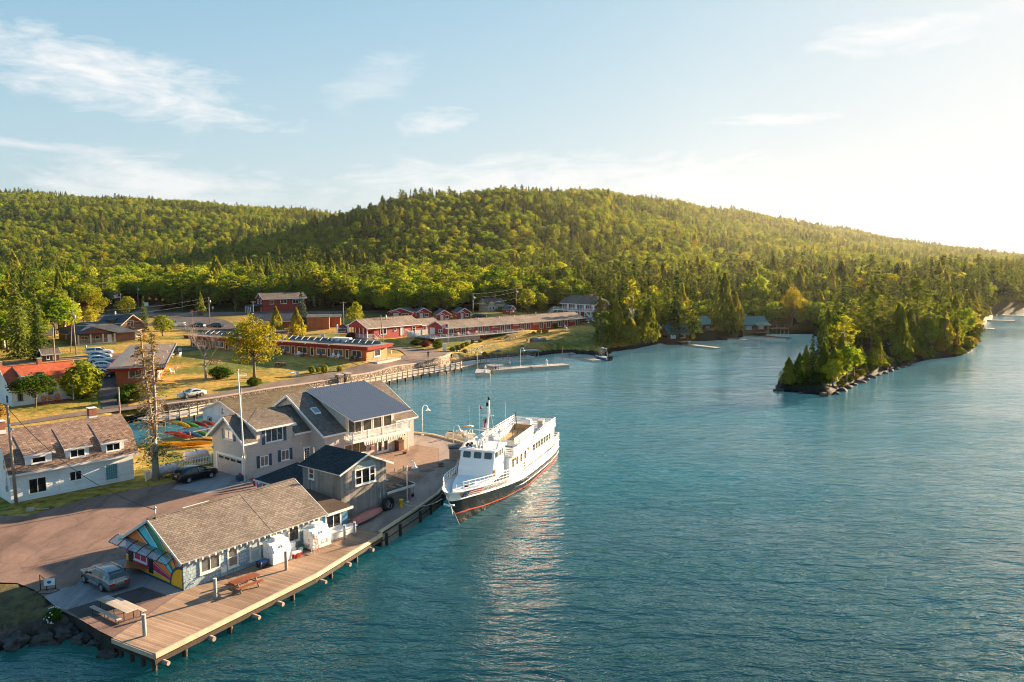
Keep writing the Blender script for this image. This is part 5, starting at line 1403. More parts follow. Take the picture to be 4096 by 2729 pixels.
A,B = dl(*DK[0],1.2),dl(*DK[-1],1.2); em.bar((A[0] - .05,A[1] - .1,1.17),(B[0] - .05,B[1],1.17),.12,.3); em.bar((A[0] + .1,A[1],.8),(B[0] + .1,B[1],.8),.2,.25,1)
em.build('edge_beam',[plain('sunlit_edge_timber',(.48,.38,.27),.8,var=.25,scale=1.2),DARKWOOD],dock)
rng = random.Random(3)
for a,b in zip(edge[:-1],edge[1:]):
 A,B = Vector(dl(*a,0)),Vector(dl(*b,0)); L = (B - A).length
 for i in range(int(L / 1.9)):
  p = A.lerp(B,(i + .3) / (L / 1.9)); l = MB(); r_ = rng.uniform(.14,.2)
  if i % 2 == 0:
   l.tube([(p.x,p.y + 2.6,.62),(p.x + rng.uniform(-.1,.1),p.y - .5 - rng.uniform(0,.25),.55)],[r_,r_ * .95],9)
   l.build('crib_log',POLE,dock)
  else:
   l.tube([(p.x,p.y + .25,-1.6),(p.x,p.y + .2,1.1)],[r_,r_],8); l.build('pile',DARKWOOD,dock)
A,B = Vector(dl(*DK[0],0)),Vector(dl(*DK[-1],0))
for i in range(4):
 p = A.lerp(B,.08 + i * .27); l = MB(); l.tube([(p.x + .25,p.y,-1.6),(p.x + .25,p.y,1.1)],.15,8); l.build('pile',DARKWOOD,dock)
# concrete quay: timber walers and a light timber kerb on the edge by the ship
QW = [(-12.0,70.95),(-9.6,77.3),(-7.8,82.8),(-6.6,92),(-6.3,106.3),(-11.2,111.5),(-14.2,112.8)]
qy = thing('quay_wall','timber-faced quay wall with pale kerb beam beside the white ship','quay',(0,0,0))
fw_ = MB(); kb = MB(); fn = MB()
for a,b in zip(QW[:-1],QW[1:]):
 d = (Vector((*b,0)) - Vector((*a,0))).normalized(); nn = Vector((d.y,-d.x,0))
 for z,h in ((.9,.5),(.25,.55)): fw_.bar(Vector((*a,z)) + nn * .09,Vector((*b,z)) + nn * .09,.16,h)
 kb.bar(Vector((*a,1.42)) - nn * .12,Vector((*b,1.42)) - nn * .12,.26,.2)
 L = (Vector((*b,0)) - Vector((*a,0))).length
 for i in range(int(L / 2.6)):
  p = Vector((*a,0)) + d * (i * 2.6 + .6) + nn * .24; fn.bar(p + Vector((0,0,-1.4)),p + Vector((0,0,1.15)),.26,.26)
fw_.build('waler',plain('grey_waler_timber',(.2,.17,.14),.85,var=.3),qy); kb.build('kerb_beam',plain('pale_kerb_timber',(.5,.40,.26),.8,var=.2),qy); fn.build('fender_pile',DARKWOOD,qy)['kind'] = 'stuff'
# mooring posts on the dock
pt = MB(); pt.cyl(0,0,-.3,1.5,.13,12); pt.add([],[])
post = thing('mooring_post','','mooring post'); pt.build('post',plain('grey_post',(.32,.31,.3),.7,var=.25,scale=2),post)
cp_ = MB(); cp_.cyl(0,0,1.5,1.53,.135,12); cp_.build('cap',plain('pale_post_cap',(.5,.48,.45),.7),post)
for (x,y,h,lb) in ((-24.51,50.96,1.0,'grey dock post nearest the corner of the dock, beside the pale picnic table'),(-21.92,56.76,1.05,'grey dock post between the mural corner and the red picnic table'),(-18.23,62.23,1.05,'grey dock post in front of the first ice freezer'),(-15.01,69.44,.85,'grey post at the end of the white counter box'),(-14.31,70.45,.8,'thick grey post at the end of the planks beside the red canoe')):
 place(post,(x,y,1.3),0,lb,'mooring post','posts along the dock',(1,1,h))
# ------------------------------------------------------------------ excursion ship
SYAW = 72.4
ship = thing('ferry','white passenger ferry with black hull and eagle emblem on its bow, moored at the quay','ferry',(-5.33,77.25,0),SYAW)
HULLW = plain('ship_white',(.80,.80,.79),.35,var=.04,scale=.6)
HULLB = plain('ship_black',(.018,.018,.02),.25,var=.4,scale=.7,spec=.5)
HULLR = plain('ship_red_stripe',(.55,.07,.03),.45,var=.1)
DECKG = plain('ship_deck_grey',(.42,.47,.50),.6,var=.08)
LS = 29.6
def shape(t,p,k): return min(1.0,(min(1,t / k)) ** p)
zblk = lambda s: float(np.interp(s,[-3,0,3,8,16,24,29.6],[3.05,2.95,2.6,2.05,1.5,1.25,1.3]))
ztop = lambda s: float(np.interp(s,[-3,0,3,8,16,24,29.6],[3.9,3.75,3.45,2.9,2.4,2.2,2.25]))
zstr = lambda s: float(np.interp(s,[-1,1,4,9.5,30],[1.42,1.28,.8,.26,.22]))
def hull_pt(t,lev):
 """lev: 0 keel, 1 waterline, 2/3 stripe, 4 black top, 5 bulwark top"""
 s0 = -2.5 + t * (LS + 2.5)
 def z_of(s): return (-.9,0.0,zstr(s) - .13,zstr(s) + .02,zblk(s),ztop(s))[lev]
 z = z_of(s0)
 stem = -.68 * z if z > 0 else -.5 * z
 s = stem + t * (LS - stem); z = z_of(s); stem = -.68 * z if z > 0 else -.5 * z; s = stem + t * (LS - stem)
 fl = min(1,max(0,z / 3.6))
 hb = (2.95 + .35 * fl) * shape(t,.95 - .42 * fl,.52 - .22 * fl)
 hb *= 1 - .12 * max(0,(t - .8) / .2) ** 2
 return s,hb,z
TT = [0,.012,.03,.055,.085,.12,.16,.2,.25,.3,.36,.43,.5,.58,.66,.74,.82,.9,.95,1.0]
def side_band(l0,l1,mb,mi):
 for sg in (-1,1):
  o = len(mb.v)
  for t in TT:
   for l in (l0,l1):
    s,h,z = hull_pt(t,l); mb.v.append((s,sg * h,z))
  for i in range(len(TT) - 1):
   q = [o + 2 * i,o + 2 * i + 2,o + 2 * i + 3,o + 2 * i + 1]
   mb.f.append(q if sg < 0 else q[::-1]); mb.m.append(mi); mb.sm.append(True)
hb_ = MB()
for l in range(5): side_band(l,l + 1,hb_,(1,1,2,1,0)[l])
tr_ = [hull_pt(1.0,l) for l in range(6)]
for l in range(5):
 a,b = tr_[l],tr_[l + 1]; hb_.poly([(a[0],a[1],a[2]),(a[0],-a[1],a[2]),(b[0],-b[1],b[2]),(b[0],b[1],b[2])][::-1],(1,1,2,1,0)[l])
hull = hb_.build('hull',[HULLW,HULLB,HULLR],ship)
rub = MB()
for sg in (-1,1):
 rub.tube([(lambda q: (q[0],sg * (q[1] + .04),q[2]))(hull_pt(t,4)) for t in TT],.07,6)
 rub.tube([(lambda q: (q[0],sg * (q[1] + .0),q[2] + .02))(hull_pt(t,5)) for t in TT],.06,6)
 rub.tube([(lambda q: (q[0],sg * (q[1] - .02 + .05),q[2] - .62))(hull_pt(t,4)) for t in TT[10:]],.05,6)
rub.build('rub_rail',HULLW,hull)
zd = lambda s: ztop(s) - .95 if s < 6 else ztop(s) - .75
def hull_in(t):
 a,b = hull_pt(t,4),hull_pt(t,5); z = zd(b[0]); f = (z - a[2]) / (b[2] - a[2]); return a[0] + (b[0] - a[0]) * f,max(.01,a[1] + (b[1] - a[1]) * f - .12),z
dk = MB(); L_ = []; R_ = []
for t in TT:
 s,h,z = hull_in(t); L_.append((s + .06,h,z)); R_.append((s + .06,-h,z))
for i in range(len(TT) - 1): dk.poly([R_[i],R_[i + 1],L_[i + 1],L_[i]])
dk.build('deck',DECKG,ship)
ib = MB()
for sg in (-1,1):
 for i in range(len(TT) - 1):
  (s0,h0,z0),(s1,h1,z1) = hull_pt(TT[i],5),hull_pt(TT[i + 1],5)
  (a0,b0,c0),(a1,b1,c1) = hull_in(TT[i]),hull_in(TT[i + 1])
  q = [(a0 + .06,sg * b0,c0 - .01),(a1 + .06,sg * b1,c1 - .01),(s1 + .05,sg * (h1 - .09),z1),(s0 + .05,sg * (h0 - .09),z0)]
  ib.poly(q if sg > 0 else q[::-1])
ib.build('bulwark_lining',HULLW,hull)
# rails on the bulwark
rl = MB()
def rail_run(t0,t1,h,sg,n,rails=3,mb=rl):
 pts = []
 for i in range(n + 1):
  s,hh,z = hull_pt(t0 + (t1 - t0) * i / n,5); pts.append(Vector((s + .05,sg * (hh - .05),z)))
 for p in pts: mb.tube([p,p + Vector((0,0,h))],.033,5)
 for k in range(1,rails + 1): mb.tube([p + Vector((0,0,h * k / rails)) for p in pts],.028 if k < rails else .038,5)
for sg in (-1,1):
 rail_run(.015,.30,.92,sg,12); rail_run(.31,.58,.9,sg,9); rail_run(.66,.995,.95,sg,10)
a,b = hull_pt(1,5),hull_pt(1,5)
for k in range(4):
 y = -a[1] + 2 * a[1] * k / 3; rl.tube([(a[0] - .05,y,a[2]),(a[0] - .05,y,a[2] + .95)],.03,5)
for h in (.32,.63,.95): rl.tube([(a[0] - .05,-a[1],a[2] + h),(a[0] - .05,a[1],a[2] + h)],.03,5)
rl.build('railing',WHITE,ship)
# trunk cabin on the foredeck
tk = MB(); tk.loft([[(s,-w_,zb),(s,w_,zb),(s,w_ * .93,zt),(s,-w_ * .93,zt)] for s,w_,zb,zt in ((.3,.75,2.75,3.3),(1.5,1.35,2.6,3.4),(3.0,1.75,2.5,3.5),(4.9,2.1,2.4,3.6))],0,True,False)
tk.build('trunk_cabin',HULLW,ship)
pt_ = MB(); pt_.lathe([(.24,0),(.24,.1),(.0,.12)],(1.6,-.3,3.38),12,0); pt_.box(2.6,3.9,-.9,.5,3.5,3.6,1); pt_.build('deck_hatch',[BLACK,HULLW],ship)
# wheelhouse
wl = MB()
wl.loft([[(s0,-w0,2.5),(s1,-w0,2.5),(s1,w0,2.5),(s0,w0,2.5)] if False else r_ for r_ in (
 [(4.75,-2.0,3.2),(8.7,-2.1,3.2),(8.7,2.1,3.2),(4.75,2.0,3.2)],
 [(5.1,-1.95,4.55),(8.7,-2.1,4.55),(8.7,2.1,4.55),(5.1,1.95,4.55)],
 [(5.45,-1.9,5.3),(8.7,-2.05,5.3),(8.7,2.05,5.3),(5.45,1.9,5.3)],
 [(5.72,-1.85,6.15),(8.7,-2.0,6.3),(8.7,2.0,6.3),(5.72,1.85,6.15)])],0,True,False)
wl.build('wheelhouse',HULLW,ship)
wr = MB(); wr.hexa([(5.35,-2.05,6.13),(8.9,-2.2,6.3),(8.9,2.2,6.3),(5.35,2.05,6.13),(5.4,-2.0,6.27),(8.9,-2.15,6.46),(8.9,2.15,6.46),(5.4,2.0,6.27)]); wr.build('wheelhouse_roof',HULLW,ship)
def fp(y,z): return 5.45 + .27 * (z - 5.3) / .85 - .02
for y0,y1 in ((1.62,.72),(.42,-.48),(-.75,-1.66)):
 g = MB(); f = MB(); z0,z1,rr = 5.33,6.02,.1
 ring = [(y0 - rr,z0),(y1 + rr,z0),(y1,z0 + rr),(y1,z1 - rr),(y1 + rr,z1),(y0 - rr,z1),(y0,z1 - rr),(y0,z0 + rr)]
 g.poly([(fp(y,z),y,z) for y,z in ring][::-1]); f.tube([(fp(y,z) - .005,y,z) for y,z in ring + ring[:1]],.03,5,cap=False)
 w_ = f.build('window',HULLW,ship); g.build('pane',plain('bridge_glass',(.02,.035,.045),.05,spec=.9) if 'bridge_glass' not in MATS else MATS['bridge_glass'],w_)
SH_GL = plain('ship_side_glass',(.05,.055,.05),.08,var=.5,scale=1.5,spec=.9)
def side_win(s0,s1,z0,z1,yv,sg=-1,lean=.0):
 g = MB(); y = sg * (yv + .012)
 q = [(s0,y,z0),(s1,y,z0),(s1 + lean,y,z1),(s0 + lean,y,z1)]
 g.poly(q if sg < 0 else q[::-1])
 f = MB(); f.tube([(p[0],p[1] - .0,p[2]) for p in q + q[:1]],.03,4,cap=False)
 w_ = f.build('window',HULLW,ship); g.build('pane',SH_GL,w_)
for sg in (-1,1):
 for s0,s1 in ((5.95,6.5),(6.75,7.3),(7.55,8.1)): side_win(s0,s1,5.45,6.1,2.02,sg,.06)
# main passenger cabin and the house in front of it
cb = MB(); CY = 2.55
cb.loft([[(8.6,-CY,1.9),(27.4,-CY,1.4),(27.4,CY,1.4),(8.6,CY,1.9)],[(8.75,-CY,4.75),(27.4,-CY,4.3),(27.4,CY,4.3),(8.75,CY,4.75)]],0,True,False)
cb.build('cabin',HULLW,ship)
zc = lambda s: 4.6 - (s - 9) * .033
for sg in (-1,1):
 for i in range(4): s = 9.5 + i * 1.55; side_win(s,s + .85,zc(s) - 1.15,zc(s) - .2,CY,sg,.05)
 for i in range(7): s = 17.6 + i * 1.22; side_win(s,s + 1.1,zc(s) - .95,zc(s) - .1,CY,sg,0)
 dd_ = MB(); y = sg * (CY + .02)
 for (s0,s1) in ((16.0,16.9),(24.4,26.2)): q = [(s0,y,1.75),(s1,y,1.75),(s1,y,3.2),(s0,y,3.2)]; dd_.poly(q if sg < 0 else q[::-1])
 dd_.build('cabin_door',plain('shaded_doorway',(.30,.32,.34),.5),ship)
 rd = MB(); rd.tube([(14.2 + .28 * math.cos(a),sg * (CY + .08),2.75 + .28 * math.sin(a)) for a in [k * math.pi / 6 for k in range(13)]],.07,6,cap=False); rd.build('lifebuoy',plain('orange_buoy',(.75,.14,.03),.5) if 'orange_buoy' not in MATS else MATS['orange_buoy'],ship)
lb = MB(); lb.tube([(5.15 + .3 * math.cos(a) * .3,-2.03,4.0 + .3 * math.sin(a)) for a in [k * math.pi / 6 for k in range(13)]],.08,6,cap=False); lb.build('lifebuoy',MATS['orange_buoy'],ship)
for s in (10.1,15.1): l = MB(); l.lathe([(.0,.25),(.14,.12),(.12,-.1),(0,-.14)],(s,-CY - .22,4.35),8); l.build('deck_lamp',YELLOW,ship)
pl_ = MB(); pl_.box(16.95,17.35,-CY - .1,-CY + .02,1.2,5.9); pl_.build('pillar',HULLW,ship)
# upper deck with plank-like bulwarks
ud = MB(); zu = lambda s: 4.85 - (s - 9) * .012
ud.hexa([(8.9,-2.85,zu(9) - .12),(27.6,-2.85,zu(27) - .12),(27.6,2.85,zu(27) - .12),(8.9,2.85,zu(9) - .12),(8.9,-2.85,zu(9)),(27.6,-2.85,zu(27)),(27.6,2.85,zu(27)),(8.9,2.85,zu(9))])
ud.build('upper_deck',plain('upper_deck_grey',(.5,.5,.5),.7),ship)
ur = MB()
def plank_rail(s0,s1,y,zoff,n,top=.98):
 for k in range(n):
  z = zoff + .16 + k * (top - .1) / n
  ur.bar((s0,y,zu(s0) + z),(s1,y,zu(s1) + z),.05,(top / n) * .5)
 m_ = int(abs(s1 - s0) / 1.5)
 for i in range(m_ + 1): s = s0 + (s1 - s0) * i / m_; ur.tube([(s,y + .04,zu(s)),(s,y + .04,zu(s) + zoff + top + .06)],.035,5)
 ur.tube([(s0,y,zu(s0) + zoff + top + .06),(s1,y,zu(s1) + zoff + top + .06)],.045,6)
for sg in (-1,1):
 plank_rail(9.4,16.9,sg * 2.8,.0,4); plank_rail(17.3,27.4,sg * 2.8,.0,3,.95)
for k in range(4): z = zu(9.4) + .16 + k * .22; ur.bar((9.4,-2.8,z),(9.4,-1.6,z),.05,.15); ur.bar((9.4,2.8,z),(9.4,1.6,z),.05,.15)
for k in range(3): z = zu(27.4) + .2 + k * .28; ur.bar((27.4,-2.8,z),(27.4,2.8,z),.05,.17)
ur.build('upper_railing',HULLW,ship)
sk = MB(); sk.box(9.0,27.4,-2.87,-2.83,4.45,4.84) if False else None
# hollow deck box with plywood inside, life raft canister, air unit, locker, stern awning
bxm = MB()
x0,x1,y0,y1,z0,z1 = 13.6,21.5,-1.6,1.0,4.85,5.8
bxm.box(x0,x1,y0,y0 + .1,z0,z1); bxm.box(x0,x1,y1 - .1,y1,z0,z1); bxm.box(x0,x0 + .1,y0 + .1,y1 - .1,z0,z1 - .25); bxm.box(x1 - .1,x1,y0 + .1,y1 - .1,z0,z1,1); bxm.box(x0 + .1,x1 - .1,y0 + .1,y1 - .1,z0,z0 + .3,1)
bxm.bar((19.2,-.2,5.2),(20.5,.5,7.5),.09,.14,2); bxm.bar((17.0,-.3,5.2),(17.6,-.1,6.7),.09,.14,2)
bxm.build('deck_housing',[plain('stained_white_panel',(.66,.62,.56),.6,var=.12),plain('plywood',(.5,.30,.14),.7),WOOD],ship)
lr_ = MB(); lr_.tube([(24.5,.9,5.45),(24.6,.9,5.45),(24.62,-.4,5.45)][:1] + [(24.5,-.4,5.45)],.42,14); lr_.tube([(24.5,.25,5.45),(24.5,.2,5.45)],.45,14); lr_.box(24.2,24.8,-.3,.8,4.8,5.1,1)
lr_.build('life_raft',[HULLW,STEEL],ship)
ac_ = MB(); ac_.box(24.2,25.0,-2.0,-1.3,4.8,5.75); ac_.box(24.15,25.05,-2.05,-1.25,5.75,5.8); ac_.build('air_unit',plain('grey_unit',(.4,.4,.38),.6),ship)
ml = MB()
for (s,y) in ((10.6,-.6),(11.2,.5),(10.9,-1.8),(19.5,-2.2)): ml.blob((s,y,5.05),(.4,.35,.25),seed=int(s * 7),sub=2)
ml.build('gear_bag',BLACK,ship)
aw = MB(); aw.hexa([(27.5,-2.2,4.4),(30.0,-2.2,4.3),(30.0,2.2,4.3),(27.5,2.2,4.4),(27.5,-2.2,4.5),(30.0,-2.2,4.4),(30.0,2.2,4.4),(27.5,2.2,4.5)])
for y in (-2.1,2.1): aw.tube([(29.5,y,1.5),(29.5,y,4.3)],.045,6)
aw.build('stern_awning',HULLW,ship)
# mast, flag, radar, horns and whip aerials
ms = MB(); ms.tube([(8.4,0,6.2),(9.0,0,9.6),(9.25,0,11.0)],[.2,.14,.07],8); ms.tube([(8.9,-.7,9.3),(8.9,.9,9.3)],.05,6); ms.tube([(9.2,0,10.6),(12.6,.2,5.2)],.012,4); ms.tube([(8.2,-.75,8.0),(8.2,.75,8.0)],.06,6)
ms.tube([(8.9,0,10.2),(8.9,.75,10.05)],.04,5); ms.lathe([(.0,.3),(.12,.28),(.12,.02),(0,0)],(8.9,.78,9.95),8,2); ms.lathe([(.0,.35),(.13,.3),(.13,.0),(0,0)],(9.28,0,10.95),8,1); ms.lathe([(.0,.4),(.17,.36),(.17,.0),(0,0)],(9.1,.1,10.3),8,1)
ms.build('mast',[HULLW,BLACK,RED],ship)
rdm = MB(); rdm.tube([(7.6,.3,6.3),(7.6,.3,7.1)],.22,8); rdm.lathe([(0,0),(.42,.03),(.45,.18),(.3,.34),(0,.38)],(7.6,.3,7.1),14); rdm.tube([(7.0,-.1,6.3),(7.0,-.1,6.9)],.1,7); rdm.lathe([(0,0),(.3,.02),(.3,.2),(0,.3)],(7.0,.5,6.9),10); rdm.tube([(7.0,.5,6.3),(7.0,.5,6.9)],.1,7)
rdm.build('radar',HULLW,ship)
ar_ = MB()
for sg in (-1,1): ar_.tube([(6.2,sg * 1.9,6.3),(7.4,sg * 1.85,7.35),(8.4,sg * 1.8,7.75),(8.9,sg * 1.8,7.55),(8.95,sg * 1.8,6.4)],.055,6); ar_.tube([(7.6,sg * 1.84,6.4),(7.6,sg * 1.84,7.4)],.04,5)
ar_.tube([(8.4,-1.8,7.75),(8.4,1.8,7.75)],.055,6); ar_.tube([(7.4,-1.85,7.35),(7.4,1.85,7.35)],.05,6)
for (s,y,h) in ((7.4,1.6,4.2),(9.2,-1.9,4.6),(12.2,2.2,3.5)): ar_.tube([(s,y,6.3),(s,y,6.3 + h)],[.02,.008],4)
ar_.build('aerial',WHITE,ship)
fg = MB(); cols = 8
for j in range(7):
 for i in range(cols):
  def fpnt(i_,j_): return (8.72 + .07 * math.sin(i_ * 1.6 + j_ * .4) - .03 * j_,.05 + .055 * i_ + .03 * math.sin(j_ * .8),9.0 - j_ * .17 - .02 * i_)
  mi = 1 if (i < 3 and j < 3) else (0 if (i % 2 == 0) else 2)
  fg.poly([fpnt(i,j),fpnt(i + 1,j),fpnt(i + 1,j + 1),fpnt(i,j + 1)],mi)
FLAGR,FLAGB,FLAGW = plain('flag_red',(.5,.03,.04),.8),plain('flag_blue',(.03,.05,.2),.8),plain('flag_white',(.7,.7,.7),.8)
fg.build('flag',[FLAGR,FLAGB,FLAGW],ship)
hn = MB()
for (y,z) in ((.9,6.62),(1.15,6.75),(.75,6.85),(1.3,6.6)): hn.tube([(6.3,y,z),(5.75,y,z)],[.04,.13],10); hn.lathe([(.05,-.3),(.05,0)],(6.2,y,z),6)
hn.build('horn',BLACK,ship)
sl_ = MB()
for (y,s) in ((.35,5.9),(-.15,5.75),(-.5,5.7)): sl_.tube([(s,y,6.25),(s,y,6.5)],.04,6); sl_.tube([(s + .15,y,6.6),(s - .12,y,6.55)],[.13,.15],10)
sl_.build('searchlight',STEEL,ship)
bt = MB()
for (s,y) in ((-.9,.45),(-.9,-.45),(.2,-1.1),(.4,1.5)): z = zd(s); bt.tube([(s,y,z),(s,y,z + .45)],.09,8); bt.tube([(s,y - .18,z + .32),(s,y + .18,z + .32)],.05,6)
bt.build('bollard',HULLW,ship)
an = MB(); an.tube([(-2.35,0,2.85),(-1.9,.0,2.3),(-1.6,0,1.5)],.07,6); an.tube([(-2.5,-.55,2.75),(-2.35,0,2.6),(-2.5,.55,2.75)],.1,6); an.tube([(-2.4,-.2,3.6),(-2.55,0,3.0),(-2.4,.2,3.6)],.06,6); an.tube([(-2.2,0,2.6),(-1.1,-.05,1.4),(.15,-.06,-.1)],.02,4)
an.build('anchor',HULLW,ship)
# name and eagle flag painted on the bow: thin sheets laid on the hull plating
def on_hull(s,f,sg=-1,off=.03):
 """point on the white band at distance s from the stem, f = 0 bottom .. 1 top"""
 z0,z1 = zblk(s),ztop(s); z = z0 + (z1 - z0) * f
 best = None
 t0,t1 = 0.0,.5
 def at(t):
  a,b = hull_pt(t,4),hull_pt(t,5)
  return a[0] + (b[0] - a[0]) * f,a[1] + (b[1] - a[1]) * f,a[2] + (b[2] - a[2]) * f
 for _ in range(40):
  tm = (t0 + t1) / 2
  if at(tm)[0] < s: t0 = tm
  else: t1 = tm
 p = at(t0); return (p[0],sg * (p[1] + off),p[2])
def hull_patch(mb,outline,sg=-1,off=.03,mi=0):
 P = [on_hull(s,f,sg,off) for s,f in outline]; mb.poly(P if sg < 0 else P[::-1],mi)
EMB = [plain('emblem_red',(.5,.04,.05),.5),plain('emblem_navy',(.03,.05,.14),.5),HULLW,plain('emblem_gold',(.7,.38,.05),.5)]
for sg in (-1,1):
 eg = MB()
 # wind-torn stripes
 for k in range(5):
  f0 = .16 + k * .145
  mi = 0 if k % 2 == 0 else 2
  for i in range(8):
   a = -.55 + i * .30 + .0; b = a + .30
   if sg > 0 or True:
    w = lambda s_: .03 * math.sin(s_ * 3.0)
    hull_patch(eg,[(a,f0 + w(a)),(b,f0 + w(b)),(b + (.06 if k % 2 else 0),f0 + .13 + w(b)),(a,f0 + .13 + w(a))],sg,.032,mi)
 hull_patch(eg,[(-1.35,.25),(-1.0,.1),(-.5,.12),(-.45,.9),(-.8,.92),(-1.2,.85),(-1.45,.6)],sg,.036,1)
 for (s,f) in ((-.9,.35),(-.7,.6),(-.95,.7),(-.65,.3)): hull_patch(eg,[(s - .06,f),(s,f - .07),(s + .06,f),(s,f + .08)],sg,.042,2)
 hull_patch(eg,[(-1.75,.62),(-1.4,.45),(-1.3,.62),(-1.42,.85),(-1.7,.8)],sg,.044,3); hull_patch(eg,[(-1.62,.66),(-1.5,.6),(-1.45,.75),(-1.58,.78)],sg,.048,1)
 eg.build('bow_emblem',EMB,hull,label='eagle head with stars and stripes painted on the bow')
def text_mesh(txt,size,shear=0.0,font_scale=1.0,space=1.0):
 cu = bpy.data.curves.new('lettering','FONT'); cu.body = txt; cu.size = size; cu.shear = shear; cu.space_character = space
 o = bpy.data.objects.new('lettering',cu); COL.objects.link(o)
 bpy.context.view_layer.update()
 me = bpy.data.meshes.new_from_object(o.evaluated_get(bpy.context.evaluated_depsgraph_get()))
 bpy.data.objects.remove(o); bpy.data.curves.remove(cu)
 vs = [tuple(v.co) for v in me.vertices]; fs = [tuple(p.vertices) for p in me.polygons]
 bpy.data.meshes.remove(me); return vs,fs
def lettering(par,txt,size,fn,mat,name='lettering',shear=0.0,space=1.0):
 """fn maps flat text coordinates to a point on the lettered surface"""
 vs,fs = text_mesh(txt,size,shear,1.0,space)
 mb = MB(); mb.add([fn(x,y) for x,y,z in vs],fs); return mb.build(name,mat,par)
INK = plain('black_lettering',(.02,.02,.025),.5)
vs,fs = text_mesh('Isle Royale Queen IV',.62,.25)
wtx = max(v[0] for v in vs)
lettering(hull,'Isle Royale Queen IV',.72,lambda x,y: on_hull(2.0 + x * .8,.34 + y * .95,-1,.035),INK,'name_lettering',.25)
lettering(hull,'Isle Royale Queen IV',.62,lambda x,y: on_hull(2.0 + (wtx - x) * .92,.34 + y * .95,1,.035),INK,'name_lettering',.25)
# mooring line and its bollard
yb = thing('bollard','yellow mooring bollard on the quay tied to the bow of the ferry','bollard',(-11.2,78.6,1.313))
b = MB(); b.lathe([(.0,0),(.2,0),(.2,.06),(.17,.08),(.16,.62),(.24,.68),(.24,.8),(0,.84)],(0,0,0),14); b.build('post',YELLOW,yb)
b = MB(); b.tube([(-.3,.05,.42),(.3,-.05,.42)],.05,6); b.build('cross_pin',YELLOW,yb)
mbow = Vector(local((-5.33,77.25,0),SYAW,-1.7,1.0,3.0)); p0 = Vector((-11.2,78.6,1.75)); mb = MB()
mb.tube([p0.lerp(mbow,i / 10) - Vector((0,0,.55 * (1 - (i / 5 - 1) ** 2))) for i in range(11)],.035,5)
single(mb,'mooring_rope',plain('pale_rope',(.5,.47,.42),.9),'slack pale mooring rope from the yellow bollard to the ferry bow','rope')
# ------------------------------------------------------------------ boardwalk, stone wall and docks by the road
OUT = [(-56.5,121.8),(-52.3,126.7),(-49.6,131.4),(-38.8,144.6),(-33.3,151.9),(-28.9,158.1),(-21.1,170.9),(-12.1,182.4),(-11.6,184.2)]
INN = [(-59.2,124.2),(-55.0,129.4),(-51.6,133.0),(-40.6,147.0),(-35.3,154.0),(-31.2,159.9),(-23.3,172.6),(-14.9,184.9),(-14.3,186.6)]
def deck_strip(mb,A,B,z,n,th=.22,mi=0,mside=1):
 P,Q = resample(A,n),resample(B,n)
 o = len(mb.v)
 for (a,b) in zip(P,Q): mb.v += [(a[0],a[1],z),(b[0],b[1],z),(a[0],a[1],z - th),(b[0],b[1],z - th)]
 for i in range(n - 1):
  k = o + 4 * i
  for f,m_ in (([k,k + 4,k + 5,k + 1],mi),([k,k + 2,k + 6,k + 4],mside),([k + 1,k + 5,k + 7,k + 3],mside)): mb.f.append(f); mb.m.append(m_); mb.sm.append(False)
 return P,Q
BWALK = planks('boardwalk_planks',(.40,.36,.32),(.56,.52,.47),.3,1,.08)
PALE_W = plain('pale_rail_timber',(.50,.42,.33),.8,var=.2)
bwk = thing('boardwalk','long grey boardwalk with timber railing along the waterfront road','boardwalk')
mb = MB(); P,Q = deck_strip(mb,OUT,INN,1.15,60,.3); mb.build('deck',[BWALK,PALE_W],bwk)
mb = MB();
for i in range(0,60,2): mb.bar((P[i][0],P[i][1],-1.5),(P[i][0],P[i][1],.9),.28)
for i in range(59): mb.bar((P[i][0],P[i][1],.72),(P[i + 1][0],P[i + 1][1],.72),.15,.3)
mb.build('support',DARKWOOD,bwk)['kind'] = 'stuff'
Pr = resample(OUT,46)
PDARK = plain('brown_rail_post',(.16,.095,.06),.8,var=.2)
for i in range(46):
 b = MB(); b.bar((Pr[i][0],Pr[i][1],.55),(Pr[i][0],Pr[i][1],2.3),.14); b.build('railing_post',PDARK,bwk)
mb = MB()
for i in range(45):
 for z,h in ((2.22,.16),(1.85,.12),(1.5,.1)): mb.bar((Pr[i][0],Pr[i][1],z),(Pr[i + 1][0],Pr[i + 1][1],z),.06,h)
mb.build('railing',PALE_W,bwk)
# low stone wall between the road and the boardwalk, capped with a timber rail
m,nt = new_mat('rubble_wall'); P_ = coords(nt,'World')
v = nt.n('ShaderNodeTexVoronoi',Scale=2.6,Vector=P_); v2 = nt.n('ShaderNodeTexVoronoi',{'feature': 'DISTANCE_TO_EDGE'},Scale=2.6,Vector=P_)
cc = nt.mix(nt.sep(v.outputs['Color'])[0],(.16,.12,.095),(.42,.34,.27)); cc = nt.mix(1.0,cc,nt.ramp(v2.outputs[0],[(.02,.25),(.16,1.0)]),'MULTIPLY')
finish(nt,cc,.9,0,nt.n('ShaderNodeBump',Strength=.8,Distance=.12,Height=v2.outputs[0]).outputs[0],.2); RUBBLE = m
SW_ = [(-56.6,129.4),(-52.6,133.3),(-46.5,140.6),(-40.7,147.9),(-34.7,155.6),(-30.6,162),(-24.7,172.0),(-18.6,183),(-16.2,188.7),(-15.0,195.8)]
sw = thing('stone_wall','low rubble stone wall with pale cap between the road and the boardwalk','wall')
A = resample(SW_,70); nrm_ = np.gradient(A,axis=0); nrm_ = np.column_stack([-nrm_[:,1],nrm_[:,0]]) / np.linalg.norm(nrm_,axis=1)[:,None]
Bq = A + nrm_ * .55
mb = MB();
P1 = A.tolist(); P2 = Bq.tolist()
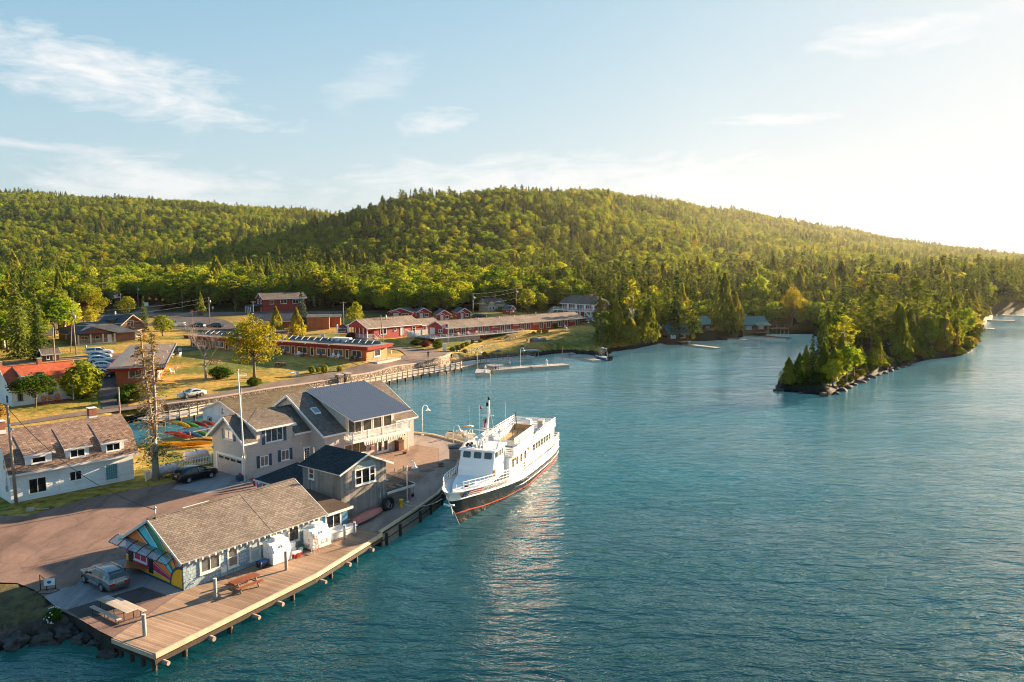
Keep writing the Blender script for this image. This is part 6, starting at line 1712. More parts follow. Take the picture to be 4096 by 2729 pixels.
HW = [max(2.3,T(a + nx * 2,b + ny * 2) + .22) for (a,b),(nx,ny) in zip(A.tolist(),nrm_.tolist())]
for i in range(69): h0,h1 = HW[i],HW[i + 1]; mb.hexa([(*P1[i],0),(*P1[i + 1],0),(*P2[i + 1],0),(*P2[i],0),(*P1[i],h0),(*P1[i + 1],h1),(*P2[i + 1],h1),(*P2[i],h0)])
mb.build('masonry',RUBBLE,sw)
mb = MB()
for i in range(69):
 c0,c1 = (A[i] + Bq[i]) / 2,(A[i + 1] + Bq[i + 1]) / 2; mb.bar((*c0,HW[i] + .08),(*c1,HW[i + 1] + .08),.75,.16)
mb.build('cap',plain('wall_cap',(.42,.32,.25),.85,var=.15),sw)
for (x,y,lb) in ((-57.8,129.0,'square stone pillar at the town end of the low stone wall'),(-34.2,156.4,'left one of two square stone pillars midway along the wall'),(-33.0,158.1,'right one of two square stone pillars midway along the wall')):
 b = MB(); b.box(-.6,.6,-.6,.6,-.5,1.35); p = thing('stone_pillar',lb,'pillar',(x,y,1.9),52,'stone pillars of the road wall'); b.build('masonry',RUBBLE,p)
 b = MB(); b.box(-.68,.68,-.68,.68,1.35,1.5); b.build('cap',CONCRETE,p)
# gated corner and the fixed walk to the rocks
fx = thing('walkway','grey fixed walkway with dark railing leading across to the rocky shore','walkway')
FO = [(-12.2,183.2),(-8.4,189.5),(-7.6,191.4),(5.9,201.6)]; FI = [(-14.9,186.0),(-12.5,192.0),(-9.6,195.0),(4.4,205.0)]
mb = MB(); deck_strip(mb,FO,FI,1.16,40,.25); mb.build('deck',[BWALK,PALE_W],fx)
mb = MB(); railing(mb,[(*p,1.16) for p in FO[1:]],1.05,3,1.7,0,.06,.12); railing(mb,[(*p,1.16) for p in FI[1:]],1.05,3,1.7,0,.06,.12); mb.build('railing',plain('grey_brown_rail',(.2,.16,.13),.8),fx)
mb = MB(); railing(mb,[(-15.0,197.2,1.5),(-9.4,205.2,1.6)],1.0,3,1.6,0,.07,.12); railing(mb,[(-15.0,197.2,1.5),(-13.0,193.0,1.3)],1.0,3,1.6,0,.07,.12); mb.build('gate_railing',PALE_W,fx)
def pile_dock(name,lab,parts,z=.45,th=.35,mat=None,label_cat='dock'):
 d = thing(name,lab,label_cat); mb = MB(); md_ = MB()
 for (a,b,w) in parts:
  A,B = Vector((*a,0)),Vector((*b,0)); dd = (B - A).normalized(); nn = Vector((-dd.y,dd.x,0)) * w / 2
  q = [A - nn,B - nn,B + nn,A + nn]
  mb.hexa([(p.x,p.y,z - .06) for p in q] + [(p.x,p.y,z) for p in q]); md_.hexa([(p.x,p.y,-.3) for p in [A - nn * .97,B - nn * .97,B + nn * .97,A + nn * .97]] + [(p.x,p.y,z - .065) for p in [A - nn * .97,B - nn * .97,B + nn * .97,A + nn * .97]])
 mb.build('deck',mat or DECKGREY,d); md_.build('float',PALE_W,d); return d
fd = pile_dock('floating_dock','L-shaped pale floating dock with two lamps and people on it',[((-8.3,183.2),(-4.7,182.6),1.2),((-6.5,175.9),(-6.6,183.6),3.4),((-5.0,181.5),(4.2,187.0),3.0),((4.2,186.6),(13.0,191.0),3.2),((-9.6,194.8),(-1.8,187.0),3.4)],.75)
mb = MB(); mb.bar((-6.2,174.3,.1),(-6.2,174.3,1.5),.07); mb.bar((-5.6,174.3,.1),(-5.6,174.3,1.5),.07); mb.bar((-6.2,174.3,.6),(-5.6,174.3,.6),.05); mb.build('ladder',STEEL,fd)
for x,y,lb in ((-6.0,177.2,'small white service pedestal on the near end of the floating dock'),(8.2,188.8,'small white service pedestal on the far arm of the floating dock')):
 b = MB(); b.lathe([(.3,0),(.22,.4),(.16,.9),(.26,.95),(.2,1.25),(.0,1.4)],(0,0,0),10); p = thing('dock_pedestal',lb,'pedestal',(x,y,.75),0,'service pedestals'); b.build('body',WHITE,p); c_ = MB(); c_.lathe([(.1,1.38),(.08,1.5),(0,1.54)],(0,0,0),8); c_.build('cap',WHITE,p)
pile_dock('jetty','low wooden jetty beside the moored motorboat below the rocky lawn',[((12.2,213.6),(16.0,210.6),3.0),((15.3,212.5),(21.5,200.6),2.6),((13.5,214.8),(16.8,215.6),1.8)],.45)
for (a,b,w,lb) in (((51.6,239.0),(59.3,228.2),2.2,'straight pale jetty in front of the first log cabin'),((69.5,254.4),(77.8,247.6),2.4,'pale jetty in front of the second log cabin'),((78.8,268.4),(89.0,255.6),3.0,'orange-brown timber jetty at the head of the cove'),((160.5,296.5),(175.8,290.0),2.6,'sunlit jetty past the wooded point, nearest of the far three'),((190,333.0),(206.0,326.4),2.4,'second far jetty past the wooded point'),((208,362),(236,352),2.4,'farthest thin jetty at the right edge')):
 pile_dock('jetty',lb,[(a,b,w)],.5,.3,REDWOOD if 'orange' in lb else None)
bh_ = MB(); bh_.box(-1.6,1.6,-1.2,1.2,0,1.3); bh_.poly([(-1.7,-1.3,1.3),(1.7,-1.3,1.3),(0,-1.3,2.2)]) ; slab(bh_,(-1.9,-1.4,1.25),(1.9,-1.4,1.25),(1.9,0,2.1),(-1.9,0,2.1)); slab(bh_,(1.9,1.4,1.25),(-1.9,1.4,1.25),(-1.9,0,2.1),(1.9,0,2.1))
single(bh_,'pump_house',S_LOG,'tiny dark hut on the third far jetty past the wooded point','hut',(196.0,336,.5),20)
# ------------------------------------------------------------------ motel, cabins and houses
def gz(x,y): return T(x,y) + .02
# white house with the red roof
rh = thing('house','white house with bright red roof, dormer and brick chimney at the left edge','house',(-80.7,127.2,2.4),50)
w = MB(); gable_shell(w,11.0,8.4,2.75,5.9,4.3,-.5); w.build('wall',S_WHITE,rh)
rf = MB(); gable_roof(rf,11.0,8.4,2.75,5.9,4.3,.4,.25); rf.build('roof',[R_RED,WHITE],rh)
dm = MB(); dm.poly([(1.95,.75,3.1),(5.1,.75,3.1),(5.1,.75,4.75),(1.95,.75,4.75)]); dm.poly([(1.95,3.9,5.5),(1.95,.75,3.1),(1.95,.75,4.75),(1.95,3.9,5.7)]); dm.poly([(5.1,.75,3.1),(5.1,3.9,5.5),(5.1,3.9,5.7),(5.1,.75,4.75)])
d = dm.build('dormer',S_WHITE,rh); dr = MB(); slab(dr,(1.7,.45,4.7),(5.4,.45,4.7),(5.4,4.25,6.0),(1.7,4.25,6.0),.12,0,1); dr.build('dormer_roof',[R_RED,WHITE],d)
DW = FRONT(0,.75); window(rh,DW,2.3,3.3,3.5,4.5,1,2,.09); window(rh,DW,3.9,4.9,3.5,4.5,1,2,.09)
F = FRONT(); DKF = plain('dark_window_trim',(.06,.09,.1),.6)
window(rh,F,.85,1.6,.8,1.95,1,2,.08,DKF); window(rh,F,5.45,6.2,1.3,2.3,1,1,.08,DKF); door(rh,F,6.3,7.1,.2,2.3,plain('pale_door',(.6,.62,.62)))
LW = LEFT(8.4); window(rh,LW,6.1,6.75,.5,1.6,1,2,.08,DKF); window(rh,LW,2.6,3.4,3.2,4.4,1,2,.08,DKF)
pd = MB(); pd.box(3.6,8.6,-2.2,-.02,-.4,.18); pd.build('porch',plain('red_porch',(.28,.05,.03),.6),rh)
for x in (8.5,): p = MB(); p.bar((x,-2.1,.18),(x,-2.1,2.6),.1); p.bar((x,-2.1,2.6),(7.4,-.2,2.6),.1,.12); p.build('porch_post',WHITE,rh)
for x in (5.9,-.1):
 c_ = MB(); c_.box(x - .35,x + .35,4.1,4.8,5.4,6.9); c_.box(x - .4,x + .4,4.05,4.85,6.9,7.0,1); c_.build('chimney',[BRICK,CONCRETE],rh)
def porch_chair(x,y,z,deg,lab,mat,group,s=1.0):
 t = thing('garden_chair',lab,'chair',(x,y,z),deg,group); m_ = MB(); m_.box(-.3,.3,-.3,.3,.36,.42); m_.build('seat',mat,t)
 m_ = MB(); m_.hexa([(-.3,.28,.4),(.3,.28,.4),(.3,.34,.4),(-.3,.34,.4),(-.34,.5,1.1),(.34,.5,1.1),(.34,.55,1.1),(-.34,.55,1.1)]); m_.build('backrest',mat,t)
 for a in (-1,1):
  for b in (-.28,.28): m_ = MB(); m_.bar((a * .28,b,0),(a * .28,b,.38),.06); m_.build('leg',mat,t)
  m_ = MB(); m_.box(a * .36 - .05,a * .36 + .05,-.32,.4,.6,.64); m_.build('armrest',mat,t)
 t.scale = (s,s,s); return t
ORW = plain('orange_wood',(.55,.2,.06),.6)
for i,(s,lb) in enumerate(((4.4,'left orange chair on the red porch under the low tree'),(5.4,'middle orange chair on the red porch'),(6.6,'right orange chair on the red porch beside the pale door'))):
 p = local((-80.7,127.2,2.4),50,s,-1.2,.18); porch_chair(*p,50,lb,ORW,'orange chairs on the red porch')
# brown flat roofed cottage: deep eave box, rafters in the open gutter side
bc = thing('cottage','brown flat-roofed cottage with wide dark red eaves beside the row of parked cars','cottage',(-73.2,146.2,3.1),20)
w = MB(); w.box(0,7.0,0,38,-.6,2.55); w.build('wall',S_BROWN,bc)
rf = MB(); rf.hexa([(-.9,-2.6,2.55),(8.3,-2.6,2.55),(8.3,39,2.55),(-.9,39,2.55),(-1.3,-3.0,3.2),(8.7,-3.0,3.2),(8.7,39.4,3.2),(-1.3,39.4,3.2)],1); rf.box(-1.0,8.4,-2.7,39.1,3.21,3.24,0)
rf.box(-1.32,8.72,-3.02,-2.85,3.2,3.3,2); rf.box(8.55,8.72,-2.85,39.3,3.2,3.3,2)
rf.build('roof',[R_GRAVEL,FASCIA,STEEL],bc)
for i in range(26):
 b = MB(); b.bar((-1.1,-1.5 + i * 1.5,3.33),(1.1,-1.4 + i * 1.5,3.28),.09,.09); b.build('roof_batten',WHITE_D,bc)
for i in range(9): b = MB(); b.tube([(3.2 + (i % 3) * 2.2,2 + i * 3.6,3.2),(3.2 + (i % 3) * 2.2,2 + i * 3.6,3.75)],.07,6); b.build('vent_pipe',WHITE_D,bc)
F = FRONT(); window(bc,F,2.1,4.4,.95,2.35,2,1,.13,WHITE,GLASS_CURT)
dk = MB(); dk.box(-.3,7.2,-1.4,-.01,-.5,-.32); dk.build('deck',PALE_W,bc); rl = MB(); railing(rl,[(-.2,-.1,-.32),(-.2,-1.35,-.32),(7.1,-1.35,-.32)],.6,1,2.4,0,.05,.06); rl.build('deck_railing',plain('brown_rail',(.3,.1,.05)),bc)
RW = RIGHT(7.0)
for a in (1.2,6.5,12,17.5): window(bc,RW,a,a + 1.8,.8,2.1,2,1,.1); door(bc,RW,a + 2.4,a + 3.3,-.2,2.0)
# long orange motel (two arms seen end on) with dark red eaves
om = thing('motel','long low orange motel with dark red flat eaves and white-framed picture windows','motel',(-32.5,177.2,3.35),152.5)
def onv(x): return x
w = MB(); w.box(0,56,-7.6,0,-.7,2.45); w.build('wall',S_ORANGE,om)
rf = MB(); rf.hexa([(-1.0,-8.4,2.45),(57,-8.4,2.45),(57,.9,2.45),(-1.0,.9,2.45),(-1.3,-8.7,3.2),(57.3,-8.7,3.2),(57.3,1.2,3.2),(-1.3,1.2,3.2)],1); rf.box(-1.1,57.1,-8.5,1.0,3.21,3.24)
rf.build('roof',[R_GRAVEL,FASCIA],om)
ft = MB(); ft.box(-.9,56.9,-7.0,-3.2,3.24,3.28);
for i in range(29): ft.bar((1 + i * 1.9,-3.2,3.3),(1.9 + i * 1.9,-5.4,3.85),.08,.5)
ft.box(0,56,-5.5,-5.3,3.25,3.9); ft.build('roof_parapet',plain('blue_grey_parapet',(.16,.2,.23),.7),om)
rb_ = MB(); rb_.box(9,14,-6.3,-4.6,3.3,4.2); rb_.build('roof_unit',WHITE_D,om)
OW = Wall(0,0,1,0); OW.n = (0,1)
units = [(1.4,4.1),(6.6,9.4),(11.6,14.4),(17.2,20.2),(22.6,25.6),(28,31),(33.4,36.4),(38.8,41.8),(44.2,47.2),(50.4,53.4)]
for i,(a,b) in enumerate(units):
 window(om,OW,a,b,.65,2.2,2,1,.13,WHITE,GLASS_CURT if i % 3 else GLASS_WARM); door(om,OW,b + .85,b + 1.85,-.1,2.3,plain('tan_door',(.55,.4,.25)) if 'tan_door' not in MATS else MATS['tan_door'],WHITE,.5)
EW = Wall(0,0,0,-1); EW.n = (-1,0); window(om,EW,2.6,5.2,.55,2.1,1,1,.16,WHITE,GLASS_WARM)
dk = MB(); dk.box(-3.2,-.02,-8.6,.3,-.6,-.1); dk.build('end_deck',PALE_W,om); rl = MB(); railing(rl,[(-.1,.2,-.1),(-3.1,.2,-.1),(-3.1,-8.4,-.1)],.8,2,1.8,0,.06,.08); rl.build('deck_railing',ORW,om)
pch = MB(); pch.box(-1.0,56,1.2,1.3,-.5,-.2); pch.build('kerb',CONCRETE,om)
lv = MB()
for i in range(6): lv.box(9.5 + 7 * i,9.8 + 7 * i,1.2,1.35,3.05,3.2)
lv.build('eave_lamp',WHITE,om)
# brown bungalow with the porch and the house with garage doors
pb = thing('house','low brown timber bungalow with cream porch posts and white railing','house',(-111.5,203.7,3.8),41.2)
w = MB(); gable_shell(w,14,20,2.9,4.6,7,-.6); w.build('wall',S_TIMBER,pb)
w = MB(); w.poly([(-.02,-.5,2.75),(8.8,-.5,2.75),(4.6,-.5,4.1)]); w.build('porch_gable',S_TIMBER,pb)
rf = MB(); hh_ = [(-.9,-1.0,2.75),(14.9,-1.0,2.75),(14.9,20.5,2.75),(-.9,20.5,2.75),(4.2,5,4.9),(9.5,5,4.9),(9.5,14,4.9),(4.2,14,4.9)]
rf.add(hh_,[[0,1,5,4],[1,2,6,5],[2,3,7,6],[3,0,4,7],[4,5,6,7]]); slab(rf,(-.6,-1.2,2.85),(-.6,4.5,2.85),(4.6,4.5,4.35),(4.6,-1.2,4.35),.1,0,1); slab(rf,(9.4,4.5,2.85),(9.4,-1.2,2.85),(4.6,-1.2,4.352),(4.6,4.5,4.352),.1,0,1)
rf.build('roof',[R_BLUE,S_TIMBER],pb)
pd = MB(); pd.box(-.1,9.0,-1.0,-.02,-.7,.35); pd.build('porch',CONCRETE,pb)
CRM = plain('cream_paint',(.6,.52,.38),.6)
for x in (.15,3.0,5.95,8.75): b = MB(); b.box(x - .17,x + .17,-.95,-.6,.35,2.75); b.build('porch_post',CRM,pb)
rl = MB(); railing(rl,[(.3,-.8,.35),(8.6,-.8,.35)],1.2,2,2.9,.22,.06,.1); rl.build('porch_railing',CRM,pb)
F = FRONT(); window(pb,F,.9,2.6,.8,2.3,2,1,.08,CRM); window(pb,F,4.3,5.4,1.2,2.2,1,1,.08,CRM); door(pb,F,7.2,8.2,.3,2.4)
LW = LEFT(20); window(pb,LW,14.5,15.4,.8,2.2); window(pb,LW,8,9,.8,2.2)
gr_ = thing('house','brown timber house with balcony above two white garage doors','house',(-106.4,215.0,4.4),58.6)
w = MB(); gable_shell(w,8,8,3.4,6.1) if False else None
GW,GD,GE,GR = 7.7,10.0,3.4,6.2
for y,fl in ((0,0),(GD,1)):
 Pp = [(0,y,-.6),(GW,y,-.6),(GW,y,GE),(GW / 2,y,GR),(0,y,GE)]; w.poly(Pp[::-1] if fl else Pp)
w.poly([(0,GD,-.6),(0,0,-.6),(0,0,GE),(0,GD,GE)]); w.poly([(GW,0,-.6),(GW,GD,-.6),(GW,GD,GE),(GW,0,GE)]); w.build('wall',S_TIMBER,gr_)
rf = MB(); sl3 = (GR - GE) / (GW / 2)
slab(rf,(-.8,GD + .5,GE - .8 * sl3 + .2),(-.8,-1.1,GE - .8 * sl3 + .2),(GW / 2,-1.1,GR + .2),(GW / 2,GD + .5,GR + .2),.15,0,1); slab(rf,(GW + .8,-1.1,GE - .8 * sl3 + .2),(GW + .8,GD + .5,GE - .8 * sl3 + .2),(GW / 2,GD + .5,GR + .202),(GW / 2,-1.1,GR + .202),.15,0,1)
rf.build('roof',[R_BLUE,CRM],gr_)
dm = MB(); dm.box(.55,2.6,3.2,6.2,3.6,4.9); d = dm.build('dormer',S_TIMBER,gr_); dr = MB(); slab(dr,(.2,6.5,4.8),(.2,2.9,4.8),(3.0,2.9,5.7),(3.0,6.5,5.7),.12); dr.build('dormer_roof',R_BLUE,d)
F = FRONT(); window(gr_,F,2.5,4.6,2.8,4.7,2,1,.12); bl = MB(); bl.box(-.1,GW + .1,-1.3,-.02,2.4,2.65); bl.build('balcony',S_TIMBER,gr_); rl = MB(); railing(rl,[(-.05,-.1,2.65),(-.05,-1.25,2.65),(GW + .05,-1.25,2.65),(GW + .05,-.1,2.65)],1.0,2,2.5,.2,.06,.1); rl.build('balcony_railing',plain('brown_grey_rail',(.3,.22,.18),.8),gr_)
for a in (.3,4.1): g_ = MB(); F.box(g_,a,a + 2.9,.01,.06,-.1,2.15); g_.build('garage_door',WHITE_D,gr_)
ch = MB(); ch.tube([(3.2,6,5.6),(3.2,6,7.0)],.18,8); ch.build('chimney',WHITE_D,gr_)
# red motel office
of = thing('motel_office','red motel office with white-railed flower porch and grey roof','building',(-37.1,213.8,4.6),49.6)
w = MB(); gable_shell(w,17,8.6,2.85,4.95,4.3,-.8); w.build('wall',S_RED,of)
rf = MB(); gable_roof(rf,17,8.6,2.85,4.95,4.3,.35,.3); gable_roof(rf,2.2,8.6,2.85,4.95,4.3,.35,.1,x0=-2.4); rf.build('roof',[R_MOTEL,WHITE],of)
pg = MB(); pg.poly([(-2.4,8.6,2.85),(-2.4,0,2.85),(-2.4,4.3,4.95)]); pg.build('porch_gable',S_RED,of)
pf = MB(); pf.box(-2.4,-.02,0,8.6,-.8,.25); pf.build('porch',CONCRETE,of)
for y in (.1,1.7,3.3,5.0,6.7,8.4): b = MB(); b.box(-2.35,-2.15,y - .1,y + .1,.25,2.85); b.build('porch_post',WHITE,of)
rl = MB(); railing(rl,[(-.2,.1,.25),(-2.25,.1,.25),(-2.25,8.5,.25),(-.2,8.5,.25)],.95,2,1.7,.18,.05,.09); rl.build('porch_railing',WHITE,of)
fl_ = MB(); rng = random.Random(2)
for i in range(16): fl_.blob((-2.35,.3 + i * .53,1.25 + rng.uniform(0,.15)),(.16,.22,.16),i,1)
fl_.build('flower_box',plain('flower_mix',(.32,.05,.12),.8,var=.7,scale=7),of)
stp = MB()
for i in range(4): stp.box(-.2 + .0,1.3,-.35 * (i + 1),-.35 * i - .005,-.9,.2 - i * .22)
stp.build('steps',CONCRETE,of); rl = MB(); rl.bar((-.2,0,1.2),(-.2,-1.7,.3),.07,.1); rl.bar((1.3,0,1.2),(1.3,-1.7,.3),.07,.1); rl.bar((-.2,-1.7,-.7),(-.2,-1.7,.35),.09); rl.bar((1.3,-1.7,-.7),(1.3,-1.7,.35),.09); rl.build('step_railing',WHITE,of)
F = FRONT(); window(of,F,2.2,4.4,.9,2.55,2,1,.12); window(of,F,7.0,7.9,1.5,2.4,1,1,.1); door(of,F,9.4,10.4,.1,2.4); window(of,F,13.9,15.1,1.0,2.4,1,2,.12)
vp = MB(); vp.tube([(7,3.2,4.4),(7,3.2,5.7)],.16,8); vp.lathe([(0,.2),(.25,.1),(.25,0)],(7,3.2,5.7),8)
for x in (8.2,8.8,10): vp.tube([(x,3.0,4.2),(x,3.0,4.9)],.06,6)
vp.build('roof_vent',STEEL,of)
w = MB(); gable_shell(w,8,7,2.4,3.9,3.5,-.6,0,17.05); w.build('rear_wall',S_RED,of); rf = MB(); gable_roof(rf,8,7,2.4,3.9,3.5,.3,.02,x0=17.4); rf.build('rear_roof',[R_MOTEL,WHITE],of)
window(of,F,18.2,19.4,.8,2.0,2,1,.1); door(of,F,20.5,21.4,-.1,2.0)
pfn = thing('privacy_fence','solid white privacy fence in front of the red motel office','fence',local((-37.1,213.8,4.2),49.6,9.5,-3.0),47)
b = MB(); b.box(0,10.5,0,.1,-.4,1.9); b.build('panel',siding('white_fence_boards',(.74,.74,.72),.3,.05,.1,.85,0),pfn)
for i in range(5): c_ = MB(); c_.box(i * 2.62 - .07,i * 2.62 + .07,-.06,.16,-.4,2.0); c_.build('fence_post',WHITE,pfn)
arb = thing('arbor','slim white garden arbor beside the white privacy fence','arbor',local((-37.1,213.8,4.2),49.6,8.0,-3.4),47)
b = MB(); b.tube([(0,0,-.2),(0,0,1.9),(.25,0,2.25),(.7,0,2.35),(1.1,0,2.25),(1.35,0,1.9),(1.35,0,-.2)],.07,6); b.tube([(0,.6,-.2),(0,.6,1.9),(.25,.6,2.25),(.7,.6,2.35),(1.1,.6,2.25),(1.35,.6,1.9),(1.35,.6,-.2)],.07,6); b.build('frame',WHITE,arb)
# the long red motel
mo = thing('motel','very long single-storey red motel with white deck railing facing the rocky lawn','motel',(-17.74,217.04,4.75),42.3)
w = MB(); gable_shell(w,54,8.2,2.45,4.0,4.2,-2.6); w.build('wall',S_RED,mo)
rf = MB(); gable_roof(rf,54,8.2,2.45,4.0,4.2,.6,.8); rf.build('roof',[R_MOTEL,WHITE],mo)
F = FRONT()
GD2 = plain('glass_door_dark',(.05,.07,.07),.08,var=.6,scale=.7,spec=.9)
for a in (.6,4.85,11.0,13.5,19.5,21.9,27.5,29.7,35.3,38.2,43.4,45.9,51.1): window(mo,F,a,a + 1.6,.12,2.1,2,1,.1,WHITE,GD2,name='sliding_door',sill=False)
for a in (3.0,7.4,8.6,16.2,17.6,24.4,25.7,32.6,33.8,37.0,40.6,41.8,48.3,49.6): window(mo,F,a,a + .95,1.5,2.1,2,1,.09,WHITE,sill=False)
LW = LEFT(8.2); window(mo,LW,4.4,6.4,.9,1.9,2,1,.1); g_ = MB(); LW.box(g_,.4,2.8,.02,.08,.2,2.1); g_.build('end_panel',WHITE_D,mo)
dk = MB(); dk.box(-6.0,26,-2.4,-.02,-.15,.0); dk.box(-6.0,-.02,-2.4,8.0,-.152,-.002); dk.build('deck',DECKGREY,mo)
rl = MB(); railing(rl,[(-5.9,7.9,0),(-5.9,-2.3,0),(12.0,-2.3,0),(12.0,-2.6,-.1),(26,-2.6,-.1)],.95,3,2.0,0,.08,.12); rl.build('deck_railing',WHITE,mo)
fd_ = MB(); fd_.box(-3.5,10,-2.0,-.05,-2.6,-.16); fd_.build('foundation',CONCRETE,mo)
for x,y in ((-5.8,-2.2),(-5.8,7.5)): b = MB(); b.box(x - .12,x + .12,y - .12,y + .12,-2.8,-.16); b.build('deck_post',WHITE,mo)
for a in (14,22,28,37): b = MB(); b.tube([(a,3.5,3.5),(a,3.5,4.9 if a == 37 else 4.3)],.1,6); b.build('roof_vent',STEEL,mo)
# two storey red house at the far end of the motel
tw = thing('house','two-storey dark red house with white balcony and outside stairs at the motel end','house',(28.2,269.4,5.9),42)
TWd,TL = 6.4,16.2
w = MB()
for y,fl in ((0,0),(TL,1)):
 Pp = [(0,y,-.6),(TWd,y,-.6),(TWd,y,4.6),(4.9,y,5.9),(1.55,y,5.9),(0,y,4.6)]; w.poly(Pp[::-1] if fl else Pp)
w.poly([(0,TL,-.6),(0,0,-.6),(0,0,4.6),(0,TL,4.6)]); w.poly([(TWd,0,-.6),(TWd,TL,-.6),(TWd,TL,4.6),(TWd,0,4.6)]); w.build('wall',S_RED2,tw)
rf = MB(); zr_ = 7.2
slab(rf,(-.5,TL + .4,4.35),(-.5,-.35,4.35),(1.5,-.35,6.0),(1.5,TL + .4,6.0),.14,0,1); slab(rf,(TWd + .5,-.35,4.35),(TWd + .5,TL + .4,4.35),(4.9,TL + .4,6.0),(4.9,-.35,6.0),.14,0,1)
rf.add([(1.5,-.35,6.0),(4.9,-.35,6.0),(4.9,TL + .4,6.0),(1.5,TL + .4,6.0),(3.2,2.6,zr_),(3.2,TL - 2.6,zr_)],[[0,1,4],[1,2,5,4],[2,3,5],[3,0,4,5]],0)
rf.bar((-.53,-.3,4.3),(-.53,TL + .4,4.3),.05,.2,1); rf.bar((-.5,-.37,4.3),(1.5,-.37,5.9),.05,.2,1); rf.bar((TWd + .5,-.37,4.3),(4.9,-.37,5.9),.05,.2,1); rf.bar((1.5,-.37,5.9),(4.9,-.37,5.9),.05,.2,1)
rf.build('roof',[R_GREY,WHITE],tw)
c_ = MB(); c_.box(2.6,3.6,4.4,5.4,6.8,7.7); c_.build('chimney',BRICK,tw)
LW = LEFT(TL)
for k in range(4):
 a = .7 + k * 4.0; window(tw,LW,a,a + 1.7,2.55,4.4,2,1,.1,WHITE,GLASS_CURT,name='sliding_door',sill=False); door(tw,LW,a + 2.1,a + 3.0,2.5,4.4,WHITE)
for k in range(3): a = 1.2 + k * 5; window(tw,LW,a,a + 1.8,.5,1.9,2,1,.1); door(tw,LW,a + 2.4,a + 3.3,-.2,1.9,WHITE)
F = FRONT(); window(tw,F,4.6,5.3,2.9,4.6,1,2,.1); window(tw,F,3.1,3.9,.8,1.5,1,1,.1)
bl = MB(); bl.box(-1.9,-.02,-.2,TL + 2.2,1.95,2.2)
for y in (-.1,3.2,6.5,9.8,13.1,16.4): bl.bar((-1.8,y,-.5),(-1.8,y,1.95),.14)
bl.bar((-1.8,3.2,1.95),(-1.8,.4,-.4),.14,.3); bl.bar((-1.2,3.2,1.95),(-1.2,.4,-.4),.14,.3)
bl.bar((-1.8,TL + 2.2,2.1),(-1.8,TL + 5.0,.3),.14,.3); bl.bar((-1.8,TL + 2.2,3.0),(-1.8,TL + 5.0,1.2),.1,.12); bl.bar((-.6,TL + 2.2,3.0),(-.6,TL + 5.0,1.2),.1,.12); bl.bar((-.6,TL + 2.2,2.1),(-.6,TL + 5.0,.3),.14,.3)
bl.build('balcony',WHITE,tw); rl = MB(); railing(rl,[(-.1,-.15,2.2),(-1.85,-.15,2.2),(-1.85,TL + 2.1,2.2)],.95,3,2.2,0,.09,.12); rl.build('balcony_railing',WHITE,tw)
# small red cabins
def cabin(x,y,deg,L,Wd_,lab,name='cabin',wall=S_RED,roof=R_BLUE,porch=True,grp='small red cabins behind the motel',e=2.2,r=3.5,z=None):
 t = thing(name,lab,'cabin',(x,y,(T(x,y) if z is None else z)),deg,grp); w = MB()
 for yy,fl in ((0,0),(L,1)):
  Pp = [(0,yy,-.6),(Wd_,yy,-.6),(Wd_,yy,e),(Wd_ / 2,yy,r),(0,yy,e)]; w.poly(Pp[::-1] if fl else Pp)
 w.poly([(0,L,-.6),(0,0,-.6),(0,0,e),(0,L,e)]); w.poly([(Wd_,0,-.6),(Wd_,L,-.6),(Wd_,L,e),(Wd_,0,e)]); w.build('wall',wall,t)
 rf = MB(); s_ = (r - e) / (Wd_ / 2); k = .14
 slab(rf,(-.35,L + .3,e - .35 * s_ + k),(-.35,-.35,e - .35 * s_ + k),(Wd_ / 2,-.35,r + k),(Wd_ / 2,L + .3,r + k),.12,0,1); slab(rf,(Wd_ + .35,-.35,e - .35 * s_ + k),(Wd_ + .35,L + .3,e - .35 * s_ + k),(Wd_ / 2,L + .3,r + k + .002),(Wd_ / 2,-.35,r + k + .002),.12,0,1)
 rf.bar((-.35,-.38,e - .35 * s_ + .06),(Wd_ / 2,-.38,r + .06),.05,.2,1); rf.bar((Wd_ + .35,-.38,e - .35 * s_ + .06),(Wd_ / 2,-.38,r + .06),.05,.2,1); rf.build('roof',[roof,WHITE],t)
 F = FRONT(); window(t,F,Wd_ * .55,Wd_ * .85,.7,1.8,2,1,.1)
 if porch:
  door(t,F,Wd_ * .2,Wd_ * .42,-.2,1.9,plain('cabin_door_' + str(len(MATS)),(.5,.6,.65))); p = MB()
  slab(p,(Wd_ * .1,.0,2.1),(Wd_ * .1,-.9,2.1),(Wd_ * .31,-.9,2.7),(Wd_ * .31,.0,2.7),.08); slab(p,(Wd_ * .52,-.9,2.1),(Wd_ * .52,.0,2.1),(Wd_ * .31,.0,2.702),(Wd_ * .31,-.9,2.702),.08); p.build('porch_roof',WHITE,t)
 LW = LEFT(L); window(t,LW,L * .55,L * .75,.8,1.8,1,1,.1)
 return t
cabin(-23.84,256.6,18,6.2,4.2,'red cabin with pale door, third from left of the four behind the motel')
cabin(-17.85,265.0,22,6,4.2,'red cabin nearest the tall pole, rightmost of the four behind the motel')
cabin(-31.5,264.3,14,6.5,4.6,'red cabin second from left, just above the office roof')
cabin(-42.0,272.0,-10,6.5,8.2,'wide red cabin leftmost of the four, roof peaking above the office')
cabin(-.6,275,48,3.6,2.2,'tiny red well house with green roof above the long motel','well_house',S_RED,R_BLUE,False,None,1.8,2.9)
cr_ = thing('house','cream house with brown roof and blue-grey deck at the edge of the wood','house',(-9.2,288.3,6.8),25)
w = MB(); gable_shell(w,7,7,2.6,4.4,3.5,-.8); w.build('wall',S_CREAM,cr_); rf = MB(); gable_roof(rf,7,7,2.6,4.4,3.5,.35,.3); rf.build('roof',[R_GREY,CRM],cr_)
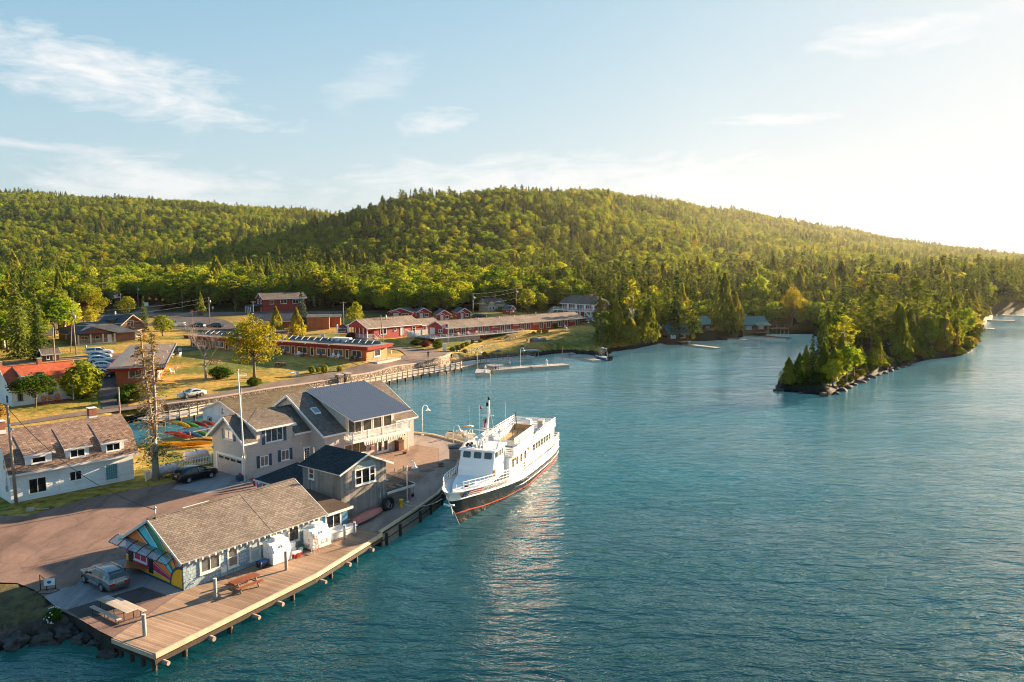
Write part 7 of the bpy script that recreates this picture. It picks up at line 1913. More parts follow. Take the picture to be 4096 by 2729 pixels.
w = MB(); w.poly([(.2,-.8,-.8),(3.2,-.8,-.8),(3.2,-.8,2.4),(1.7,-.8,4.1),(.2,-.8,2.4)]); w.poly([(.2,1.5,-.8),(.2,-.8,-.8),(.2,-.8,2.4),(.2,1.5,2.4)]); w.poly([(3.2,-.8,-.8),(3.2,1.5,-.8),(3.2,1.5,2.4),(3.2,-.8,2.4)]); w.build('gable_wing',S_CREAM,cr_)
rf = MB(); slab(rf,(-.1,3.0,2.2),(-.1,-1.1,2.2),(1.7,-1.1,4.2),(1.7,3.0,4.2)); slab(rf,(3.5,-1.1,2.2),(3.5,3.0,2.2),(1.7,3.0,4.202),(1.7,-1.1,4.202)); rf.build('wing_roof',R_GREY,cr_)
window(cr_,FRONT(0,-.8),.7,1.4,.6,1.7,1,1,.1); window(cr_,FRONT(0,-.8),2.0,2.7,.6,1.7,1,1,.1); window(cr_,FRONT(),4.3,5.8,0,1.8,2,1,.1)
dk = MB(); dk.box(-1.5,7.2,-2.6,-.82,-1.0,-.1); dk.build('deck',plain('blue_grey_deck',(.12,.18,.22),.7),cr_); rl = MB(); railing(rl,[(-1.5,-2.6,-.1),(7.2,-2.6,-.1)],.9,2,1.6,.25); rl.build('deck_railing',MATS['blue_grey_deck'],cr_)
c_ = MB(); c_.box(4.6,5.2,3.2,3.8,4.2,5.9); c_.build('chimney',BRICK,cr_)
# tall red house, pavilion, orange sheds
rb2 = thing('house','tall red house with white porch arches behind the blue spruce','house',(-91.5,294.0,6),35)
w = MB()
for x,fl in ((0,0),(16,1)):
 Pp = [(x,8,-.8),(x,0,-.8),(x,0,5.0),(x,4,6.9),(x,8,5.0)]; w.poly(Pp if not fl else Pp[::-1])
w.poly([(0,0,-.8),(16,0,-.8),(16,0,5),(0,0,5)]); w.poly([(16,8,-.8),(0,8,-.8),(0,8,5),(16,8,5)]); w.build('wall',S_RED2,rb2)
rf = MB(); gable_roof(rf,16,8,5.0,6.9,4,.5,.5); rf.build('roof',[R_GREY,WHITE],rb2)
LW = LEFT(8); F = FRONT()
for a in (1.2,4.6): window(rb2,LW,a,a + 1.5,3.0,4.6,2,1,.1)
window(rb2,LW,3.7,4.3,5.4,6.2,1,1,.1); window(rb2,LW,4.6,5.9,-.2,1.8,2,1,.1)
for a in (2.4,6.4,11): window(rb2,F,a,a + (1.5 if a < 5 else 2.4),3.0,4.5,2,1,.1)
pr_ = MB(); slab(pr_,(-4.5,1.2,2.2),(-4.5,8.2,2.2),(-.05,8.2,3.0),(-.05,1.2,3.0))
pr_.build('porch_roof',R_BLUE,rb2); pr_ = MB()
for y in (1.4,3.6,5.8,8.0): pr_.bar((-4.3,y,-.8),(-4.3,y,2.2),.22); pr_.bar((-4.3,y,1.3),(-4.3,min(8,y + .9),2.1),.14)
pr_.build('porch_post',WHITE,rb2)
for (x,y,L,Wd_,h,lab) in ((-62.0,240.6,6.6,6.0,3.4,'larger orange-brown shed with dark roof beside the blue spruce'),(-58.2,246.5,5.0,5.5,3.0,'smaller orange-brown shed behind the larger one')):
 s_ = thing('shed',lab,'shed',(x,y,4.75),10,'orange sheds'); w = MB(); w.box(0,L,0,Wd_,-.5,h); w.build('wall',S_BROWN,s_); rf = MB(); slab(rf,(-.25,-.3,h + .1),(L + .25,-.3,h + .1),(L + .25,Wd_ + .3,h + .7),(-.25,Wd_ + .3,h + .7),.14); rf.build('roof',R_BLUE,s_)
pv = thing('pavilion','low dark-roofed orange building half hidden behind the lawn maple','building',(-79,243,4.6),20); w = MB(); gable_shell(w,14,9,2.4,4.6); w.build('wall',S_BROWN,pv); rf = MB(); gable_roof(rf,14,9,2.4,4.6,None,.8,.8); rf.build('roof',[R_BLUE,WHITE],pv); window(pv,FRONT(),3,4.2,.8,1.9)
cpt = thing('carport','open shelter on orange posts behind the orange motel roof','shelter',(-67.5,217.0,3.8),-27)
for x in (.2,4.0,7.8):
 for y in (.2,3.8): b = MB(); b.bar((x,y,-.3),(x,y,2.3),.22); b.build('post',ORW,cpt)
rf = MB(); rf.box(-.5,8.5,-.5,4.5,2.3,2.5); rf.build('roof',plain('dark_shelter_roof',(.06,.05,.05),.8),cpt)
# log cabins on the shore
def log_cabin(x,y,deg,L,Wd_,e,r,z,lab,porch=True):
 t = thing('log_cabin',lab,'cabin',(x,y,z),deg,'green-roofed log cabins on the shore'); w = MB(); gable_shell(w,L,Wd_,e,r,None,-1.2); w.build('wall',S_LOG,t); rf = MB(); gable_roof(rf,L,Wd_,e,r,None,.6,.5,.1)
 if porch: slab(rf,(L * .45,-2.2,e - .5),(L + .5,-2.2,e - .5),(L + .5,.4,e + .35),(L * .45,.4,e + .35),.08)
 rf.build('roof',[R_GREEN,R_GREEN],t); F = FRONT(); window(t,F,L * .1,L * .35,.8,1.8,2,1,.1,WHITE_D,PALE); window(t,F,L * .6,L * .85,.8,1.8,2,1,.1,WHITE_D,PALE); LW = LEFT(Wd_); window(t,LW,Wd_ * .4,Wd_ * .85,.8,1.7,3,1,.08,plain('brown_frame',(.1,.06,.04)) if 'brown_frame' not in MATS else MATS['brown_frame'])
 if porch:
  p = MB()
  for k in range(3): p.bar((L * (.5 + .24 * k),-2.0,-1.0),(L * (.5 + .24 * k),-2.0,e - .45),.14)
  p.build('porch_post',S_LOG,t); p = MB(); p.box(L * .45,L,-2.2,-.02,-.3,-.1); p.build('porch',WOOD,t)
 c_ = MB(); c_.box(L * .3 - .35,L * .3 + .35,Wd_ * .55,Wd_ * .55 + .6,r - .7,r + .7); c_.build('chimney',STONE,t); return t
log_cabin(46.6,236.4,18,6.6,6.0,2.6,4.6,1.5,'log cabin with bright green roof nearest on the shore, beside its jetty')
log_cabin(60.0,259.5,30,7.0,6.0,2.7,4.8,2.0,'second log cabin, mostly hidden by the broad cedar',False)
log_cabin(76.0,261.5,12,8.5,6.0,2.7,4.8,1.9,'third log cabin with stone chimney and porch, rightmost of the green-roofed ones')
sp = MB(); sp.box(0,6,0,3,1.6,1.75)
for x in (.1,3,5.9):
 for y in (.1,2.9): sp.bar((x,y,-1.2),(x,y,3.0 if y > 1 else 1.6),.14)
single(sp,'boat_platform',WOOD,'raised timber platform on posts at the head of the cove','platform',(88,269,.6),10)
def small_house(x,y,deg,L,Wd_,e,r,wall,roof,lab,z=None):
 t = thing('house',lab,'house',(x,y,T(x,y) if z is None else z),deg); w = MB(); gable_shell(w,L,Wd_,e,r); w.build('wall',wall,t); rf = MB(); gable_roof(rf,L,Wd_,e,r); rf.build('roof',[roof,WHITE_D],t); window(t,FRONT(),L * .2,L * .4,.9,2.1); window(t,FRONT(),L * .6,L * .8,.9,2.1); window(t,LEFT(Wd_),Wd_ * .4,Wd_ * .6,.9,2.1); return t
small_house(126.5,316,25,7,6,4.4,6.6,plain('dark_grey_board',(.12,.11,.1),.8,var=.2),R_BLUE,'dark grey house among trees at the head of the cove',4.5)
small_house(236,384,30,9,7,3.6,6,S_WHITE2,R_BLUE,'pale house among trees at the far right edge',3.5)
small_house(97.5,205.5,35,4.2,3.6,2.1,3.1,plain('grey_hut_board',(.16,.14,.13),.8,var=.2),R_GREY,'small grey hut on the wooded point between two pines',1.9)
small_house(-138,222,40,9,7,2.7,4.6,S_WHITE2,R_GREY,'white house half hidden in trees behind the tallest spruce, nearer one',4.5)
small_house(-150,238,30,10,7,2.9,5.0,S_WHITE,R_BLUE,'white house half hidden in trees behind the tallest spruce, farther one',5)
small_house(-103.5,175.0,45,3.2,3.0,2.2,3.2,plain('dark_brown_shed',(.10,.05,.035),.8,var=.2),R_GREY,'small dark brown shed behind the pole near the red-roofed house',2.9)
# ------------------------------------------------------------------ street lamps, poles, wires, flags
lm = thing('street_lamp','','lamp'); b = MB(); b.tube([(0,0,0),(0,0,3.5),(.08,0,3.85),(.3,0,4.1),(.6,0,4.05),(.78,0,3.8),(.8,0,3.62)],.055,8); b.lathe([(.2,0),(.2,.05),(.07,.12)],(0,0,0),10); b.build('pole',WHITE,lm)
b = MB(); b.lathe([(.04,.3),(.1,.22),(.13,.1),(.36,.0),(.36,-.03),(.1,-.02)],(.8,0,3.4),16); b.build('lamp_shade',WHITE,lm); b = MB(); b.lathe([(.0,-.14),(.09,-.08),(.09,0)],(.8,0,3.4),10); b.build('bulb',MATS['pale_window_panel'],lm)
for (x,y,z,d,lb) in ((-10.8,80.3,1.31,10,'white gooseneck lamp nearest, beside the yellow bollard on the quay'),(-7.31,97.66,1.31,20,'white gooseneck lamp beside the hose cabinet on the quay'),(-12.68,111.3,1.31,0,'white gooseneck lamp at the far corner of the quay behind the grey house'),(-8.0,183.5,.75,10,'white gooseneck lamp on the near corner of the floating dock'),(2.0,187.5,.75,10,'white gooseneck lamp on the far arm of the floating dock')):
 place(lm,(x,y,z),d,lb,'lamp','white gooseneck lamps',(1,1,1.06))
def upole(x,y,z,h,lab,arm=True,can=False,lean=(0,0),r=.15,top=None,group='wooden utility poles'):
 t = thing('utility_pole',lab,'utility pole',(x,y,z),0,group); b = MB(); b.tube([(0,0,-.4),(lean[0],lean[1],h)],[r,r * .7],8); b.build('pole',POLE,t)
 if arm:
  b = MB(); b.bar((lean[0] - .9,lean[1],h - .35),(lean[0] + .9,lean[1],h - .35),.1,.12)
  for k in (-.8,-.3,.3,.8): b.tube([(lean[0] + k,lean[1],h - .3),(lean[0] + k,lean[1],h - .1)],.04,5)
  b.build('crossarm',POLE,t)
 if can: b = MB(); b.lathe([(0,0),(.28,.02),(.28,.9),(.1,1.0),(0,1.0)],(lean[0] + .42,lean[1],h - 2.1),10); b.build('transformer',STEEL,t)
 return t
t = upole(-50.6,79.4,1.25,10.4,'tall near utility pole in front of the white gambrel house',False,False,(-.35,.1),.17); b = MB(); b.tube([(-.35,.1,10.0),(-.7,-.2,10.2),(-.9,-.3,9.9)],.03,5); b.lathe([(0,0),(.14,-.02),(.2,-.22)],(.2,-.3,8.1),10); b.tube([(-.3,.1,8.0),(.1,-.25,8.2)],.03,5); b.build('yard_light',STEEL,t)
upole(-60.3,121.0,1.5,5.1,'short bare pole at the end of the inlet near the thin spruce',False); upole(-34.1,99.2,1.3,8.8,'bare pole rising behind the garage wing of the grey house',False,False,(0,0),.12)
upole(-102.7,187.0,3.5,10.5,'pole with transformer in front of the brown porch bungalow',False,True,(-.35,0)); upole(-106.2,190.8,3.6,6.9,'leaning brace pole beside the transformer pole',False,False,(1.3,-1.0),.1); upole(-99.8,173.0,2.8,8.5,'pale pole beside the brown shed near the red-roofed house',False)
upole(-148.4,317.0,5.6,9.4,'left signal pole of the highway junction, with transformer',False,True); upole(-128.0,310.0,5.6,7.5,'right signal pole of the highway junction',False); upole(-99.4,261.8,4.7,8.7,'pole with transformer behind the leafless lawn tree',False,True)
upole(-83.2,256.4,4.7,7.6,'pole rising behind the yellow-green lawn maple',True); upole(-30.7,191.7,3.2,9.3,'pale leaning pole at the end of the orange motel',False,False,(-.9,0),.16); upole(-13.0,266.1,5.7,8.7,'pole with transformer behind the red motel, right of the cabins',False,True)
upole(1.5,290.0,6.6,8.6,'left one of the pole pair beside the cream house',True,True); upole(3.3,290.0,6.6,6.8,'right shorter one of the pole pair beside the cream house',False); upole(22,297,6.8,8.6,'pole behind the two-storey red house',True); upole(-101.4,292.3,5.5,4.6,'short street light pole by the highway',False,False,(0,0),.08)
upole(-52,246,4.9,7.8,'pole behind the orange sheds left of the bright maple',True); upole(-47.5,244.0,4.9,3.2,'short square post on the lawn by the bright maple',False,False,(0,0),.12)
def wire(pts,lab,r=.02,sag=.04,cat='wire'):
 mb = MB()
 for a,b in zip(pts[:-1],pts[1:]):
  A,B = Vector(a),Vector(b); L = (B - A).length; mb.tube([A.lerp(B,i / 14) - Vector((0,0,sag * L * (1 - (i / 7 - 1) ** 2))) for i in range(15)],r,4,cap=False)
 single(mb,'overhead_wire',DARKMETAL if r > .015 else STEEL,lab,cat)
ms_top = local(BO,54,.25,3.95,5.5)
wire([(-50.9,79.5,11.3),ms_top],'thick drooping cable from the near pole to the mural building mast',.035,.05)
wire([(-50.9,79.5,9.2),local(WO,48,4.6,-.1,2.6)],'short thin service wire to the wall of the white gambrel house',.012,.03); wire([(-34.1,99.2,9.4),local(SO,52,1.5,7.4,5.4)],'thin wire from the pole behind the garage to the shed pipes',.012,.02)
W1 = [(-103.05,187,13.7),(-99.4,261.8,13.2),(-83.2,256.4,12.1),(-52,246,12.5),(-13,266.1,14.2),(1.5,290,15.0),(22,297,15.2)]
wire(W1,'long upper power line across the village in front of the wood',.022,.012); wire([(p[0],p[1],p[2] - 1.2) for p in W1],'second power line just below the upper one',.022,.014); wire([(p[0],p[1],p[2] - 3.4) for p in W1],'lowest telephone line across the village',.028,.016); wire([(-250,200,15),(-103.05,187,13.5)],'power line leaving the left edge from the transformer pole',.022,.015)
wire([(-103.05,187,9.5),(-99.8,173,11.2)],'short looping wire between the two poles by the bungalow',.02,.1); wire([(-148.4,317,12.2),(-128,310,11.9)],'span wire carrying the three orange junction beacons',.03,.06)
bc_ = thing('signal_beacon','','beacon'); b = MB(); b.lathe([(0,.45),(.3,.42),(.42,.2),(.42,0),(.3,-.15),(0,-.2)],(0,0,0),12); b.build('housing',plain('orange_signal',(.8,.22,.02),.5),bc_); b = MB(); b.lathe([(0,-.22),(.2,-.2),(.25,0),(.0,.02)],(0,-.3,.05),10); b.tube([(0,0,.4),(0,0,1.0)],.03,4); b.build('lens',plain('amber_lens',(.9,.35,.03),.3),bc_)
for k,(f,s_) in enumerate(((.27,1.3),(.42,1.3),(.57,1.3))):
 A,B = Vector((-148.4,317,12.2)),Vector((-128,310,11.9)); p = A.lerp(B,f) - Vector((0,0,.06 * 21.5 * (1 - (2 * f - 1) ** 2) + 1.2)); place(bc_,tuple(p),0,('left','middle','right')[k] + ' orange beacon hanging over the highway junction','beacon','orange junction beacons',s_)
# flagpoles
fp_ = thing('flagpole','tall white flagpole without flag in front of the grey house','flagpole',(-29.9,88.2,1.3)); b = MB(); b.tube([(0,0,-.2),(-.1,0,6),(-.35,0,12.6)],[.1,.085,.05],8); b.build('pole',WHITE,fp_); b = MB(); b.lathe([(0,.24),(.12,.17),(.14,.05),(0,0)],(-.35,0,12.6),10); b.build('finial',plain('gilt_ball',(.6,.45,.25),.4,.5),fp_); fp_.location = (-30.0,87.6,1.3)
def flagpole(x,y,z,h,lab,fw=1.5,fh=.95,deg=160,seed=0):
 t = thing('flagpole',lab,'flagpole',(x,y,z),deg); b = MB(); b.tube([(0,0,-.2),(0,0,h)],[.06,.035],7); b.build('pole',WHITE,t); g = MB(); nx,ny = 8,7
 def P_(i,j): return (.06 + fw * i / nx,.10 * math.sin(i * 1.1 + seed) * (i / nx + .2),h - .1 - fh * j / ny - .40 * (i / nx) ** 1.3)
 for j in range(ny):
  for i in range(nx): g.poly([P_(i,j),P_(i + 1,j),P_(i + 1,j + 1),P_(i,j + 1)],1 if (i < 3 and j < 4) else (0 if j % 2 == 0 else 2))
 g.build('flag',[FLAGR,FLAGB,FLAGW],t)
flagpole(-16.8,209.1,2.5,6.5,'flagpole with striped flag in front of the long red motel',1.5,.95,190); flagpole(-147.0,300.0,5.5,7.3,'far flagpole with large striped flag by the highway junction',2.4,1.6,185,2)
# road signs and notice boards
def sign(x,y,z,w,h,ph,mat,lab,deg=0,name='road_sign',txt=None,round_=False):
 t = thing(name,lab,'sign',(x,y,z),deg); b = MB(); b.tube([(0,.03,-.3),(0,.03,ph)],.05,6); b.build('post',STEEL,t); b = MB()
 if round_: b.tube([(0,-.05,ph - h / 2),(0,-.01,ph - h / 2)],w / 2,8)
 else: b.box(-w / 2,w / 2,-.05,-.01,ph - h,ph)
 pn = b.build('panel',mat,t)
 if txt: lettering(pn,txt,h * .32,lambda x_,y_: (x_ - w * .36,-.056,ph - h * .62 + y_),FLAGW)
 return t
SIGNW = plain('sign_white',(.7,.7,.68),.5); STOPR = plain('stop_red',(.5,.06,.06),.5)
sign(-139,303.5,5.6,1.6,1.4,3.6,SIGNW,'square white road sign at the highway junction'); sign(-111.0,276.6,5.3,1.1,1.1,2.9,STOPR,'round red stop sign beside the lone upright cedar',0,'stop_sign','STOP',True); sign(-111.9,298.5,5.5,.7,.8,2.4,SIGNW,'small white sign post beside the highway'); sign(-169,330,8.5,1.4,3.4,4.4,SIGNW,'tall narrow white sign at the edge of the hill road'); sign(-161,322,8.2,3.0,1.4,3.4,plain('sign_green',(.02,.2,.13),.5),'green direction sign beside the hill road')
tk = thing('notice_board','brown timber notice board under the lone cedar by the highway','sign',(-110.5,283.2,5.3)); b = MB(); b.bar((-1,0,-.3),(-1,0,1.9),.16); b.bar((1,0,-.3),(1,0,1.9),.16); b.build('post',POLE,tk); b = MB(); b.box(-1.1,1.1,-.06,.06,.9,1.8); b.build('panel',plain('brown_board',(.15,.08,.05),.7),tk)
mt = thing('motel_sign','white-framed dark motel sign with arched top beside the flower porch','sign',(-46.0,216.3,4.4),8)
for x in (-1.45,1.45): b = MB(); b.box(x - .17,x + .17,-.17,.17,-.4,3.6); b.lathe([(.26,0),(.2,.1),(.0,.3)],(x,0,3.6),8); b.build('post',WHITE,mt)
b = MB(); b.poly([(-1.2,-.1,1.4),(1.2,-.1,1.4)] + [(1.2 * math.cos(a),-.1,2.7 + 1.05 * math.sin(a)) for a in [R(12 * k) for k in range(16)]]); pnl = b.build('panel',plain('sign_navy',(.03,.05,.08),.5),mt); b = MB(); b.box(-.8,.8,-.1,-.05,.75,1.15); b.build('vacancy_panel',YELLOW,mt)
lettering(pnl,'Bella Vista',.5,lambda x,y: (x - 1.08,-.115,2.55 + y),FLAGW,'lettering',.2); lettering(pnl,'motel',.75,lambda x,y: (x - .95,-.115,1.65 + y),FLAGW)
ab = thing('sandwich_board','white sandwich board standing on the drive left of the motel sign','sign',(-52.0,218.4,4.0),5); b = MB(); b.hexa([(-.5,-.4,0),(.5,-.4,0),(.5,-.34,0),(-.5,-.34,0),(-.5,-.05,1.5),(.5,-.05,1.5),(.5,0,1.5),(-.5,0,1.5)]); b.hexa([(-.5,.34,0),(.5,.34,0),(.5,.4,0),(-.5,.4,0),(-.5,.0,1.5),(.5,.0,1.5),(.5,.05,1.5),(-.5,.05,1.5)]); b.build('panel',plain('poster_blue',(.35,.5,.55),.5,var=.5,scale=2.2),ab); cn = MB(); cn.lathe([(.16,0),(.05,.5),(0,.5)],(0,0,0),8); single(cn,'traffic_cone',ORANGE,'small orange cone beside the white sandwich board','cone',(-52.9,218.0,4.0))
vs_ = thing('standing_sign','upright white sign beside the stone end of the road wall','sign',(-17.1,200.6,2.7),20); b = MB(); b.box(-.45,.45,-.08,.08,0,1.9); b.build('panel',WHITE,vs_); b = MB(); b.box(-.55,.55,-.3,.3,-.3,.05); b.build('base',CONCRETE,vs_)
mp_ = MB(); mp_.bar((0,0,-.3),(0,0,1.1),.3); mp_.box(-.25,.25,-.2,.2,1.1,1.25); single(mp_,'marker_post',WHITE_D,'white post at the outer corner of the orange motel deck','post',(-29.1,190.5,2.95))
mp_ = MB(); mp_.bar((0,0,-.3),(0,0,1.1),.3); single(mp_,'marker_post',CONCRETE,'grey stub post in the grass before the porch bungalow','post',(-104.8,195.3,3.7))
os_ = thing('warning_sign','small orange sign on a stake beside the little jetty','sign',(13.6,214.6,.8)); b = MB(); b.bar((0,0,-.3),(0,0,1.5),.08); b.build('post',WHITE_D,os_); b = MB(); b.box(-.1,.45,-.06,-.02,.7,1.6); b.build('panel',plain('orange_sign',(.6,.22,.06),.6),os_)
# ------------------------------------------------------------------ things on the near dock and lot
def picnic(name,lab,loc,deg,L,topw,topmat,legmat,bw=.3,boff=.72,sh=.45,th_=.75,kind='picnic'):
 t = thing(name,lab,'picnic table',loc,deg); b = MB(); b.box(-L / 2,L / 2,-topw / 2,topw / 2,th_ - .05,th_); b.build('tabletop',topmat,t)
 for s in (-1,1):
  b = MB(); b.box(-L / 2,L / 2,s * boff - bw / 2,s * boff + bw / 2,sh - .05,sh); b.build('bench',topmat,t)
 for x in (-L * .34,L * .34):
  for s in (-1,1): b = MB(); b.bar((x,s * .28,th_ - .06),(x,s * .78,0),.09,.14); b.build('leg',legmat,t)
  b = MB(); b.bar((x,-boff - .1,sh - .1),(x,boff + .1,sh - .1),.06,.12); b.bar((x,-.35,th_ - .09),(x,.35,th_ - .09),.06,.1); b.build('crosspiece',legmat,t)
 return t
picnic('picnic_table','red-stained picnic table with attached benches on the plank dock',(-20.45,58.75,1.345),53,2.3,.85,REDWOOD,WOOD)
PALEWOOD = planks('pale_table_boards',(.42,.35,.28),(.58,.5,.41),.2,1,.08)
tb = thing('trestle_table','long pale trestle table on the asphalt near the dock corner','table',(-27.95,54.25,1.32),-35); b = MB(); b.box(-1.95,1.95,-.42,.42,.72,.77); b.build('tabletop',PALEWOOD,tb)
for x in (-1.6,.2,1.5):
 for y in (-.34,.34): b = MB(); b.bar((x,y,0),(x,y,.72),.04); b.build('leg',DARKMETAL,tb)
for (x,y,lb) in ((-28.4,53.5,'loose pale bench on the water side of the long trestle table'),(-27.3,54.85,'loose pale bench on the building side of the long trestle table')):
 bn = thing('bench',lb,'bench',(x,y,1.32),-35,'pale loose benches'); b = MB(); b.box(-1.85,1.85,-.16,.16,.42,.47); b.build('seat',PALEWOOD,bn)
 for xx in (-1.5,.1,1.5):
  for yy in (-.12,.12): b = MB(); b.bar((xx,yy,0),(xx,yy,.42),.035); b.build('leg',DARKMETAL,bn)
sg = thing('sign_stand','black metal stand with small white sign at the corner of the grey pad','sign',(-35.0,57.9,1.32),15); b = MB()
b.tube([(-.9,-.1,.05),(-.6,.5,.05),(.4,.6,.05),(.75,.2,.05),(.3,-.35,.05),(-.9,-.1,.05)],.03,5); b.tube([(-.6,.45,.05),(-.6,.45,1.25),(-.1,.2,.9),(-.1,.2,.05)],.035,5); b.tube([(.4,.5,.05),(.45,.3,.9)],.03,5); b.build('frame',DARKMETAL,sg); b = MB(); b.box(-.25,.5,.1,.13,.5,1.05); p_ = b.build('panel',SIGNW,sg); b = MB(); b.lathe([(0,0),(.16,0)],(0,0,0),10); bb = MB(); bb.add([(.12 + .16 * math.cos(a),.095,.76 + .12 * math.sin(a)) for a in [R(30 * k) for k in range(12)]],[list(range(12))]); bb.build('emblem',MATS['blue_paint'],p_)
fb = thing('flowering_shrub','small shrub with white blossoms on the rock edge by the grey pad','bush',(-32.3,54.0,.95)); cr = MB(); fl2 = MB(); rng = random.Random(9)
for i in range(420):
 d = Vector((rng.gauss(0,1),rng.gauss(0,1),rng.gauss(.2,.9))).normalized(); k = rng.uniform(.6,1); card(cr,(d.x * .62 * k,d.y * .6 * k,.4 + d.z * .5 * k),d,.13,.2,rng)
 if i % 10 == 0 and d.x < .3: fl2.blob((d.x * .66,d.y * .64,.42 + d.z * .54),.055,i,1)
cr.build('foliage',F_BUSH,fb); fl2.build('blossom',FLAGW,fb)
# ice freezers
ICE_R = plain('ice_red',(.5,.03,.05),.5); ICE_O = plain('ice_orange',(.75,.3,.2),.5)
def freezer(s0,w_,lab,faded):
 p = local(BO,54,s0,-1.6,.045); t = thing('ice_freezer',lab,'ice freezer',p,54,'ice freezers'); d = 1.25
 pr = [(0,.08),(0,.95),(.42,1.7),(d,1.72),(d,.08)]
 b = MB(); n = len(pr); b.add([(0,y,z) for y,z in pr] + [(w_,y,z) for y,z in pr],[list(range(n))[::-1],[n + i for i in range(n)]] + [[i,(i + 1) % n,n + (i + 1) % n,n + i][::-1] for i in range(n)]); b.box(-.03,w_ + .03,.4,d + .02,1.725,1.78); b.build('cabinet',WHITE,t)
 b = MB(); b.box(.1,w_ - .1,.05,d - .05,-.0,.075); b.build('pallet',WOOD,t)
 nx = Vector((0,.75,.42)).normalized(); up = Vector((0,.42,.75)).normalized(); out = Vector((0,-.75,.42)).normalized()
 for k in range(2):
  a = .12 + k * (w_ - .24) / 2 + .03; bq = a + (w_ - .24) / 2 - .06; dr_ = MB(); o = Vector((0,0,.98))
  q = [o + up * .06 + Vector((x,0,0)) for x in (a,bq)] + [o + up * .76 + Vector((x,0,0)) for x in (bq,a)]
  dr_.hexa([v + out * .004 for v in q] + [v + out * .05 for v in q]); dd_ = dr_.build('door',plain('freezer_door',(.68,.72,.74),.3) if 'freezer_door' not in MATS else MATS['freezer_door'],t)
  h_ = MB(); hx = bq - .1 if k == 0 else a + .1; c0 = o + up * .35 + Vector((hx,0,0)) + out * .08; h_.bar(c0,c0 + up * .16,.05,.05); h_.build('handle',STEEL,dd_)
 b = MB(); b.box(w_ * .32,w_ * .78,.5,1.05,1.78,2.12); ub = b.build('cooling_unit',WHITE,t)
 lettering(ub,'ICE',.22,lambda x,y: (w_ * .45 + x * 1.1,.494,1.87 + y),ICE_O)
 for k,ch in enumerate('ICE'):
  lettering(t,ch,.4,lambda x,y,k=k: (-.006,.72 - x + (.04 if k else .1) - .12,1.2 - k * .47 + y),ICE_R)
  if not faded: lettering(t,ch,.46,lambda x,y,k=k: (.3 + k * .55 + x,-.006,.42 + y),ICE_R)
 if faded: lettering(t,'C',.4,lambda x,y: (w_ * .5 + x,-.006,.48 + y),plain('faded_lettering',(.62,.56,.55),.5))
freezer(6.95,1.9,'white ice freezer behind a dock post, beside the blue generator',True); freezer(11.1,2.0,'white ice freezer with large red letters and a ladder leaning on it',False)
gn = thing('generator','blue portable generator on wheels beside the first ice freezer','generator',local(BO,54,5.9,-1.45,.05),54); b = MB(); b.box(0,.75,.08,.55,.15,.42); b.build('engine',DARKMETAL,gn); b = MB(); b.box(.02,.73,.06,.57,.43,.62); b.build('tank',BLUE,gn); b = MB()
for x in (0,.75): b.tube([(x,0,.1),(x,0,.62),(x,.62,.62),(x,.62,.1),(x,0,.1)],.025,5)
b.build('frame',DARKMETAL,gn)
for y in (.0,.62): b = MB(); b.tube([(.68,y - .04,.13),(.68,y + .04,.13)],.13,10); b.build('wheel',BLACK,gn)
def cooler(s,v,z,w_,h,mat,lid,lab):
 t = thing('cooler',lab,'cooler',local(BO,54,s,v,z),54); b = MB(); b.hexa([(.03,.03,0),(w_ - .03,.03,0),(w_ - .03,.47,0),(.03,.47,0),(0,0,h),(w_,0,h),(w_,.5,h),(0,.5,h)]); b.build('body',mat,t); b = MB(); b.box(-.01,w_ + .01,-.01,.51,h + .001,h + .1); b.build('lid',lid,t)
cooler(9.05,-1.65,.05,.75,.34,RED,WHITE,'red cooler with white lid between the two ice freezers'); cooler(9.0,-.85,.05,.9,.42,WHITE,WHITE,'lower white cooler stacked between the ice freezers'); cooler(9.02,-.83,.58,.85,.4,WHITE,WHITE,'upper white cooler on top of the stack between the freezers')
def bucket(s,v,mat,lab,r_=.2,h=.42): t = MB(); t.lathe([(0,0),(r_ * .85,0),(r_,h),(r_ * .9,h),(r_ * .8,.05)],(0,0,0),14); single(t,'bucket',[mat],lab,'bucket',local(BO,54,s,v,.05),0)
bucket(10.25,-1.0,WHITE_D,'white bucket between coolers and ladder'); bucket(10.6,-.75,plain('dark_green_bucket',(.05,.14,.09),.5),'dark green bucket next to the white one by the ladder',.24,.5)
ld = thing('ladder','aluminium step ladder leaning on the lettered ice freezer','ladder',local(BO,54,10.85,-2.15,.05),54); b = MB()
for y in (0,.42): b.bar((-.1,y,0),(.28,y + .05,1.55),.04,.08)
for k in range(6): f = (k + .5) / 6; b.bar((-.1 + .38 * f,.0,1.55 * f),(-.1 + .38 * f,.45,1.55 * f),.05,.04)
b.build('front_frame',STEEL,ld); b = MB()
for y in (.05,.4): b.bar((.45,y,0),(.28,y + .03,1.55),.035,.07)
for k in range(3): f = (k + .6) / 3.4; b.bar((.45 - .17 * f,.05,1.55 * f),(.45 - .17 * f,.42,1.55 * f),.04,.03)
b.build('rear_frame',plain('ladder_red',(.5,.2,.17),.5),ld)
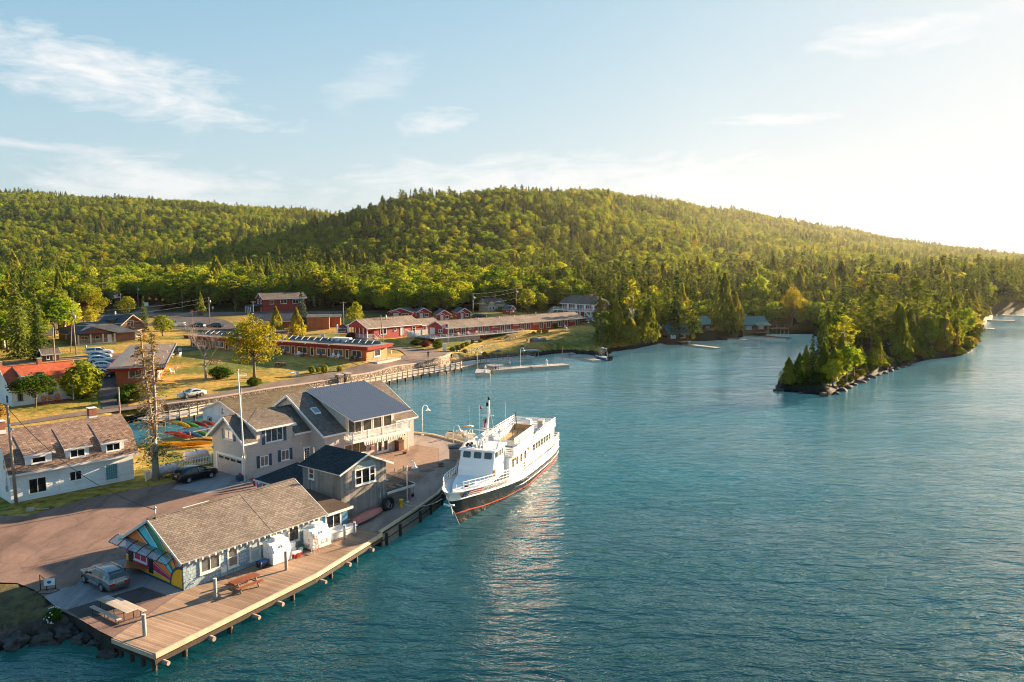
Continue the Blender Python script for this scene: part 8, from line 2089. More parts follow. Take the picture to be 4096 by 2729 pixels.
# upturned red boat against the shed
bt_ = thing('rowboat','faded red upturned rowboat lying against the grey shed','boat',(-14.05,74.5,1.32),66); rg = []
for i in range(13):
 f = i / 12; w_ = .72 * math.sin(math.pi * (.04 + .92 * f)) ** .7; h = .62 * math.sin(math.pi * (.08 + .84 * f)) ** .5; rg.append([(-2.8 + 5.6 * f,w_ * math.cos(a),.12 + h * math.sin(a) + .05) for a in [R(180 * k / 10) for k in range(11)]])
b = MB(); b.loft(rg,0,False,True,False); b.build('hull',plain('faded_red_hull',(.42,.15,.12),.6,var=.15,scale=2),bt_); b = MB(); b.bar((-2.6,0,.78),(2.6,0,.78),.05,.05); b.build('keel',plain('faded_keel',(.35,.12,.1),.6),bt_); bt_.rotation_euler = (R(-14),0,R(66))
tr = MB(); tr.tube([(.62 * math.cos(a),0,.62 + .62 * math.sin(a)) for a in [k * math.pi / 9 for k in range(19)]],.2,8,cap=False); t = single(tr,'tyre',BLACK,'big black tyre leaning on the shed beside the rowboat','tyre',(-12.4,77.7,1.3),54); tr.v and None
rp = MB(); rp.tube([(-.2,-.25,.3),(0,-.3,.8),(.3,-.25,.5),(.1,-.3,.2),(-.25,-.3,.45)],.03,5); single(rp,'rope',plain('grey_rope',(.35,.33,.3),.9),'knotted grey rope hanging on the big black tyre','rope',(-12.4,77.7,1.3),54)
ct = thing('hand_cart','grey metal hand cart parked at the end of the lean-to','cart',(-10.6,81.6,1.31),60); b = MB(); b.tube([(0,0,.2),(0,0,1.5),(.3,0,1.9),(.5,0,1.5),(.5,0,.2)],.03,5); b.tube([(0,.8,.2),(0,.8,1.5)],.03,5)
for z in (.4,.8,1.2): b.tube([(0,0,z),(0,.8,z),(.5,.8,z),(.5,0,z),(0,0,z)],.02,4)
b.build('frame',STEEL,ct)
for y in (.1,.7): b = MB(); b.tube([(.45,y - .04,.2),(.45,y + .04,.2)],.2,10); b.build('wheel',BLACK,ct)
bn = thing('bench','slatted wooden bench with metal legs behind the lean-to roof','bench',(-12.7,89.8,1.32),55); b = MB()
for k in range(4): b.box(-.95,.95,-.25 + k * .13,-.15 + k * .13,.44,.47)
b.build('seat',WOOD,bn); b = MB()
for k in range(4): b.hexa([(-.95,.28 + k * .03,.55 + k * .13),(.95,.28 + k * .03,.55 + k * .13),(.95,.31 + k * .03,.55 + k * .13),(-.95,.31 + k * .03,.55 + k * .13),(-.95,.30 + k * .03,.65 + k * .13),(.95,.30 + k * .03,.65 + k * .13),(.95,.33 + k * .03,.65 + k * .13),(-.95,.33 + k * .03,.65 + k * .13)])
b.build('backrest',WOOD,bn)
for x in (-.75,.75): b = MB(); b.tube([(x,-.3,0),(x,-.2,.44),(x,.25,.44),(x,.4,1.1)],.03,5); b.tube([(x,.25,.44),(x,.4,0)],.03,5); b.build('leg',DARKMETAL,bn)
cbt = thing('hose_cabinet','grey utility cabinet with coiled hose on the quay beside the ship','cabinet',(-7.1,97.6,1.31),10); b = MB(); b.box(-.7,.7,-.45,.45,0,1.6); b.build('body',plain('beige_grey_board',(.36,.31,.27),.8,var=.2),cbt); b = MB(); slab(b,(-.85,-.6,1.62),(.85,-.6,1.62),(.85,.55,1.85),(-.85,.55,1.85)); b.build('roof',plain('cabinet_roof',(.07,.07,.08),.8),cbt); b = MB()
for k in range(3): b.tube([(-.05 + .36 * math.cos(a),-.5 - .03 * k,.8 + .36 * math.sin(a)) for a in [i * math.pi / 8 for i in range(17)]],.035,5,cap=False)
b.build('hose',plain('tan_hose',(.4,.28,.15),.7),cbt)
b = MB(); b.box(-.3,.3,-.22,.22,0,.42); t = thing('crate','small dark crate with orange band on the quay near the ship','crate',(-8.6,94.3,1.315),20); b.build('body',plain('dark_crate',(.06,.07,.05),.7),t); b = MB(); b.box(-.31,.31,-.23,.23,.16,.26); b.build('band',ORANGE,t)
b = MB(); b.box(-.75,.75,-.45,.45,0,.03); single(b,'hatch_cover',DARKMETAL,'black steel hatch cover in the quay paving','hatch',(-10.1,92.4,1.316),30)
tb_ = thing('trash_bin','brown slatted litter bin at the corner of the grey house','bin',(-14.8,102.6,1.31),51); b = MB(); b.box(-.45,.45,-.45,.45,.05,1.15); b.build('body',siding('brown_slats',(.16,.06,.03),.12,.1,.1,.5,0),tb_); b = MB(); b.box(-.5,.5,-.5,.5,1.15,1.35); b.build('lid',plain('dark_brown_lid',(.07,.04,.03),.6),tb_)
b = MB(); b.hexa([(-.45,0,0),(.45,0,0),(.45,.05,0),(-.45,.05,0),(-.45,.5,1.8),(.2,.5,1.9),(.2,.55,1.9),(-.45,.55,1.8)]); single(b,'board',plain('tan_board',(.42,.27,.17),.7),'tan board leaning on the corner of the grey house','board',(-13.9,103.4,1.31),54)
b = MB(); b.box(-.22,.22,-.15,.15,0,.3); single(b,'wooden_box',plain('brown_box',(.24,.1,.06),.7),'small brown box alone on the asphalt before the grey house','box',(-13.8,100.6,1.32),20)
def planter(x,y,mat,lab,r_=.35,h=.6,flower=True):
 t = thing('planter',lab,'planter',(x,y,1.31),51); b = MB(); b.hexa([(-r_ * .8,-r_ * .8,0),(r_ * .8,-r_ * .8,0),(r_ * .8,r_ * .8,0),(-r_ * .8,r_ * .8,0),(-r_,-r_,h),(r_,-r_,h),(r_,r_,h),(-r_,r_,h)]); b.build('pot',mat,t); b = MB(); rng = random.Random(int(x * 10))
 for i in range(14): b.blob((rng.uniform(-r_,r_) * .8,rng.uniform(-r_,r_) * .8,h + rng.uniform(.0,.2)),.1,i,1)
 b.build('flowers',MATS['flower_mix'],t)
planter(-30.75,88.2,SHUT,'blue planter with red and white flowers at the garage corner'); planter(-28.3,86.2,plain('dark_red_pot',(.2,.03,.04),.6),'dark red flower pot beside the blue board behind the mural building',.25,.7)
b = MB(); b.hexa([(-.35,0,0),(.35,0,0),(.35,.08,0),(-.35,.08,0),(-.35,.4,1.15),(.35,.4,1.15),(.35,.46,1.15),(-.35,.46,1.15)]); t = thing('sandwich_board','bright blue folding board behind the roof of the mural building','sign',(-27.6,85.4,1.31),20); b.build('panel',plain('bright_blue_board',(.05,.25,.55),.5),t); b = MB(); b.hexa([(-.2,.12,.4),(.2,.12,.4),(.2,.13,.4),(-.2,.13,.4),(-.2,.3,.9),(.2,.3,.9),(.2,.31,.9),(-.2,.31,.9)]); b.build('notice',SIGNW,t)
hp_ = MB(); hp_.tube([(0,0,0),(.2,.1,1.2),(1.1,.3,1.4),(2.4,.6,.9)],.03,5)
dw = MB(); dw.blob((0,0,.15),(.45,.3,.28),3,2,0,.4); dw.tube([(.3,.05,.12),(1.6,.25,.1)],.06,6); single(dw,'driftwood',plain('pale_driftwood',(.4,.33,.24),.9),'pale driftwood log on the grass by the near pole','log',(-47.9,77.3,1.3),10)
# picket fence, tank, kayaks
pf_ = thing('picket_fence','white picket fence behind the black car beside the garage','fence',(0,0,0)); pk = MB(); rl_ = MB()
for a,b_ in (((-41.3,88.0),(-41.2,90.9)),((-41.2,90.9),(-36.9,96.0))):
 A,B = Vector((*a,1.32)),Vector((*b_,1.32)); L = (B - A).length; n = int(L / .2)
 for i in range(n + 1): p = A.lerp(B,i / n); pk.bar(p,p + Vector((0,0,1.05 + .06 * math.sin(i * 1.9))),.09,.03)
 for z in (.3,.85): rl_.bar(A + Vector((0,0,z)),B + Vector((0,0,z)),.05,.08)
pk.build('pickets',WHITE,pf_); rl_.build('rail',WHITE,pf_)
for p in ((-41.3,88.0),(-41.2,90.9),(-36.9,96.0)): b = MB(); b.bar((*p,1.0),(*p,2.55),.14); b.build('fence_post',WHITE,pf_)
tn = thing('gas_tank','pale pink-stained gas tank lying behind the picket fence','tank',(-39.2,97.0,1.3),40); b = MB(); b.tube([(-1.5,0,.75),(-1.25,0,.75),(1.25,0,.75),(1.5,0,.75)],[.3,.55,.55,.3],14); b.build('body',plain('stained_white_tank',(.6,.52,.52),.5,var=.3,scale=2),tn); b = MB(); b.box(-.8,-.6,-.4,.4,-.1,.35); b.box(.6,.8,-.4,.4,-.1,.35); b.lathe([(.2,0),(.2,.2),(0,.25)],(0,0,1.25),10); b.build('foot',STEEL,tn)
t2 = copy_tree(tn); t2.location = (-39.9,90.0,1.35); t2.rotation_euler = (0,0,R(54)); t2['label'] = 'beige gas tank between picket fence and black car'
def kayak(L,w_,mat,lab,loc,deg,pitch=0,group=None,roll=0):
 t = thing('kayak',lab,'kayak',loc,0,group); t.rotation_euler = (R(roll),R(pitch),R(deg)); rg = []
 for i in range(15):
  f = i / 14; k = math.sin(math.pi * f) ** .62 + .02; rg.append([(-L / 2 + L * f,w_ / 2 * k * math.cos(a),.19 * k * math.sin(a) * (1.15 if math.sin(a) < 0 else .8) + .16 * (2 * f - 1) ** 4) for a in [R(36 * j) for j in range(10)]])
 b = MB(); b.loft(rg,0,True,True,True); b.build('hull',mat,t); b = MB(); b.tube([(-.05 + .5 * math.cos(a),.2 * math.sin(a),.155) for a in [k * math.pi / 7 for k in range(15)]],.035,5,cap=False); b.build('cockpit',BLACK,t); return t
KY,KR,KG,KO,KB,KP = plain('kayak_yellow',(.85,.42,.01),.4,var=.05),plain('kayak_red',(.6,.04,.02),.4),plain('kayak_green',(.05,.35,.1),.4),plain('kayak_orange',(.85,.30,.01),.4,var=.05),plain('kayak_blue',(.04,.15,.4),.4),plain('kayak_pink',(.5,.08,.1),.5)
for (L,mt_,x,y,z,dg,lb) in ((5.4,KY,-46.7,110.9,3.0,-38,'yellow kayak on top of the rack behind the garage'),(5.2,KG,-45.6,111.4,2.85,-37,'green-edged kayak beside the top yellow one'),(5.0,KR,-44.6,112.1,2.8,-38,'red kayak on the top level of the rack, centre'),(4.8,plain('kayak_red_yellow',(.75,.16,.02),.4),-43.2,112.6,2.75,-42,'red and yellow kayak at the far end of the rack top'),(5.6,KR,-46.0,108.0,2.2,-30,'long red kayak on the middle level of the rack'),(4.8,KB,-44.0,108.2,2.1,-32,'blue kayak on the middle level of the rack'),(4.8,plain('kayak_leaf_green',(.1,.4,.05),.4),-43.1,108.9,2.1,-34,'bright green kayak on the middle level of the rack'),(4.6,KP,-41.6,108.6,2.05,-38,'pink-red kayak at the right of the middle level'),(4.4,KP,-40.5,109.4,2.05,-40,'dark red kayak rightmost on the rack'),(5.6,KO,-42.6,104.3,1.75,18,'orange-yellow kayak lying lowest in front of the rack'),(5.0,KY,-45.4,104.6,1.6,12,'yellow kayak on the grass left of the orange one')):
 kayak(L,.85,mt_,lb,(x,y,z),dg,0,'kayaks on the rack behind the garage',118)
kr = thing('kayak_rack','low timber rack carrying the colourful kayaks','rack',(-44,109.4,1.4),-36)
for x in (-1.4,1.4): b = MB(); b.bar((x,-1.8,-.1),(x,-1.8,1.3),.12); b.bar((x,2.6,-.1),(x,2.6,1.6),.12); b.bar((x,-2.2,.55),(x,2.8,.6),.1); b.bar((x,-1.4,1.25),(x,2.8,1.3),.1); b.build('frame',POLE,kr)
for (mt_,x,y,dg,lb) in ((KP,17.6,214.6,50,'dark red kayak on the rocky lawn near the small jetty'),(KO,18.3,214.0,55,'orange kayak next to the dark red one on the rocky lawn'),(KB,19.6,214.4,-30,'blue kayak on the rocky lawn near the small jetty'),(KR,20.4,214.8,-28,'bright red kayak rightmost on the rocky lawn')): kayak(2.9,.8,mt_,lb,(x,y,TF(x,y) + .3),dg,0,'kayaks on the rocky lawn')
for (mt_,x,y,z,lb) in ((KP,6.0,210.2,2.5,'upper red canoe on the stand beside the fixed walkway'),(plain('canoe_white',(.6,.65,.67),.5),4.9,209.2,2.0,'lower white canoe on the stand beside the fixed walkway')): kayak(5.2,.95,mt_,lb,(x,y,z),12,0,'canoes beside the walkway',180)
cst = thing('canoe_stand','timber stand under the two canoes beside the fixed walkway','rack',(5.4,209.6,.8),12)
for x in (-1.5,1.5): b = MB(); b.bar((x,-.4,-.6),(x,-.4,1.5),.12); b.bar((x,-.6,.95),(x,.7,.95),.1); b.bar((x,-.6,1.45),(x,.7,1.45),.1); b.build('frame',POLE,cst)
for i,(x,y,w_,h) in enumerate(((7.3,223.5,4.2,1.7),(16.5,217.2,2.6,.9),(2.8,216.5,1.6,.6),(-3.5,209.8,1.4,.6),(10.5,219.0,1.3,.5))):
 b = MB(); b.blob((0,0,0),(w_ * .6,w_ * .42,h * .62),i + 4,3,0,.55); single(b,'boulder',STONE,('largest weathered rock outcrop on the rocky lawn below the red motel','flat rock outcrop near the kayaks on the rocky lawn','small pale rock on the lawn behind the fixed walkway','small rock beside the boardwalk bend','low rock in the middle of the rocky lawn')[i],'rock',(x,y,TF(x,y)),i * 40)
# chairs, benches, tables on the lawns
CW,CDK = WHITE,plain('dark_chair',(.05,.06,.06),.6)
for (x,y,dg,mt_,lb) in ((-79.9,190.9,200,CW,'white lawn chair farthest from the brown cottage'),(-80.3,183.2,120,CW,'white lawn chair left of the small white lawn table'),(-77.2,183.8,250,CW,'white lawn chair right of the small white lawn table'),(-70.0,164.6,200,CW,'lone white chair on the sunny slope beside the brown cottage'),(-49.9,184.2,330,CW,'white chair with table before the second window of the orange motel'),(-48.6,183.6,300,CDK,'dark chair beside the white table of the orange motel'),(-44.0,181.5,330,CDK,'dark chair before the third window of the orange motel'),(-40.9,180.1,330,CW,'left white chair before the fourth window of the orange motel'),(-39.6,179.4,330,CW,'right white chair before the fourth window of the orange motel'),(-54.5,186.5,330,CDK,'left dark chair before the window nearest the lawn maple'),(-53.4,186.0,330,CDK,'right dark chair before the window nearest the lawn maple'),(4.4,220.3,150,plain('tan_chair',(.6,.36,.2),.6),'sunlit tan chair on the rocky lawn'),(5.4,220.0,170,CDK,'shaded chair next to the tan one on the rocky lawn'),(-69.5,158,100,ORW,'orange chair on the terrace beside the brown cottage'),(-68.8,160.5,100,WHITE_D,'pale chair on the terrace beside the brown cottage'),(16.5,244.0,150,WHITE_D,'pale chair at the far door of the red motel'),(-43.3,159.5,200,CW,'white chair beside a white table near the roadside globe shrubs')):
 porch_chair(x,y,T(x,y),dg,lb,mt_,'garden chairs',1.05)
for (x,y,lb) in ((-78.7,183.5,'small white table on the far lawn'),(-49.3,183.5,'small white table before the orange motel'),(-44.5,159.9,'white table near the roadside globe shrubs')):
 t = thing('garden_table',lb,'table',(x,y,T(x,y))); b = MB(); b.lathe([(0,.72),(.55,.72),(.55,.68),(0,.68)],(0,0,0),14); b.build('tabletop',WHITE,t); b = MB(); b.tube([(0,0,0),(0,0,.68)],.05,6); b.lathe([(0,.05),(.35,.02),(.35,0)],(0,0,0),10); b.build('leg',WHITE,t)
def white_bench(x,y,dg,lb):
 t = thing('garden_bench',lb,'bench',(x,y,T(x,y)),dg,'white garden benches'); b = MB(); b.box(-.75,.75,-.25,.25,.4,.44); b.build('seat',WHITE,t); b = MB(); b.tube([(-.75,.25,.45),(-.7,.3,.8),(-.3,.33,1.0),(.3,.33,1.0),(.7,.3,.8),(.75,.25,.45)],.04,5)
 for k in range(9): xx = -.6 + .15 * k; b.tube([(xx,.26,.45),(xx,.31,.92)],.018,4)
 b.build('backrest',WHITE,t)
 for xx in (-.65,.65):
  for yy in (-.2,.2): b = MB(); b.bar((xx,yy,0),(xx,yy,.4),.05); b.build('leg',WHITE,t)
white_bench(-53.2,156.2,200,'white curved garden bench beside the lawn maple'); white_bench(-11.9,213.0,200,'white garden bench on the slope before the red motel')
PB = plain('grey_picnic_wood',(.4,.33,.27),.8)
picnic('picnic_table','pale picnic table on the lawn before the long red motel',(-.6,227.3,T(-.6,227.3)),40,2.2,.8,PB,PB); picnic('picnic_table','dark red picnic table under the lawn maple',(-50.2,171.5,T(-50.2,171.5)),-20,2.2,.8,plain('dark_red_table',(.16,.05,.03),.7),DARKWOOD); picnic('picnic_table','dark red picnic table behind the dark hedge',(-65.4,174.8,T(-65.4,174.8)),-10,2.2,.8,MATS['dark_red_table'],DARKWOOD)
for k,a in enumerate((3,6.5,9.5)): p = local((-17.74,217.04,4.75),42.3,a + .4,-1.2,0); porch_chair(*p,42,('first','second','third')[k] + ' tan chair on the red motel deck from the near end',MATS['tan_chair'],'tan chairs on the motel deck')
bd = thing('stone_border','curved row of pale stones edging the shrub bed at the red motel','border',(0,0,0)); b = MB(); rng = random.Random(8)
for i in range(46):
 f = i / 45; p = resample([(-17.5,199.5),(-13.0,203.2),(-9.4,210.0),(-6.5,216.5),(-3.0,221.5),(1,227)],46)[i]; r_ = rng.uniform(.22,.4); b.blob((p[0],p[1],T(*p) + .1),(r_,r_,r_ * .8),i,1)
b.build('stones',plain('pale_border_stone',(.4,.36,.32),.9,var=.3),bd)['kind'] = 'stuff'
rng = random.Random(21)
for i in range(14):
 x,y = resample([(-46,48.6),(-34.5,51.2),(-31.6,53.0),(-28.8,51.8),(-26.8,50.6)],14)[i]; r_ = rng.uniform(.4,1.1); b = MB(); b.blob((0,0,0),(r_,r_ * .7,r_ * .42),i,3,0,.9)
 single(b,'boulder',plain('dark_shore_stone',(.055,.05,.047),.9,var=.6,scale=2.5,bump=.9) if 'dark_shore_stone' not in MATS else MATS['dark_shore_stone'],'rough dark boulder on the shaded shore at the lower left corner','rock',(x + rng.uniform(-.2,.2),y + rng.uniform(-.1,.5),rng.uniform(.0,.45)),rng.uniform(0,360),'boulders on the corner shore')
for i in range(16):
 x,y = resample([(97,193.6),(76,170.2),(64,154.6),(60.3,150.6),(56,153.4),(52.8,156.5)],16)[i]; r_ = rng.uniform(.5,1.1); b = MB(); b.blob((0,0,0),(r_,r_ * .8,r_ * .6),i + 30,2,0,.7)
 single(b,'boulder',MATS['dark_shore_stone'],'small rock at the waterline around the wooded island','rock',(x,y,.05),rng.uniform(0,360),'rocks around the island')
# ------------------------------------------------------------------ cars
CARGL = plain('car_glass',(.012,.018,.02),.04,var=.2,spec=.9)
LAMPR,LAMPW,PLATE = plain('tail_lamp_red',(.45,.015,.01),.25),plain('head_lamp_clear',(.6,.62,.62),.15),plain('number_plate',(.55,.52,.42),.5)
def paint(name,c,metal=.35):
 return plain(name,c,.22,metal,var=.03,spec=.6,**{'Coat Weight': .6,'Coat Roughness': .08})
def car(name,lab,cat,loc,deg,kind,mat,trim=None,rack=False,group=None):
 """x forward, origin on the ground under the middle"""
 t = thing(name,lab,cat,loc,deg,group)
 if kind == 'sedan': L,W_,sill,belt,roof = 4.75,1.8,.24,.92,1.44; st = [(-2.37,.62,.78,.62),(-2.3,.95,.80,.70),(-1.75,1.02,.84,.75),(-1.15,1.30,.60,.78),(-.75,1.42,.60,.80),(.1,1.44,.62,.80),(.75,1.18,.66,.80),(1.15,.98,.80,.78),(1.9,.88,.80,.72),(2.28,.74,.72,.62),(2.37,.58,.66,.52)]; roofs = (-.75,.1); wins = ((-1.3,-.62),(-.58,.22),(.26,.85))
 elif kind == 'wagon': L,W_,sill,belt,roof = 4.8,1.83,.28,.95,1.5; st = [(-2.4,.66,.84,.66),(-2.33,1.0,.80,.76),(-2.05,1.36,.62,.80),(-1.75,1.48,.62,.82),(-.8,1.52,.64,.82),(.1,1.48,.64,.82),(.75,1.20,.68,.82),(1.15,1.0,.82,.80),(1.95,.90,.82,.74),(2.3,.76,.74,.64),(2.4,.6,.68,.54)]; roofs = (-1.75,.1); wins = ((-1.95,-1.08),(-1.03,-.1),(-.05,.82))
 elif kind == 'suv': L,W_,sill,belt,roof = 4.77,1.88,.32,1.02,1.68; st = [(-2.38,.7,.88,.68),(-2.3,1.06,.84,.80),(-1.95,1.46,.64,.84),(-1.55,1.62,.64,.86),(-.7,1.68,.66,.86),(.2,1.62,.66,.86),(.85,1.32,.72,.86),(1.25,1.12,.86,.84),(1.95,1.02,.86,.80),(2.3,.88,.78,.68),(2.38,.66,.7,.56)]; roofs = (-1.55,.2); wins = ((-1.85,-1.0),(-.95,.0),(.05,.9))
 else: L,W_,sill,belt,roof = 5.6,1.95,.4,1.1,1.85; st = [(-2.8,.8,.92,.8),(-2.76,1.75,.80,.9),(-2.3,1.84,.80,.92),(-.75,1.84,.80,.92),(-.62,1.84,.74,.92),(.3,1.82,.7,.92),(.95,1.36,.76,.92),(1.3,1.18,.9,.9),(2.2,1.12,.9,.86),(2.7,1.0,.84,.76),(2.8,.75,.76,.6)]; roofs = (-2.3,.3); wins = ((-2.55,-.85),(-.6,.25),(.3,.95))
 hw = W_ / 2; rings = []
 for (x,zt,wt,wb) in st:
  k = min(1,wb / .8); b_ = min(belt,zt - .04); half = hw * min(1.0,wb / .82 if wb < .82 else 1)
  wtop = hw * wt / .92 if zt > belt + .12 else half * .94
  rings.append([(x,-half * .93,sill),(x,-half,(sill + b_) * .52),(x,-half * .97,b_),(x,-wtop,zt - .02),(x,-wtop * .55,zt + .015),(x,wtop * .55,zt + .015),(x,wtop,zt - .02),(x,half * .97,b_),(x,half,(sill + b_) * .52),(x,half * .93,sill)])
 b = MB(); b.loft(rings,0,True,True,True); bd_ = b.build('body',mat,t)
 def zx(x,i):
  xs = [r_[0][0] for r_ in rings]; return float(np.interp(x,xs,[r_[i][2] for r_ in rings])),float(np.interp(x,xs,[abs(r_[i][1]) for r_ in rings]))
 for sg in (-1,1):
  for (x0,x1) in wins:
   q = []
   for x,up in ((x0,0),(x1,0),(x1,1),(x0,1)):
    z0,w0 = zx(x,2); z1,w1 = zx(x,3); f = .16 if not up else .86; q.append((x,sg * (w0 + (w1 - w0) * f + .012),z0 + (z1 - z0) * f))
   g = MB(); g.poly(q if sg < 0 else q[::-1]); g.build('side_window',CARGL,t)
 def cross(i0,i1,f0,f1,nm,k=.86):
  a,c = rings[i0],rings[i1]
  def at(f,s):
   A,B = Vector(a[3 if s < 0 else 6]),Vector(c[3 if s < 0 else 6]); return A.lerp(B,f)
  nrm = Vector((-(c[4][2] - a[4][2]),0,c[4][0] - a[4][0])).normalized(); nrm = nrm if nrm.z > 0 else -nrm
  q = [at(f0,-1),at(f0,1),at(f1,1),at(f1,-1)]; q = [Vector((p.x,p.y * k,p.z + .03)) + nrm * .012 for p in q]; g = MB(); g.poly(q); g.build(nm,CARGL,t)
 n = len(st); ws = [i for i in range(n - 1) if st[i][0] >= roofs[1] - .01 and st[i][1] > belt + .1][:2]
 i = ws[0]; cross(i,i + 1,.12,1.0,'windscreen');
 if st[i + 2][1] < st[i + 1][1] - .1: cross(i + 1,i + 2,.0,.75,'windscreen')
 rs_ = [j for j in range(n - 1) if st[j][0] < roofs[0] and st[j + 1][1] > belt + .1 and st[j][1] > .9]
 if kind != 'pickup':
  for j in rs_[-2:]:
   if st[j + 1][1] - st[j][1] > .1: cross(j,j + 1,.12,.95,'rear_window',.9)
 else: g = MB(); g.poly([(-2.785,.6,1.3),(-2.785,-.6,1.3),(-2.785,-.6,1.7),(-2.785,.6,1.7)]); g.build('rear_window',CARGL,t)
 wb = L * .285; wr_ = .345 if kind in ('suv','pickup') else .325
 for x in (-wb,wb):
  for sg in (-1,1):
   y = sg * (hw - .1); w_ = MB(); w_.tube([(x,y - .11,wr_),(x,y + .11,wr_)],wr_,18); wh_ = w_.build('wheel',BLACK,t); r_ = MB(); yo = y + sg * .115
   r_.tube([(x,yo - .01 * sg,wr_),(x,yo + .012 * sg,wr_)],wr_ * .64,14)
   r_.build('rim',STEEL if kind != 'pickup' else CHROME,wh_)
   ar = MB(); ar.tube([(x + (wr_ + .06) * math.cos(a),sg * (hw + .004),wr_ + (wr_ + .06) * math.sin(a)) for a in [R(10 + 16 * k) for k in range(11)]],.035,5); ar.build('wheel_arch',trim or BLACK,t)
 for sg in (-1,1):
  zl,wl_ = zx(st[0][0] + .03,2); l = MB(); l.box(st[0][0] - .012,st[0][0] + .2,sg * hw * .62 - .2,sg * hw * .62 + .2,zl - .2,zl - .02); l.build('tail_light',LAMPR,t)
  l = MB(); l.box(st[-1][0] - .2,st[-1][0] + .012,sg * hw * .5 - .2,sg * hw * .5 + .2,.62,.76); l.build('headlight',LAMPW,t)
  l = MB(); z,w_ = zx(roofs[1] + .55,2); l.box(roofs[1] + .5,roofs[1] + .68,sg * (w_ + .0) - .0 if sg > 0 else -w_ - .2,sg * w_ + .2 if sg > 0 else -w_,z + .05,z + .2); l.build('wing_mirror',trim or mat,t)
  for k in range(2): h_ = MB(); x = wins[k][1] - .15; z,w_ = zx(x,2); h_.box(x - .12,x + .06,sg * w_ - .015,sg * w_ + .03 * sg + .015,z - .1,z - .06); h_.build('door_handle',trim or mat,t)
  if trim: s_ = MB(); s_.box(-wb + .4,wb - .4,sg * (hw - .02) - .03,sg * (hw - .02) + .03,sill + .02,sill + .1); s_.build('sill_trim',CHROME,t)
  if rack: k_ = MB(); z = max(q[1] for q in st) + .05; k_.tube([(roofs[0],sg * .58,z - .06),(roofs[0] + .15,sg * .58,z + .03),(roofs[1] - .1,sg * .58,z + .02),(roofs[1] + .1,sg * .58,z - .08)],.025,5); k_.build('roof_rail',CHROME,t)
 bp_ = MB(); bp_.box(st[0][0] - .05,st[0][0] + .15,-hw * .8,hw * .8,sill + .02,sill + .26); bp_.build('rear_bumper',trim or mat,t); bp_ = MB(); bp_.box(st[-1][0] - .15,st[-1][0] + .03,-hw * .68,hw * .68,sill + .02,sill + .22); bp_.build('front_bumper',trim or mat,t)
 p = MB(); p.box(st[0][0] - .06,st[0][0] - .02,-.26,.26,.78,.92); p.build('number_plate',PLATE,t)
 un = MB(); un.box(-L * .42,L * .42,-hw * .8,hw * .8,sill - .1,sill + .01); un.build('underbody',BLACK,t)
 return t
car('station_wagon','silver-grey station wagon parked on the grey pad beside the mural','car',(-31.55,59.55,1.32),143,'wagon',paint('grey_blue_car_paint',(.2,.235,.25)),plain('dark_grey_cladding',(.06,.07,.075),.5),True)
car('suv','black crossover parked by the picket fence before the garage','car',(-35.95,88.75,1.32),52,'suv',paint('black_car_paint',(.008,.009,.011)))
car('sedan','silver-white sedan parked on the waterfront road beside the lawn','car',(-55.6,137.0,T(-55.6,137) + .1),229,'sedan',paint('silver_car_paint',(.58,.60,.60),.15))
WP = paint('white_car_paint',(.66,.68,.7),.0); SP = paint('silver_suv_paint',(.45,.48,.5),.3)
car('pickup','white pickup with canopy, farthest of the cars beside the brown cottage','car',(-96.4,185.4,3.65),20,'pickup',WP,None,False,'cars beside the brown cottage')
car('suv','silver car second farthest in the row beside the brown cottage','car',(-93.2,179.4,3.5),18,'suv',SP,None,True,'cars beside the brown cottage')
car('suv','white car third in the row beside the brown cottage','car',(-90.2,173.8,3.35),18,'suv',WP,None,False,'cars beside the brown cottage')
car('suv','white crossover next to the black one beside the brown cottage','car',(-85.2,165.6,3.15),18,'suv',WP,None,False,'cars beside the brown cottage')
car('suv','black car nearest in the row beside the brown cottage','car',(-80.4,155.2,3.0),18,'suv',MATS['black_car_paint'],None,False,'cars beside the brown cottage')
car('suv','dark car left of two parked near the trailered boat','car',(-96.6,244.6,4.75),170,'suv',paint('dark_blue_car',(.02,.03,.05)),None,False,'dark cars near the trailered boat')
car('suv','dark car right of two parked near the trailered boat','car',(-91.0,243.8,4.75),175,'suv',MATS['dark_blue_car'],None,False,'dark cars near the trailered boat')
car('suv','black car parked by the pole behind the red motel','car',(-10.8,264.5,T(-10.8,264.5) + .1),20,'suv',MATS['black_car_paint'])
car('sedan','white car behind shrubs at the far end of the red motel','car',(26.5,260.0,T(26.5,260)),160,'sedan',WP); car('pickup','blue and white pickup at the far end of the red motel','car',(23.2,257.0,T(23.2,257)),165,'pickup',paint('two_tone_blue',(.08,.13,.22)))
# ------------------------------------------------------------------ small boats
def open_boat(name,lab,loc,deg,L,W_,hmat,dmat,group=None,h=.75):
 t = thing(name,lab,'boat',loc,deg,group); rg = []
 for i in range(13):
  f = i / 12; k = 1.0 if f < .55 else math.cos((f - .55) / .45 * math.pi / 2) ** .7 + .01; sh_ = .12 * f * f; x = -L / 2 + L * f
  rg.append([(x,-W_ / 2 * k * .8,-.25 + .35 * f ** 4),(x,-W_ / 2 * k,h + sh_),(x,-W_ / 2 * k * .9,h + sh_ + .02),(x,-W_ / 2 * k * .82,.25),(x,W_ / 2 * k * .82,.25),(x,W_ / 2 * k * .9,h + sh_ + .02),(x,W_ / 2 * k,h + sh_),(x,W_ / 2 * k * .8,-.25 + .35 * f ** 4)])
 b = MB(); b.loft(rg,lambda i,k: 0 if k in (0,6,7) else 1,True,True,True); b.build('hull',[hmat,dmat],t); return t
ALU = plain('aluminium_white',(.55,.58,.6),.4,.2)
mbt = open_boat('motorboat','blue-hulled motorboat with tall rod tower tied at the small jetty',(23.4,205.3,.0),118,6.2,2.2,plain('navy_hull',(.02,.06,.16),.35),ALU)
